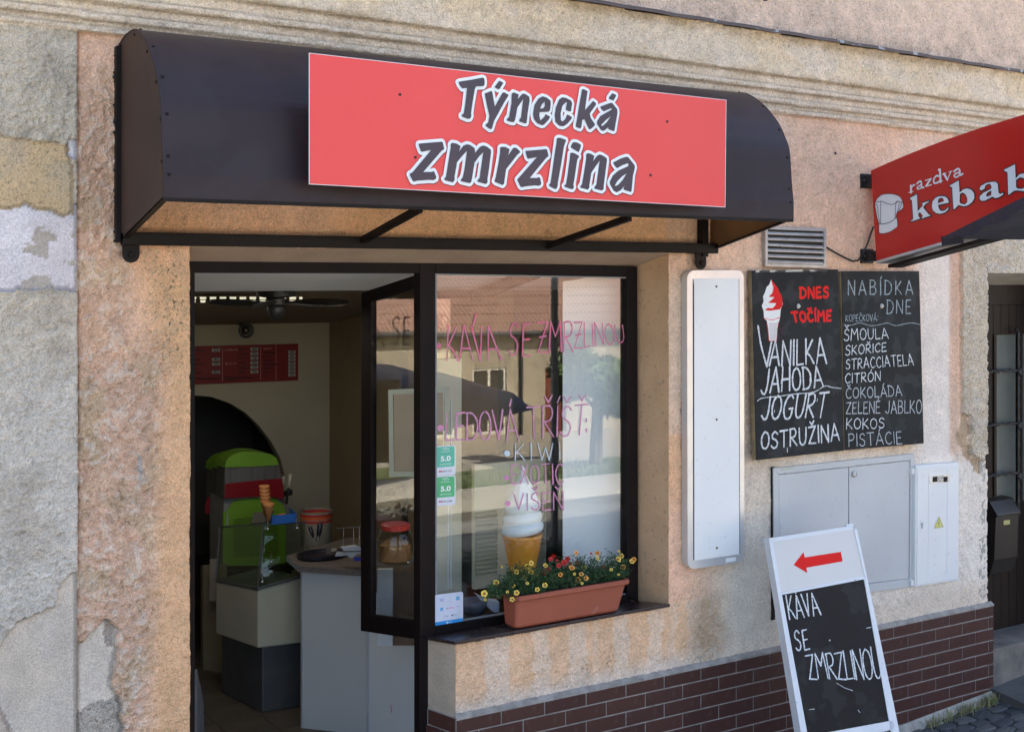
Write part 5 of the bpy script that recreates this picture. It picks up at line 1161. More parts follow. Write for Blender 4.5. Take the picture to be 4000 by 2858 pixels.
# ---- counter
M_CNT = pm('counter_panel_grey', (.50, .50, .50), (.46, .46, .46), .45, vs=1.5); M_STN = pm('counter_stone', (.16, .13, .12), (.10, .085, .08), .35, vs=40)
cnt = thing('counter', 'grey serving counter with a speckled stone top behind the open casement', 'counter', PD(1300, 2700, 7.6))
dA, dB, dC = 7.83, 7.70, 7.30
zt_ = PD(1179, 2206, dA).z; z0_ = 0.0
A_, B_, C_ = PD(1179, 2206, dA), PD(1435, 2215, dB), PD(1680, 2300, dC)
for p in (A_, B_, C_): p.z = zt_ - .035
dn = Vector((0, 0, -(zt_ - .035)))
MB().slab([A_ + dn, B_ + dn, B_, A_], (.02, .03, 0)).build('side_panel', M_CNT, cnt)
MB().slab([B_ + dn * 1.4 + Vector((.006, 0, 0)), C_ + dn * 1.4, C_ + Vector((0, 0, -.10)), B_ + Vector((.006, 0, -.10))], (.02, .03, 0)).build('front_panel', pm('counter_front_lit', (.66, .69, .73), (.62, .65, .69), .45, vs=1.2), cnt)  # street side painted lighter than the side panel, its brighter light in the colour
mb = MB(); mb.box(A_.x - .004, A_.x + .012, A_.y - .006, A_.y + .012, 0, zt_ - .037); mb.box(B_.x - .004, B_.x + .010, B_.y - .010, B_.y + .010, -.4, zt_ - .037); mb.build('corner_strip', M_SIL, cnt)
bk1 = A_ + Vector((.6, .62, 0)); bk2 = C_ + Vector((.8, .9, 0))
tp_ = [A_ + Vector((-.03, -.02, 0)), B_ + Vector((0, -.03, 0)), C_ + Vector((.02, -.03, 0)), bk2, bk1, A_ + Vector((.02, .30, 0))]
MB().poly([[tuple(p) for p in tp_]], thick=(0, 0, .035)).build('stone_top', M_STN, cnt)
ik = Ink(B_, (C_ - B_).cross(UP).normalized() if (C_ - B_).cross(UP).y < 0 else -(C_ - B_).cross(UP).normalized(), .003)
ik.line([(1527, 2752), (1532, 2765), (1530, 2780)], .006, 0); ik.mb.build('pink_mark', pm('pink_mark', (.7, .05, .2)), cnt)
MB().slab([PD(1474, 2520, 7.2), PD(1533, 2520, 7.2), PD(1533, 2222, 7.2), PD(1474, 2224, 7.2)], (.02, .03, 0)).build('white_post', pm('post_white', (.6, .62, .64)), cnt)
MB().slab([PD(1533, 2520, 7.3), PD(1690, 2520, 7.3), PD(1690, 2222, 7.3), PD(1533, 2222, 7.3)], (.02, .03, 0)).build('wood_panel', pm('wood_brown', (.15, .085, .045), (.10, .055, .03), .5, vs=8, streak=(20, 20, 1)), cnt)
# ---- ice cream freezer case
def z2(x, y): return (700 + x / 1.402, 1700 + y / 1.402)
def pill(x, yt, yb_, d):
    a = PD(*z2(x, yt), d); b = PD(*z2(x, yb_), d); b = Vector((a.x, a.y, b.z)); return a, b
def tri(L_, C_, R_):
    """top and bottom loops from left, corner and right edges"""
    (a, a2), (b, b2), (c_, c2) = L_, C_, R_; return [a, b, c_, a + c_ - b], [a2, b2, c2, a2 + c2 - b2]
dc, dl_, dr2 = 8.10, 8.50, 8.23
fz = thing('freezer_case', 'cream and steel ice cream display freezer with a slanted glass top', 'freezer', PD(*z2(455, 1518), dc))
M_FC = pm('freezer_cream', (.42, .39, .30), (.39, .36, .28), .5); M_FM = pm('freezer_steel', (.09, .09, .095), (.07, .07, .075), .4, metal=.3)
t_, b_ = tri(pill(232, 1095, 1405, dl_), pill(455, 1160, 1518, dc), pill(672, 1130, 1480, dr2)); MB().hexa(t_, b_).build('steel_base', M_FM, fz, bevel=.008)
t_, b_ = tri(pill(200, 800, 1085, dl_), pill(430, 848, 1165, dc - .04), pill(672, 778, 1135, dr2 - .04)); MB().hexa(t_, b_).build('cream_body', M_FC, fz, bevel=.01)
t_, b_ = tri(pill(198, 790, 803, dl_), pill(430, 832, 848, dc - .045), pill(674, 765, 779, dr2 - .045)); MB().hexa(t_, b_).build('rim', M_FM, fz)
GL2 = glass('case_glass', (.80, .86, .83), ior=1.7)
gl = [PD(*z2(225, 500), dl_ + .12), PD(*z2(462, 488), dc + .06), PD(*z2(690, 476), dr2 + .12)]
glb = [PD(*z2(202, 790), dl_), PD(*z2(432, 832), dc - .03), PD(*z2(674, 765), dr2 - .03)]
mb = MB(); mb.slab([glb[0], glb[1], gl[1], gl[0]], (.004, .004, 0)); mb.build('glass_pane', GL2, fz)
mb = MB(); mb.slab([glb[1], glb[2], gl[2], gl[1]], (.004, .004, 0)); mb.build('glass_pane', GL2, fz)
gt3 = gl[0] + gl[2] - gl[1]; mb = MB(); mb.slab([gl[0], gl[1], gl[2], gt3], (0, 0, .006)); mb.build('top_glass', GL2, fz)
mb = MB()
for a, b in ((gl[0], gl[1]), (gl[1], gl[2]), (gl[1], glb[1]), (gl[0], glb[0])): mb.bar(a, b, .012, .012)
mb.build('edge_trim', M_FM, fz)
mb = MB()
for x, y in ((485, 510), (645, 505), (505, 690), (455, 800)): p = PD(*z2(x, y), dc - .06); mb.lathe([(.010, 0), (.008, .012), (.001, .014)], p, 8, (0, -1, 0)); mb.tube([p, p + Vector((0, 0, .05))], .005, 5)
mb.build('glass_clip', pm('chrome', (.6, .6, .6), rough=.15, metal=.9), fz)
# cream cabinet behind
cb = thing('storage_cupboard', 'plain cream cupboard with a taped note left of the freezer', 'cupboard', PD(*z2(132, 1390), 9.0))
t_, b_ = tri(pill(118, 710, 1380, 9.1), pill(132, 710, 1390, 9.0), pill(262, 700, 1412, 8.9)); MB().hexa(t_, b_).build('cupboard_body', pm('cupboard_cream', (.22, .19, .13), rough=.6), cb)
mb = MB(); mb.slab([PD(*z2(165, 905), 8.9), PD(*z2(200, 905), 8.88), PD(*z2(204, 675), 8.88), PD(*z2(168, 675), 8.9)], (.002, .003, 0)); mb.build('note', pm('note', (.34, .30, .26)), cb)
# ---- slush machine
ZS1 = (780, 1700, 3.247)
def s1(x, y): return (ZS1[0] + x / ZS1[2], ZS1[1] + y / ZS1[2])
slm = thing('slush_machine', 'lime green slush drink machine with three clear tanks behind the freezer', 'slush machine', P(*s1(700, 1600), 3.3))
M_LIME = pm('lime_plastic', (.17, .33, .03), (.15, .30, .025), .35); M_TANK = pm('tank_plastic', (.10, .095, .095), (.15, .14, .14), .15, vs=4, streak=(8, 8, .6)); M_SL = pm('red_slush', (.24, .008, .016), rough=.3); M_SLG = pm('green_slush', (.01, .10, .05), rough=.3)
def ext(pts, y, dy, name, mat, par=slm, **k): return MB().poly([[tuple(P(*s1(*p), y)) for p in pts]], thick=(0, dy, 0)).build(name, mat, par, **k)
lid = [(318, 405), (330, 330), (380, 265), (450, 225), (560, 208), (680, 206), (820, 215), (920, 245), (975, 290), (1000, 350), (1000, 368), (660, 388)]
tank = [(322, 400), (660, 384), (1000, 365), (1020, 440), (1060, 620), (1070, 780), (1060, 830), (1000, 790), (740, 775), (310, 800)]
liq = [(325, 612), (700, 575), (1035, 545), (1058, 640), (1068, 770), (1040, 820), (1000, 790), (740, 773), (318, 796)]
for k, (ox, oy, y, m_) in enumerate(((0, 0, 3.2, M_SL), (-75, 18, 3.38, M_SLG), (-150, 38, 3.56, M_SLG))):
    sh_ = lambda L_: [(x + ox, y_ + oy) for x, y_ in L_]
    ext(sh_(lid), y, .17, 'lid', M_LIME, bevel=.012); ext(sh_(tank), y + .01, .15, 'tank', M_TANK); ext(sh_(liq), y + .002, .13, 'slush', m_)
ext([(300, 990), (310, 805), (740, 768), (950, 755), (1000, 785), (1100, 900), (1108, 1650), (300, 1650)], 3.25, .3, 'body_shell', pm('machine_white', (.22, .21, .21), rough=.5))
ext([(300, 985), (350, 950), (430, 840), (500, 812), (740, 790), (950, 785), (1060, 880), (1090, 980), (1090, 1650), (300, 1650)], 3.235, .02, 'side_cover', M_LIME, bevel=.006)
mb = MB()
for i in range(18):
    y_ = 1070 + i * 27; a, b = P(*s1(425, y_ + 8 + 0), 3.233), P(*s1(1000 if i > 3 else 690, y_ - 18), 3.233); a2 = P(*s1(425, y_), 3.233); mb.add([P(*s1(425, y_ + 4), 3.233), P(*s1(1000 if i > 3 else 690, y_ - 22), 3.233), P(*s1(1000 if i > 3 else 690, y_ - 29), 3.233), P(*s1(425, y_ - 4), 3.233)], [(0, 1, 2, 3)])
mb.build('vent_slots', M_BRD, slm, kind='stuff')
mb = MB(); a, b = P(*s1(350, 985), 3.23), P(*s1(350, 1160), 3.23); mb.tube([a, b], .006, 6); mb.build('corner_strip', M_SIL, slm)
M_HND = pm('handle_white', (.55, .52, .42), rough=.4)
for hx, y, oy in ((1145, 3.2, 0), (1060, 3.5, 20)):
    a, b = P(*s1(hx + 5, 490 + oy), y), P(*s1(hx - 15, 665 + oy), y); mb = MB(); mb.tube([a, (a + b) / 2, b], [.013, .012, .008], 8); mb.build('tap_handle', M_HND, slm, smooth=True)
    b2_ = P(*s1(hx - 45, 870 + oy), y); mb = MB(); mb.tube([b, b + Vector((-.01, 0, -.03)), b2_], .010, 6); mb.lathe([(.022, -.02), (.024, 0), (.022, .02)], P(*s1(hx - 10, 722 + oy), y), 10, (1, 0, 0)); mb.build('tap', pm('tap_dark', (.05, .05, .05), rough=.2, metal=.5), slm)
rb = None
for i, x in enumerate((115, 185, 255)):
    p = P(*s1(x, 900), 3.6); mb = MB(); mb.lathe([(.028, -.05), (.03, 0), (.026, .03), (.012, .05), (.011, .07)], p, 10)
    tag(mb.build('syrup_bottle', M_SL, None, loc=p), 'small red syrup bottle in the dark niche, %s of three in a row' % ('left', 'middle', 'right')[i], 'bottle', 'red bottles in the niche')
tb = thing('tmp', '', '', (0, 0, 0)); bpy.data.objects.remove(tb)
# back table that carries the machine
bt = thing('back_table', 'dark table under the lime slush machine behind the freezer', 'table', P(*s1(700, 1640), 3.4))
zt2 = P(*s1(700, 1655), 3.25).z; mb = MB(); a = P(*s1(300, 1655), 3.23).x; b = P(*s1(1150, 1655), 3.23).x; mb.box(a, b, 3.15, 3.85, zt2 - .04, zt2 - .002); mb.build('table_top', M_BRD, bt)
for x in (a + .03, b - .03):
    for y in (3.2, 3.8): mb = MB(); mb.box(x - .02, x + .02, y - .02, y + .02, 0, zt2 - .042); mb.build('leg', M_BRD, bt)
# ---- blue tray and cones on the freezer
ztop = gl[1].z + .008
bx = thing('blue_box', 'open blue box with wafers on the glass top of the freezer', 'box', PD(*s1(1070, 1120), dc + .1))
mb = MB(); dbx = dc + .08
q0, q1 = PD(*s1(920, 1130), dbx), PD(*s1(1222, 1105), dbx + .08); hgt = PD(*s1(920, 1015), dbx).z - q0.z; q2_ = PD(*s1(840, 1125), dbx + .22)
q0.z = q1.z = q2_.z = (q0.z + q1.z) / 2
for a, b in ((q0, q1), (q0, q2_)): mb.slab([a, b, b + Vector((0, 0, hgt)), a + Vector((0, 0, hgt))], ((b - a).cross(UP).normalized() * -.004))
mb.slab([q1, q1 + q2_ - q0, q1 + q2_ - q0 + Vector((0, 0, hgt)), q1 + Vector((0, 0, hgt))], (.003, 0, 0)); mb.slab([q0, q1, q1 + q2_ - q0, q2_], (0, 0, .003)); mb.build('box_shell', pm('blue_card', (.01, .10, .38), rough=.5), bx)
M_WAF = pm('wafer', (.42, .17, .055), (.36, .14, .045), .7, vs=50)
mb = MB(); p = PD(*s1(1040, 1000), dbx + .08); mb.lathe([(.001, -.05), (.03, .0), (.028, .0), (.001, -.045)], p, 10); mb.build('wafer', M_WAF, bx)
def cones(px, ytop, ybot, n, d, label):
    a, b = PD(*s1(px, ytop), d), PD(*s1(px + 25, ybot), d); t = thing('cone_stack', label, 'wafer cones', b, 'stacks of wafer cones'); r = 70 / 3.247 / F * d; dz = (a.z - b.z - .10) / max(1, n - 1)
    for i in range(n):
        z_ = a.z - i * dz; x_ = lerp(a.x, b.x, i / n)
        mb = MB(); mb.lathe([(r * .28, -.11), (r * .55, -.055), (r * .72, -.045), (r * .8, -.02), (r, 0), (r * .97, .0), (r * .6, -.03)], (x_, a.y, z_), 14); mb.build('cone', M_WAF, t, smooth=True)
cones(818, 635, 1010, 5, dc + .12, 'tall stack of wafer cones beside the blue box on the freezer'); cones(868, 860, 1060, 2, dc + .06, 'short pair of wafer cones in front of the tall stack')
# dark scale / lamp shape left of the blue box
mb = MB(); mb.hexa([PD(*s1(650, 1115), dc + .3), PD(*s1(850, 1100), dc + .3), PD(*s1(940, 960), dc + .35), PD(*s1(690, 975), dc + .35)], [PD(*s1(640, 1125), dc + .4), PD(*s1(860, 1110), dc + .4), PD(*s1(950, 960), dc + .4), PD(*s1(700, 975), dc + .4)]); p_ = PD(*s1(750, 1110), dc + .3)
single(mb, 'till_display', M_NICHE, 'small black till display standing left of the blue box', 'display', p_)
# striped bucket
p = PD(*s1(1480, 1400), 8.6); bk = thing('striped_bucket', 'white paper bucket with red and orange stripes by the rear wall', 'bucket', p)
r1_ = 205 / 3.247 / F * 8.6; ppx = 8.6 / F / 3.247
def bd(y): return p.z + (1400 - y) * ppx
M_BW = pm('bucket_white', (.20, .18, .14)); M_B1 = pm('stripe_red', (.34, .012, .012)); M_B2 = pm('stripe_orange', (.45, .08, .02))
prf = [(1400, .92, 0), (1085, .97, 0), (1085, .975, 1), (1055, .98, 1), (1055, .98, 0), (1042, .98, 0), (1042, .985, 2), (1005, .99, 2), (1005, .99, 1), (975, .995, 1), (975, .995, 0), (945, 1, 0)]
mb = MB()
for i in range(len(prf) - 1):
    ya, ra, _m = prf[i]; yb2, rb2, m_ = prf[i + 1]
    if ya == yb2: continue
    k = len(mb.v); N = 20
    for yy, rr in ((ya, ra), (yb2, rb2)):
        for j in range(N): t = 2 * math.pi * j / N; mb.v.append((p.x + r1_ * rr * math.cos(t), p.y + r1_ * rr * math.sin(t), bd(yy)))
    for j in range(N): mb.f.append((k + j, k + (j + 1) % N, k + N + (j + 1) % N, k + N + j)); mb.m.append(prf[i][2] if prf[i][2] else 0)
mb.build('bucket_wall', [M_BW, M_B1, M_B2], bk, smooth=True)
# handles, tray, rack, papers, jar
p = PD(*s1(1500, 1330), 7.95); hd = thing('coffee_handles', 'pair of black portafilter handles with chrome collars beside the striped bucket', 'coffee handles', p)
for a, b, r_ in (((1530, 1110), (1505, 1290), .018), ((1395, 1150), (1440, 1290), .013)):
    mb = MB(); q0, q1 = PD(*s1(*a), 7.95), PD(*s1(*b), 7.95); mb.tube([q0, lerp(q0, q1, .1), lerp(q0, q1, .6), q1], [r_ * .7, r_, r_ * .95, r_ * .6], 10); mb.build('handle', M_KB, hd, smooth=True)
mb = MB(); q0 = PD(*s1(1500, 1300), 7.95); mb.lathe([(.016, -.015), (.018, -.005), (.014, .0), (.016, .01)], q0, 12); mb.build('collar', pm('chrome', (.6, .6, .6)), hd)
def onct(px, py, d=None):
    q = PZ(*s1(px, py), zt_ + .001); return q
p = onct(1545, 1545); mb = MB(); mb.lathe([(.145, 0), (.16, .008), (.165, .03), (.155, .032), (.14, .012)], (p.x, p.y, zt_ + .001), 24)
for v in range(len(mb.v)): x, y, z = mb.v[v]; mb.v[v] = (x, p.y + (y - p.y) * .75, z)
single(mb, 'serving_tray', M_KB, 'round black serving tray on the stone counter top', 'tray', (p.x, p.y, zt_))
rk = thing('wire_rack', 'chrome wire rack on the counter left of the casement', 'rack', onct(1900, 1500)); mb = MB(); dd = 7.75
a, b = PD(*s1(1740, 1180), dd), PD(*s1(2130, 1150), dd - .1); mb.tube([a, b], .005, 6)
for x, y0_, y1_ in ((1825, 1175, 1430), (1952, 1168, 1420), (2025, 1163, 1440)): mb.tube([PD(*s1(x, y0_), dd), PD(*s1(x, y1_ + 40), dd)], .0028, 5)
mb.tube([PD(*s1(1700, 1470), dd), PD(*s1(2130, 1468), dd - .1)], .004, 6); mb.build('rack_wire', pm('chrome', (.6, .6, .6)), rk)
q = [onct(1800, 1560), onct(2060, 1550)]; mb = MB(); o3 = PD(*s1(1800, 1420), 7.72)
mb.poly([[tuple(PD(*s1(*k), 7.72)) for k in ((1800, 1425), (1990, 1400), (2040, 1420), (2045, 1490), (1980, 1515), (1925, 1560), (1850, 1500))]], thick=(.01, .04, 0)); mb.poly([[tuple(PD(*s1(*k), 7.76)) for k in ((1715, 1530), (1735, 1490), (1800, 1480), (1880, 1520), (1800, 1530))]], thick=(.01, .02, 0))
single(mb, 'paper_napkins', pm('napkin', (.42, .44, .47)), 'crumpled white paper napkins hanging over the wire rack', 'napkins', o3)
mb = MB(); mb.hexa([PD(*s1(*k), 7.66) for k in ((1950, 1590), (2060, 1590), (2060, 1540), (1960, 1538))], [PD(*s1(*k), 7.72) for k in ((1955, 1588), (2060, 1588), (2060, 1540), (1962, 1538))]); single(mb, 'blue_cloth', pm('blue_cloth', (.01, .03, .30)), 'small blue cleaning cloth under the white napkins', 'cloth', PD(*s1(2000, 1590), 7.66))
p = PD(1545, 2195, 7.05); pj = 7.05 / F; js = thing('glass_jar', 'large glass jar of wafers with a red lid seen through the casement', 'jar', p)
mb = MB(); mb.lathe([(60 * pj, 0), (72 * pj, 10 * pj), (74 * pj, 80 * pj), (60 * pj, 125 * pj), (50 * pj, 132 * pj)], p, 20); mb.build('jar_glass', GL2, js, smooth=True)
mb = MB(); mb.lathe([(56 * pj, 130 * pj), (57 * pj, 148 * pj), (50 * pj, 152 * pj)], p, 20); mb.build('lid', pm('lid_red', (.5, .03, .02), rough=.4), js)
mb = MB(); mb.lathe([(50 * pj, 4 * pj), (64 * pj, 14 * pj), (60 * pj, 70 * pj), (20 * pj, 100 * pj)], p, 12, fx=lambda t, h: 1 + .1 * math.sin(5 * t + h * 40)); mb.build('wafers', M_WAF, js)
# open door leaf at the left
dlf = thing('door_leaf_guard', 'grey metal kick guard with bright edge at the foot of the left door jamb', 'door guard', P(775, 2858, .5)); mb = MB(); mb.slab([P(760, 3050, .3), P(794, 3050, .62), P(786, 2738, .62), P(760, 2613, .3)], (.012, 0, 0)); mb.build('guard_plate', M_FM, dlf)
mb = MB(); mb.tube([P(792, 3050, .60), P(780, 2745, .60), P(772, 2738, .55)], .008, 6); mb.build('bright_edge', M_SIL, dlf)
# ---- things in the display window
yc = .52; cx_, cy_ = 2041, 2088
pw = abs((P(2091, 2088, yc) - P(1991, 2088, yc)).length) / 100; base_ = P(2041, 2088, yc); cup = pw * 1.0
mb_v = (P(2041, 2088, yc).z - P(2041, 2188, yc).z) / 100
ic_ = thing('ice_cream_figure', 'big plastic soft ice cream in an orange cone standing in the window', 'ice cream figure', P(2041, 2400, yc))
def R(pxw): return pxw * mb_v
M_ICE = pm('ice_plastic', (.80, .86, .90), (.78, .85, .86), .4, vs=4); M_CONE = pm('cone_orange', (.88, .36, .035), (.80, .31, .03), .45, vs=5)
mb = MB(); bt_ = base_ - Vector((0, 0, mb_v * 300))
mb.lathe([(R(22), -R(290)), (R(30), -R(240)), (R(44), -R(160)), (R(60), -R(90)), (R(76), -R(8)), (R(79), -R(4)), (R(79), R(2)), (R(72), R(2))], base_, 32); cn_ = mb.build('cone', M_CONE, ic_, smooth=True)
for k in range(10):
    for s_ in (1, -1):
        pts = []
        for j in range(9):
            f_ = j / 8; h_ = -R(230) + R(222) * f_; rr = lerp(R(33), R(75.5), f_); t = k * math.pi / 5 + s_ * f_ * 1.5; pts.append(base_ + Vector((rr * math.cos(t), rr * math.sin(t), h_)))
        mb = MB(); mb.tube(pts, R(1.3), 4, 0, False); o = mb.build('waffle_ridge', M_CONE, cn_)
for i, (yy, hw, th) in enumerate(((26, 83, 22), (66, 78, 22), (108, 72, 22), (140, 54, 14))):
    mb = MB(); cz = base_ + Vector((0, 0, R(yy))); N = 36; M_ = 10
    for a in range(N):
        t = 2 * math.pi * a / N; til = R(9) * math.sin(t + 2.2)
        for b in range(M_):
            ph = math.pi * (b / (M_ - 1) - .5); rr = R(hw - th) + R(th) * math.cos(ph); mb.v.append((cz.x + rr * math.cos(t), cz.y + rr * math.sin(t), cz.z + R(th * 1.05) * math.sin(ph) + til))
    for a in range(N):
        a2 = (a + 1) % N
        for b in range(M_ - 1): mb.f.append((a * M_ + b, a2 * M_ + b, a2 * M_ + b + 1, a * M_ + b + 1)); mb.m.append(0)
    mb.f.append(tuple(a * M_ + M_ - 1 for a in range(N))); mb.m.append(0)
    if i < 3: mb.build('swirl_layer', M_ICE, ic_, smooth=True)
mb = MB(); mb.lathe([(R(60), R(125)), (R(58), R(140)), (R(50), R(162)), (R(34), R(198)), (R(17), R(228)), (R(10), R(236)), (R(9), R(262)), (R(2), R(268))], base_, 8, fx=lambda t, h: 1 + .06 * math.cos(4 * t)); mb.build('tip', M_ICE, ic_)
# louvred cabinet
yl = .80
cbn = thing('louvred_cabinet', 'cream metal cabinet with black louvre slots behind the ice cream figure', 'cabinet', P(1990, 2380, yl))
M_LC = pm('cabinet_cream', (.62, .57, .41), (.59, .54, .39), .5, vs=2)
a, b = P(1853, 2392, yl), P(2126, 2300, yl); zt3 = P(1853, 1815, yl).z
lz0, lz1 = P(1853, 2258, yl).z, P(1853, 2002, yl).z
xs1, xs2, xs3, xs4 = P(1856, 2000, yl).x, P(1944, 2000, yl).x, P(2090, 2000, yl).x, P(2128, 2000, yl).x
mb = MB(); zbb = zsill
x_e = xs4 + .01
mb.box(a.x, xs1, yl, yl + .03, zbb, zt3); mb.box(xs1, xs2, yl, yl + .03, zbb, lz0); mb.box(xs1, xs2, yl, yl + .03, lz1, zt3); mb.box(xs2, xs3, yl, yl + .03, zbb, zt3); mb.box(xs3, xs4, yl, yl + .03, zbb, lz0); mb.box(xs3, xs4, yl, yl + .03, lz1, zt3); mb.box(xs4, x_e, yl, yl + .03, zbb, zt3)
mb.build('front_panel', M_LC, cbn); mb = MB(); mb.box(a.x, x_e, yl + .03, yl + .35, zbb, zt3); mb.build('inner_body', M_NICHE, cbn)
for i in range(15):
    for xa, xb in ((xs1, xs2), (xs3, xs4)):
        z_ = lerp(lz0, lz1, (i + .5) / 15); hh = (lz1 - lz0) / 15
        mb = MB(); mb.slab([(xa, yl - .008, z_ - hh * .42), (xb, yl - .008, z_ - hh * .42), (xb, yl + .02, z_ + hh * .18), (xa, yl + .02, z_ + hh * .18)], (0, .003, .002)); mb.build('louvre', M_LC, cbn)
mb = MB(); a, b = P(1701, 2440, .9), P(1803, 2420, .9); mb.box(a.x - .02, b.x, .9, .95, zsill - .05, P(1803, 1400, .9).z)
fpn = thing('cream_panel', 'tall cream board with two pale trim strips behind the rating stickers', 'panel', (a.x, .92, zsill)); mb.build('board', M_LC, fpn)
for x in (1751, 1763): q = P(x, 2400, .895).x; mb = MB(); mb.box(q - .002, q + .002, .893, .9, zsill, P(x, 1560, .9).z); mb.build('trim_strip', M_WH, fpn)
# poster sleeve
ps = thing('poster_sleeve', 'clear plastic poster sleeve with beige sheet behind the window mullion', 'poster', P(1520, 1862, .62))
c5 = [P(1521, 1862, .62), P(1755, 1858, .62), P(1753, 1511, .62), P(1517, 1522, .62)]
mb = MB(); mb.frame(c5, .028, (0, .003, 0)); mb.build('sleeve_border', pm('pale_border', (.42, .44, .33), rough=.3), ps)
mb = MB(); mb.slab([bil(c5, u_, v_) + Vector((0, .004, 0)) for u_, v_ in ((.09, .06), (.91, .06), (.91, .94), (.09, .94))], (0, .002, 0)); mb.build('sheet', pm('beige_sheet', (.40, .31, .20), (.36, .28, .18)), ps)
# bowl and paper at the foot of the window
p = P(1855, 2402, .40); pb_ = (P(1855, 2302, .40).z - p.z) / 100; mb = MB(); mb.lathe([(20 * pb_, 0), (36 * pb_, 14 * pb_), (46 * pb_, 38 * pb_), (49 * pb_, 62 * pb_), (46 * pb_, 62 * pb_), (34 * pb_, 20 * pb_)], p, 24, fx=lambda t, h: 1 + .03 * math.sin(7 * t))
single(mb, 'grey_bowl', pm('bowl_grey', (.10, .12, .16), rough=.5), 'dark grey blue bowl in the window beside the payment sticker', 'bowl', p, smooth=True)
mb = MB(); pp_ = [(1862, 2323), (1905, 2345), (1950, 2350), (1950, 2396), (1925, 2388), (1885, 2350)]; mb.poly([[tuple(P(x, y, .36)) for x, y in pp_]], thick=(.01, .05, .004)); single(mb, 'folded_paper', pm('paper_white', (.5, .54, .6)), 'folded white paper lying between bowl and flower box', 'paper', P(1900, 2390, .36))
# ---- writing and stickers on the glass (outer face)
yg = YF + .028
WI = Ink((0, yg, 0), nS, .0012, vary=.2)
M_PK = pm('window_pink', (.80, .13, .25), (.50, .20, .32), .7, vs=90); M_PV = pm('window_lilac', (.74, .26, .44), (.42, .24, .36), .7, vs=90); M_WB = pm('window_white', (.62, .68, .74), (.45, .52, .60), .7, vs=26)
ZX = (1680, 1200, 2.841); ZK = (1680, 1650, 3.788); w1_ = .0088
for z_, x, y, r_, m_ in ((ZX, 90, 425, 33, 0), (ZX, 115, 1340, 37, 1), (ZK, 1130, 815, 40, 1), (ZK, 1150, 1195, 42, 1), (ZK, 1138, 455, 46, 2)): WI.dot(x, y, r_, m_, z_)
WI.text('KAVA', (185, 600), (790, 582), (195, 215), (715, 220), w1_, 0, ZX, gap=.08); WI.line([(510, 68), (478, 200)], w1_ * 1.2, 0, False, ZX)
WI.text('SE', (872, 540), (1112, 532), (885, 180), (1120, 185), w1_, 0, ZX, gap=.3)
WI.text('QMR', (1195, 512), (1580, 490), (1195, 160), (1590, 165), w1_, 0, ZX, gap=.1); WI.text('QLINOU', (1595, 470), (2165, 382), (1600, 175), (2130, 190), w1_ * .8, 0, ZX, gap=.14)
WI.text('LEDOVÁ', (172, 1470), (985, 1480), (185, 1180), (955, 1130), w1_, 1, ZX, gap=.12)
WI.text('TŘÍŠŤ', (1085, 1450), (1720, 1405), (1070, 1105), (1750, 1080), w1_, 1, ZX, gap=.16)
for y in (1250, 1360): WI.line([(1733, y - 16), (1730, y + 16)], w1_, 1, False, ZX)
WI.text('KIWI', (1258, 548), (1925, 550), (1255, 303), (1920, 303), .0062, 2, ZK, gap=.4)
WI.text('EXOTIC', (1205, 900), (1972, 912), (1200, 628), (1960, 612), .0075, 1, ZK, gap=.2)
WI.text('VIŠEŇ', (1238, 1285), (1968, 1285), (1235, 1050), (1962, 1018), .008, 1, ZK, gap=.2)
WI.mb.build('painted_window_writing', [M_PK, M_PV, M_WB], shopw)
M_G1 = pm('sticker_teal', (.10, .50, .36), rough=.4); M_G2 = pm('sticker_green', (.07, .46, .19), rough=.4); M_STW = pm('sticker_white', (.72, .72, .80), rough=.4)
XD_ = Vector((1, 0, 0)); ZD3 = Vector((0, 0, 1))
def sticker(y0, gm, site, lab):
    c = [P(*k, yg) for k in ((ZK[0] + 77 / ZK[2], ZK[1] + (y0 + 455) / ZK[2]), (ZK[0] + 377 / ZK[2], ZK[1] + (y0 + 432) / ZK[2]), (ZK[0] + 375 / ZK[2], ZK[1] + (y0 - 6) / ZK[2]), (ZK[0] + 80 / ZK[2], ZK[1] + (y0 + 12) / ZK[2]))]
    t = thing('rating_sticker', lab, 'sticker', c[0], 'rating stickers on the window')
    mb = MB(); mb.poly([[tuple(p) for p in rrect(c, .012)]], off=(0, -.0008, 0)); mb.build('sticker_base', M_STW, t)
    g = [bil(c, .05, .285), bil(c, .95, .285), bil(c, .95, .965), bil(c, .05, .965)]
    mb = MB(); mb.poly([[tuple(p) for p in rrect(g, .009)]], off=(0, -.0012, 0)); mb.build('coloured_field', gm, t)
    sx_ = (c[1] - c[0]); w_ = sx_.length; hh = (c[3] - c[0]).length; up_ = (c[3] - c[0]).normalized()
    def T(s_, u_, v_, wf, hf, mat, bold=0): return typed(s_, bil(c, u_, v_) + Vector((0, -.0018, 0)), sx_, up_, hh * hf, mat, 'printing', t, w_ * wf, bold)
    obs = [T('5,0', .25, .49, .50, .17, M_WH, .03), T('FANTASTICKÉ', .22, .36, .55, .045, M_WH), T(site[0], .18, .115, .14, .07, M_CR2, .02), T(site[1], .34, .115, .46, .06, M_LD, .01), T('2024', .42, .845, .14, .03, M_WH)]
    ob = join_meshes(obs, 'printing')
    i_ = Ink((0, yg, 0), nS, .0018); a_ = bil(c, .28, .80); b_ = bil(c, .72, .80); i_.line3([a_, b_], .002, 0)
    for k in range(5): q = bil(c, .36 + .07 * k, .885 + .03 * math.sin(math.pi * k / 4)); i_.line3([q - XD_ * .0015, q + XD_ * .0015], .004, 0)
    i_.mb.build('stars', M_WH, t)
M_CR2 = pm('logo_red', (.6, .05, .05))
sticker(337, M_G1, ('M', 'APY.CZ'), 'upper teal rating sticker 5,0 on the window next to the mullion')
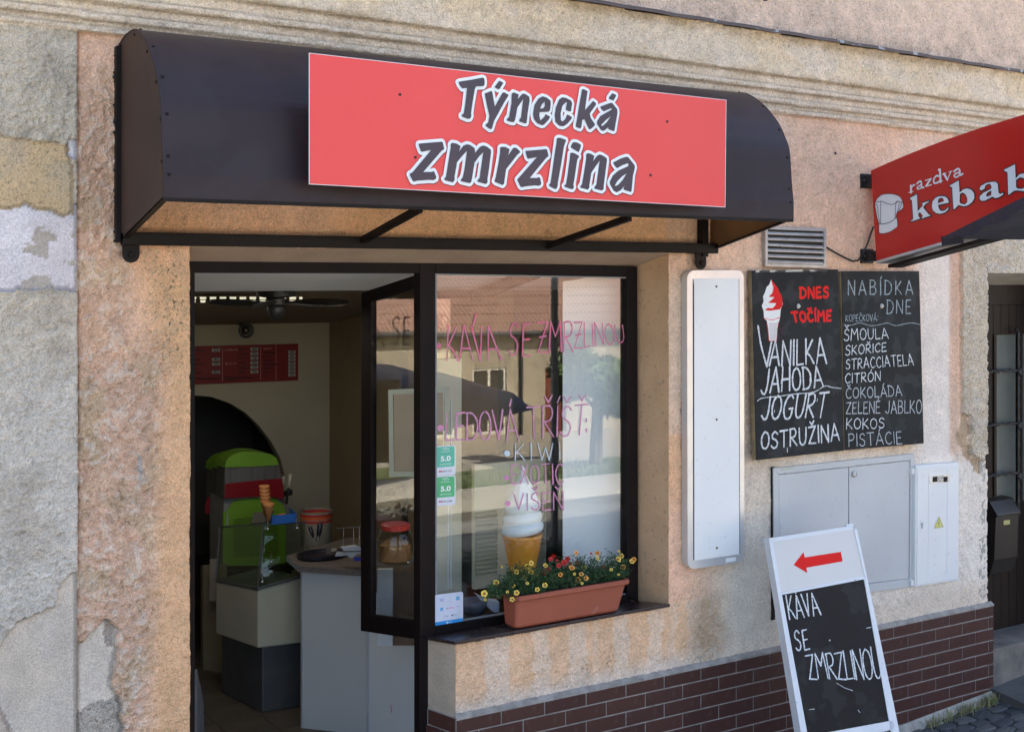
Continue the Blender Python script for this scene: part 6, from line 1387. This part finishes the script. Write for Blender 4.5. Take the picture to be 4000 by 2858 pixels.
sticker(783, M_G2, ('M', 'APY.COM'), 'lower green rating sticker 5,0 on the window next to the mullion')
ZP = (1680, 2300, 10.15)
def zp(x, y): return (ZP[0] + x / ZP[2], ZP[1] + y / ZP[2])
c = [P(*zp(192, 1445), yg - .02), P(*zp(1310, 1300), yg - .02), P(*zp(1308, 90), yg - .02), P(*zp(190, 225), yg - .02)]
pay = thing('payment_sticker', 'square white card payment sticker with blue lower band, lower left of window', 'sticker', c[0])
mb = MB(); mb.poly([[tuple(p) for p in rrect(c, .010)]], thick=(0, .0008, 0)); mb.build('sticker_base', pm('pay_white', (.64, .68, .82), rough=.4), pay)
IP = Ink((0, yg - .02, 0), nS, .001); M_PB = pm('pay_blue', (.02, .30, .72), rough=.4); M_PB2 = pm('pay_lightblue', (.14, .42, .72)); M_PG = pm('pay_grey', (.35, .37, .45)); M_PP = pm('pay_pink', (.75, .40, .55)); M_P1 = pm('pay_navy', (.10, .14, .40))
IP.fill([[(192, 1310), (1310, 1135), (1310, 1300), (380, 1442), (192, 1435)]], 0, ZP); IP.line([(350, 402), (545, 375)], .0022, 1, False, ZP)
IP.fill([[(1030, 290), (1165, 272), (1162, 415), (1035, 435)]], 1, ZP); IP.fill([[(410, 730), (528, 715), (505, 850), (390, 868)]], 1, ZP); IP.line([(700, 480), (865, 455)], .0012, 2, False, ZP)
IP.line([(760, 745), (910, 725)], .0075, 3, False, ZP); IP.line([(655, 765), (700, 758)], .006, 2, False, ZP); IP.line([(1020, 690), (1170, 670)], .0018, 2, False, ZP); IP.fill([[(645, 1290), (708, 1280), (708, 1350), (645, 1362)]], 4, ZP)
IP.line([(725, 1310), (850, 1292)], .002, 4, False, ZP); IP.dot(872, 1030, 30, 5, ZP); IP.line([(878, 1000), (890, 975)], .0012, 5, False, ZP); IP.line([(490, 1090), (520, 1110), (545, 1085)], .0015, 2, True, ZP)
IP.mb.build('symbols', [M_PB, M_PB2, M_PG, M_PP, M_WH, M_LD], pay)
sd_ = (c[1] - c[0]).normalized(); o1 = []
for s_, x, y, w_, h_, m_ in (('VISA', 378, 490, 150, 55, M_P1), ('Pay', 572, 1100, 140, 70, M_PG), ('Pay', 925, 1055, 135, 70, M_PG)):
    q = P(*zp(x, y), yg - .022); k_ = (P(*zp(x + 100, y), yg - .022) - q).length / 100; o1.append(typed(s_, q, sd_, ZD3, h_ * k_, m_, 'printing', pay, w_ * k_))
join_meshes(o1, 'printing')
# ================================================================== DOORWAY AT THE RIGHT
M_DW = pm('door_wood', (.018, .010, .008), (.013, .008, .006), .5, spec=.25, vs=4, streak=(12, 12, 1)); M_IRON = pm('wrought_iron', (.022, .022, .024), (.015, .015, .016), .45, bs=50, bd=.004)
XDR = 9.2; yd = .26
zdi = P(3860, 1117, yd).z; zdb = P(3900, 2459, yd).z
mb = MB(); mb.slab([(XD, -.02, ZD), (XDR, -.02, ZD), (XDR, yd + .02, zdi), (XD, yd + .02, zdi)], (0, 0, .05)); mb.build('door_soffit', M_GREYP, bld)
mb = MB(); mb.box(XD - .06, XD, .0, yd + .04, GR(XD) - .1, ZD); mb.build('door_jamb', M_GREYP, bld)
mb = MB(); mb.box(XD, XDR, yd + .04, yd + .08, zdb, zdi + .02); door = mb.build('entrance_door', M_DW, bld)
x_ = XD + .003; pw_ = .088
gx0, gx1 = P(3894, 1500, yd).x, P(3977, 1500, yd).x; gz0, gz1 = P(3900, 1956, yd).z, P(3900, 1324, yd).z
mb = MB(); mb.box(XD, XDR, yd - .005, yd + .04, P(3900, 1190, yd).z, zdi + .02); mb.build('door_top_rail', M_DW, door)
zr_ = P(3900, 1190, yd).z
def plank(xa, xb, za, zb2): q = MB(); q.box(xa + .002, xb - .002, yd + .012, yd + .04, za, zb2); q.build('plank', M_DW, door, bevel=.003)
while x_ < XDR - .1:
    xb = x_ + pw_
    if xb < gx0 + .02 or x_ > gx1 + .5: plank(x_, xb, zdb, zr_)
    else: plank(x_, xb, zdb, gz0 - .03); plank(x_, xb, gz1 + .03, zr_)
    x_ = xb
for k in range(3):
    a = gx0 + k * (gx1 - gx0 + .055)
    mb = MB(); mb.box(a, a + gx1 - gx0, yd + .022, yd + .027, gz0 - .03, gz1 + .03); mb.build('door_pane', pm('frosted_pane', (.13, .14, .13), (.10, .11, .10), .2, vs=3), door)
    mb = MB(); mb.box(a - .028, a, yd + .0, yd + .04, gz0 - .035, gz1 + .035); mb.build('door_stile', M_DW, door, bevel=.003)
mb = MB()
for yy in (1452, 1662, 1860):
    z_ = P(3850, yy, yd - .03).z; x = XD + .005
    pts = [(x + i * .02, yd - .03 + .004 * math.sin(i * 1.3), z_ + .004 * math.cos(i * 1.3)) for i in range(34)]
    mb.tube(pts, [.009 + .003 * (i % 3 == 1) for i in range(34)], 6)
for px in (3978, 4060):
    a = P(px, 1295, yd - .03); b = P(px, 2010, yd - .03); mb.tube([(a.x, a.y, lerp(a.z, b.z, i / 40)) for i in range(41)], [.009 + .004 * (i % 3 == 1) for i in range(41)], 6)
    mb.tube([(a.x, a.y, a.z), (a.x - .02, a.y, a.z + .02), (a.x - .05, a.y - .01, a.z + .012)], .009, 6)
for yy in (1452, 1662, 1860): p = P(3985, yy, yd - .045); mb.lathe([(.001, 0), (.03, .002), (.022, .012), (.001, .016)], p, 8, (0, -1, 0))
mb.build('iron_grille', M_IRON, door)
# letter box hanging on the door
lb_ = thing('letter_box', 'dark brown letter box with yellow name tag on the entrance door', 'letter box', P(3920, 2250, yd - .05))
lx0, lx1 = P(3862, 2000, yd - .06).x, P(3982, 2000, yd - .12).x; lz = [P(3920, k, yd - .1).z for k in (1956, 2010, 2180, 2255)]
def prof_box(pts, name, mat): mb = MB(); mb.poly([[(lx0, y, z) for y, z in pts]], thick=(lx1 - lx0, 0, 0)); return mb.build(name, mat, lb_, bevel=.005)
yy0 = yd + .01
M_LB = pm('letterbox_brown', (.022, .017, .014), (.018, .014, .012), .4)
prof_box([(yy0, lz[3]), (yd - .06, lz[3] + .02), (yd - .10, lz[2]), (yd - .115, lz[1] + .0), (yy0, lz[1])], 'box_body', M_LB)
prof_box([(yy0, lz[1] + .002), (yd - .125, lz[1] + .002), (yd - .125, lz[1] + .012), (yd - .06, lz[0]), (yy0, lz[0] + .01)], 'lid', M_LB)
q = P(3938, 2032, yd - .13); mb = MB(); mb.box(q.x - .034, q.x + .034, yd - .120, yd - .110, q.z - .03, q.z - .0); mb.build('name_tag', pm('tag_yellow', (.45, .40, .16)), lb_)
q = P(3926, 2013, yd - .13); mb = MB(); mb.lathe([(.009, 0), (.008, .006), (.001, .008)], (q.x, yd - .115, q.z + .005), 10, (0, -1, 0)); mb.build('lock', M_SIL, lb_)
# steps
mb = MB(); mb.box(XD - .0, XDR, -.02, yd + .1, -.1, zdb); mb.build('door_threshold', pm('threshold_stone', (.20, .175, .15), (.11, .10, .09), .85, vs=7, bs=30, bd=.006), bld)
zs1 = P(3900, 2540, -.1).z
# ================================================================== STREET
def gz(x, y):
    s_ = .07 * (x - 7.31)
    s_ *= max(0, min(1, (y + 9) / 4)) if y < -5 else 1
    g = np.interp(y, [-60, -30, -23.4, -18, -14, -10.6, -10.5, -9.2, -9.15, -5, 1], [-1.6, -1.5, -1.46, -1.42, -1.05, -.40, -.36, -.36, -.50, -.16, 0])
    return s_ + g
def sheet(name, x0, x1, y0, y1, nx_, ny_, mat, dz=0, nf=0.0):
    mb = MB(); 
    for i in range(nx_ + 1):
        for j in range(ny_ + 1):
            x = lerp(x0, x1, i / nx_); y = lerp(y0, y1, j / ny_); mb.v.append((x, y, gz(x, y) + dz + random.uniform(-nf, nf)))
    for i in range(nx_):
        for j in range(ny_): a = i * (ny_ + 1) + j; mb.f.append((a, a + ny_ + 1, a + ny_ + 2, a + 1)); mb.m.append(0)
    return mb.build(name, mat, None, kind='structure', smooth=True)
M_JOINT = pm('paving_joint', (.045, .045, .045), (.03, .03, .028), .95, vs=15, bs=60, bd=.01)
sheet('ground', -40, 60, -60, 12, 50, 60, pm('earth', (.20, .18, .13), (.14, .13, .09), .95, vs=.8), -.06)
pav = sheet('pavement', -12, 30, -2.0, -.0, 60, 10, M_JOINT, -.012)
sheet('road', -40, 60, -9.15, -2.0, 60, 30, pm('road_setts', (.36, .34, .30), (.22, .21, .18), .85, vs=1.4, bs=10, bd=.02, dust=(3, .56, (.17, .155, .13), .6)), .0)
sheet('far_kerb', -40, 60, -10.5, -9.17, 40, 4, pm('far_pavement', (.52, .48, .40), (.44, .40, .33), .9, vs=4), .0)
gb = sheet('grass_bank', -40, 60, -18, -10.5, 80, 24, pm('grass_soil', (.09, .14, .04), (.20, .17, .10), .95, vs=1.6, dust=(2.4, .55, (.08, .065, .04), .7)), .0, .03)
sheet('far_path', -40, 60, -23.4, -18, 20, 6, pm('far_path', (.42, .37, .29), (.36, .32, .25), .9, vs=3), .0)
mb = MB(); rnd = random.Random(9)
for i in range(9000):
    x = rnd.uniform(2, 26); y = rnd.uniform(-17.8, -10.6); z = gz(x, y); a = rnd.uniform(0, 6.28); h_ = rnd.uniform(.05, .16); w_ = .012
    mb.add([(x - w_ * math.cos(a), y - w_ * math.sin(a), z), (x + w_ * math.cos(a), y + w_ * math.sin(a), z), (x + rnd.uniform(-.05, .05), y + rnd.uniform(-.05, .05), z + h_)], [(0, 1, 2)])
go = mb.build('grass', pm('grass_blades', (.11, .19, .04), (.17, .20, .07), .8, vs=1.5), None); go['kind'] = 'stuff'; go['label'] = 'short green grass on the bank across the street, seen in the window'; go['category'] = 'grass'
# cobbles of the near pavement
M_COB = [pm('cobble_%d' % i, c, tuple(v * .7 for v in c), .55, vs=12, bs=40, bd=.008) for i, c in enumerate(((.085, .09, .10), (.11, .115, .12), (.065, .07, .08), (.13, .13, .13)))]
cobm = []
for k in range(10):
    rr = random.Random(k); mb = MB(); N = 9; a0 = [rr.uniform(.82, 1.1) for _ in range(N)]
    for s_, zz_ in ((1.0, -.03), (1.0, -.003), (.93, .0035), (.5, .005 + rr.uniform(-.002, .002))):
        for j in range(N): t = 2 * math.pi * j / N; ex = abs(math.cos(t)) ** .6 * math.copysign(1, math.cos(t)); ey = abs(math.sin(t)) ** .6 * math.copysign(1, math.sin(t)); mb.v.append((.5 * s_ * a0[j] * ex, .5 * s_ * a0[(j + 3) % N] * ey, zz_ + rr.uniform(-.002, .002)))
    for i in range(3):
        for j in range(N): j2 = (j + 1) % N; mb.f.append((i * N + j, i * N + j2, (i + 1) * N + j2, (i + 1) * N + j))
    mb.f.append(tuple(3 * N + j for j in range(N)))
    me = bpy.data.meshes.new('cobblestone'); me.from_pydata(mb.v, [], mb.f); me.materials.append(None); cobm.append(me)
spots = []; cw, cl = .085, .155; row = 0; y = -.06
while y > -1.9:
    x = 4.6 + (row % 2) * cl / 2
    while x < 9.0:
        xx = x + rnd.uniform(-.012, .012); yy = y + .02 * math.sin(x * 3.1) + rnd.uniform(-.006, .006); px, py = proj(Vector((xx, yy, gz(xx, yy))))
        spots.append((xx, yy, px, py)); x += cl * rnd.uniform(.9, 1.1)
    y -= cw; row += 1
vis = [s_ for s_ in spots if 3400 < s_[2] < 4060 and s_[3] < 2930]; vis.sort(key=lambda s_: -s_[3]); near = vis[:290]; ns = set(near)
for (x, y, px, py) in near:
    o = bpy.data.objects.new('cobblestone', rnd.choice(cobm)); COL.objects.link(o); o.parent = pav; o.location = (x, y, gz(x, y) - .006 + rnd.uniform(-.004, .004)); o.rotation_euler = (rnd.uniform(-.06, .06), rnd.uniform(-.06, .06) - .07, rnd.uniform(-.12, .12)); o.scale = (cl * rnd.uniform(.98, 1.1), cw * rnd.uniform(.96, 1.08), 1.1)
    o.material_slots[0].link = 'OBJECT'; o.material_slots[0].material = rnd.choice(M_COB)
mb = MB()
for s_ in spots:
    if s_ in ns: continue
    x, y = s_[0], s_[1]; z = gz(x, y); a, b = cl * .45, cw * .44
    mb.add([(x - a, y - b, z - .02), (x + a, y - b, z - .02), (x + a, y + b, z - .02), (x - a, y + b, z - .02), (x - a * .8, y - b * .8, z + .004), (x + a * .8, y - b * .8, z + .004), (x + a * .8, y + b * .8, z + .004), (x - a * .8, y + b * .8, z + .004)], [(4, 5, 6, 7), (0, 1, 5, 4), (1, 2, 6, 5), (2, 3, 7, 6), (3, 0, 4, 7)])
oc = mb.build('more_cobblestones', M_COB[0], pav, kind='stuff')
# concrete slab before the doorway
mb = MB(); a = P(3880, 2540, -.02); mb.hexa([(XD + .03, -.30, gz(XD, 0) - .03), (XDR, -.34, gz(XDR, 0) + .0), (XDR, -.34, gz(XDR, 0) + .05), (XD + .03, -.30, gz(XD, 0) + .035)], [(XD + .03, .0, gz(XD, 0) - .03), (XDR, .0, gz(XDR, 0)), (XDR, .0, gz(XDR, 0) + .12), (XD + .03, .0, gz(XD, 0) + .07)]); o = mb.build('door_slab', pm('slab_grey', (.085, .083, .08), (.06, .06, .06), .9, vs=5, bs=40, bd=.006), bld)
# weeds
def weeds(cx_, cy_, n, hmin, hmax, spread, mat, lab, cat, leafy=False):
    mb = MB(); z0 = gz(cx_, cy_)
    for i in range(n):
        x = cx_ + rnd.gauss(0, spread); y = cy_ + rnd.gauss(0, spread * .4); z = gz(x, y); h_ = rnd.uniform(hmin, hmax); a = rnd.uniform(0, 6.28); ln = rnd.uniform(.3, 1) * h_
        d = Vector((math.cos(a) * ln, math.sin(a) * ln, h_)); w_ = .0022 if not leafy else .006; s_ = Vector((-math.sin(a), math.cos(a), 0)) * w_; p = Vector((x, y, z)); m_ = p + d * .5 + Vector((0, 0, h_ * .12)); e = p + d
        mb.add([p - s_, p + s_, m_ + s_, m_ - s_, e], [(0, 1, 2, 3), (3, 2, 4)])
    o = mb.build(cat.replace(' ', '_'), mat, None, loc=(cx_, cy_, z0)); tag(o, lab, cat); o['kind'] = 'stuff'
M_DRY = pm('dry_grass', (.26, .23, .11), (.16, .17, .06), .8, vs=20); M_WD = pm('weed_green', (.05, .10, .03), (.08, .13, .04), .7, vs=20)
for px, n_ in ((3640, 60), (3700, 40), (3775, 90), (3850, 160), (3905, 60)):
    p = P(px, 2700, -.06); weeds(p.x, -.075, n_, .02, .075, .05, M_DRY, 'dry grass tuft growing at the foot of the tiled plinth', 'grass tuft')
p = P(3935, 2590, -.02); weeds(7.62, -.06, 150, .015, .05, .06, M_WD, 'small green weed growing in front of the door step', 'weed', True)
# ================================================================== NEAR PARASOL AT THE RIGHT EDGE
pr = thing('parasol', 'large navy parasol reaching in from the right edge over the doorway', 'parasol', (6.2, -2.4, -.2))
C0 = PD(3676, 932, 6.0); C1 = PD(4100, 724, 4.25); C2 = PD(4110, 938, 6.5); C3 = C1 + (C2 - C0) * 2.4
C2b = C0 + (C2 - C0) * 2.4
apx = (C0 + C3) / 2 + Vector((0, 0, .06))
M_NV = pm('navy_canvas', (.022, .026, .055), (.018, .02, .04), .8, vs=6, bs=30, bd=.003)
mb = MB(); mb.add([C0, C1, C3, C2b, apx], [(0, 1, 4), (1, 2, 4), (2, 3, 4), (3, 0, 4)]); mb.build('canopy', M_NV, pr)
mb = MB(); n_ = 10
for i in range(n_):
    a = lerp(C0, C1, i / n_); b = lerp(C0, C1, (i + 1) / n_); dz_ = [.0 + .045 * min(1, (i + k) / 3.0) + .008 * math.sin((i + k) * 2.2) for k in (0, 1)]
    mb.add([a + Vector((0, 0, -dz_[0])), b + Vector((0, 0, -dz_[1])), b + Vector((0, 0, .004)), a + Vector((0, 0, .004))], [(0, 1, 2, 3)])
mb.build('valance', M_NV, pr)
mb = MB(); mb.bar(C0 + Vector((.01, .0, -.012)), C0 + Vector((.09, -.05, .0)), .03, .045); mb.build('rib_end', M_NV, pr)
mb = MB(); mb.tube([(apx.x, apx.y, gz(apx.x, apx.y)), (apx.x, apx.y, apx.z)], .03, 10); mb.build('pole', M_SIL, pr)
# ================================================================== ACROSS THE STREET (seen mirrored in the window)
YH = 23.5
e0 = MR(1850, 1306, YH); g0 = MR(1850, 1830, YH); ZE = e0.z; YW2 = e0.y; hxA, hxB = MR(1150, 1300, YH).x, MR(3300, 1300, YH).x
hs = thing('opposite_house', 'long low cream house with red tiled roof mirrored in the shop window', 'house', ((hxA + hxB) / 2, YW2, g0.z))
M_HC = pm('house_cream', (.50, .43, .31), (.36, .31, .23), .9, vs=.9, dust=(2.2, .56, (.28, .24, .18), .5))
def H(px, py): return MR(px, py, YH)
ops = [(1701, 1782, 1455, 1690), (1848, 1982, 1433, 1690), (2133, 2215, 1440, 1830)]
mb = MB(); xs_ = sorted([hxA, hxB] + [H(v, 1400).x for o_ in ops for v in o_[:2]]); zs_ = (g0.z - .2, ZE)
segs = [(hxA, H(1701, 1400).x)] + [(H(ops[i][1], 1400).x, H(ops[i + 1][0], 1400).x) for i in range(2)] + [(H(2215, 1400).x, hxB)]
for a, b in segs: mb.box(a, b, YW2 - .3, YW2, g0.z - .3, ZE)
for o_ in ops:
    a, b = H(o_[0], 1400).x, H(o_[1], 1400).x; mb.box(a, b, YW2 - .3, YW2, H(2000, o_[2]).z, ZE); mb.box(a, b, YW2 - .3, YW2, g0.z - .3, H(2000, o_[3]).z)
mb.build('facade', M_HC, hs)
mb = MB(); mb.box(hxA, hxB, YW2 - .3, YW2 + .05, H(1850, 1325).z, ZE + .02); mb.box(hxA, H(2133, 1).x, YW2 - .1, YW2 + .04, g0.z - .2, H(1850, 1770).z); mb.build('stone_band', pm('house_band', (.40, .33, .24), (.34, .28, .2), .9), hs)
for i, o_ in enumerate(ops[:2]):
    a, b = H(o_[0], 1400).x, H(o_[1], 1400).x; z0_, z1_ = H(2000, o_[3]).z, H(2000, o_[2]).z; mb = MB()
    c_ = [(a, YW2 - .1, z0_), (b, YW2 - .1, z0_), (b, YW2 - .1, z1_), (a, YW2 - .1, z1_)]; mb.frame(c_, .07, (0, .06, 0)); mb.box((a + b) / 2 - .04, (a + b) / 2 + .04, YW2 - .1, YW2 - .03, z0_, z1_); mb.box(a, b, YW2 - .1, YW2 - .035, z0_ + .62 * (z1_ - z0_), z0_ + .62 * (z1_ - z0_) + .07)
    w_ = mb.build('window', pm('window_white_paint', (.72, .70, .62)), hs); mb = MB(); mb.box(a, b, YW2 - .12, YW2 - .1, z0_, z1_); mb.build('pane', pm('dark_pane', (.03, .035, .04), rough=.1), w_)
    mb = MB(); mb.box(a - .1, b + .1, YW2, YW2 + .12, z0_ - .12, z0_ - .02); mb.build('sill', M_HC, hs)
a, b = H(2133, 1).x, H(2215, 1).x; mb = MB(); mb.box(a, b, YW2 - .2, YW2 - .15, g0.z - .3, H(2000, 1440).z); mb.build('door', pm('door_redbrown', (.20, .05, .025)), hs)
x = H(2036, 1).x; mb = MB(); mb.tube([(x, YW2 + .06, g0.z), (x, YW2 + .06, ZE)], .045, 8); mb.build('downpipe', pm('pipe_dark', (.06, .06, .06)), hs)
mb = MB(); mb.tube([(hxA, YW2 + .32, ZE + .0), (hxB, YW2 + .32, ZE + .0)], .07, 8); mb.build('gutter', pm('pipe_dark', (.06, .06, .06)), hs)
rf = MB(); NR = 14; stp = .32
for i in range(NR):
    y_ = YW2 + .30 - i * stp; z_ = ZE + .02 + i * stp * .75; rf.hexa([(hxA, y_, z_), (hxB, y_, z_), (hxB, y_, z_ + .05), (hxA, y_, z_ + .05)], [(hxA, y_ - stp * 1.02, z_ + stp * .75 - .02), (hxB, y_ - stp * 1.02, z_ + stp * .75 - .02), (hxB, y_ - stp * 1.02, z_ + stp * .75 + .0), (hxA, y_ - stp * 1.02, z_ + stp * .75)])
nb_ = int((hxB - hxA) / .24)
rm = bpy.data.materials.new('roof_tile_red'); rm.use_nodes = True; n_ = rm.node_tree.nodes; l_ = rm.node_tree.links; tcn = n_.new('ShaderNodeTexCoord'); wv = n_.new('ShaderNodeTexWave'); wv.inputs['Scale'].default_value = 2.2; wv.bands_direction = 'X'; wv.inputs['Distortion'].default_value = .3
l_.new(tcn.outputs['Object'], wv.inputs[0]); nzz = n_.new('ShaderNodeTexNoise'); nzz.inputs['Scale'].default_value = 1.5; l_.new(tcn.outputs['Object'], nzz.inputs[0]); cr = n_.new('ShaderNodeMix'); cr.data_type = 'RGBA'; cr.inputs[6].default_value = (.34, .19, .14, 1); cr.inputs[7].default_value = (.44, .27, .20, 1); l_.new(nzz.outputs[0], cr.inputs[0]); l_.new(cr.outputs[2], n_['Principled BSDF'].inputs['Base Color'])
bpn = n_.new('ShaderNodeBump'); bpn.inputs['Distance'].default_value = .025; l_.new(wv.outputs[1], bpn.inputs['Height']); l_.new(bpn.outputs[0], n_['Principled BSDF'].inputs['Normal'])
rf.build('tiled_roof', rm, hs)
# shade tree
def tree(x, y, hgt, rad, n, lab):
    z0 = gz(x, y); t = thing('street_tree', lab, 'tree', (x, y, z0)); mb = MB(); mb.tube([(x, y, z0 - .1), (x + .05, y, z0 + hgt * .4), (x, y, z0 + hgt * .75)], [.16, .12, .06], 8)
    rr = random.Random(int(x * 10))
    for k in range(7):
        a = rr.uniform(0, 6.28); b = rr.uniform(.4, .9) * rad; mb.tube([(x, y, z0 + hgt * (.35 + .05 * k)), (x + b * math.cos(a), y + b * math.sin(a), z0 + hgt * (.55 + .05 * k))], [.05, .02], 5)
    mb.build('trunk', pm('bark', (.14, .11, .08)), t); cm = MB()
    cl_ = [(rr.gauss(0, rad * .4), rr.gauss(0, rad * .4), rr.gauss(hgt * .7, rad * .3), rr.uniform(.25, .5) * rad) for _ in range(22)]
    for i in range(n):
        c_ = rr.choice(cl_); v = Vector((rr.gauss(0, 1), rr.gauss(0, 1), rr.gauss(0, 1))).normalized() * c_[3] * rr.uniform(.6, 1); p = Vector((x + c_[0], y + c_[1], z0 + c_[2])) + v; s_ = rr.uniform(.08, .15); a = Vector((rr.gauss(0, 1), rr.gauss(0, 1), rr.gauss(0, 1))).normalized() * s_; b = a.cross(Vector((rr.random(), rr.random(), rr.random()))).normalized() * s_ * .6
        cm.add([p - a, p + b, p + a, p - b], [(0, 1, 2, 3)], rr.choice((0, 1)))
    cm.build('crown', [M_TRL, M_TRD], t)
M_TRL = pm('tree_leaf_light', (.12, .20, .05), rough=.6); M_TRD = pm('tree_leaf_dark', (.06, .11, .03), rough=.6)
p = MR(2330, 1500, 17.0); tree(p.x, p.y, 2.7, .75, 4200, 'leafy street tree standing before the cream house across the street')
# black parasol across the street
pq = thing('black_parasol', 'large black square parasol across the street mirrored in the shop window', 'parasol', MR(1600, 1700, 10.6))
q = [MR(1695, 1445, 11.0), MR(2010, 1535, 10.2), MR(2088, 1600, 9.6), MR(1760, 1680, 9.0)]
far_ = [q[0] + Vector((-2.5, 0, .1)), q[3] + Vector((-2.5, 0, 0))]; ap2 = (q[0] + q[3]) / 2 + Vector((-1.2, 0, .5))
mb = MB(); mb.add([q[0], q[1], q[2], q[3], far_[1], far_[0], ap2], [(0, 1, 6), (1, 2, 6), (2, 3, 6), (3, 4, 6), (4, 5, 6), (5, 0, 6)]); mb.build('canopy', M_KB, pq)
mb = MB(); zq = gz(ap2.x, ap2.y); mb.tube([(ap2.x, ap2.y, zq), tuple(ap2)], .03, 8); mb.build('pole', M_SIL, pq)
for o in list(bpy.data.objects):
    if o.get('category') == '': bpy.data.objects.remove(o)
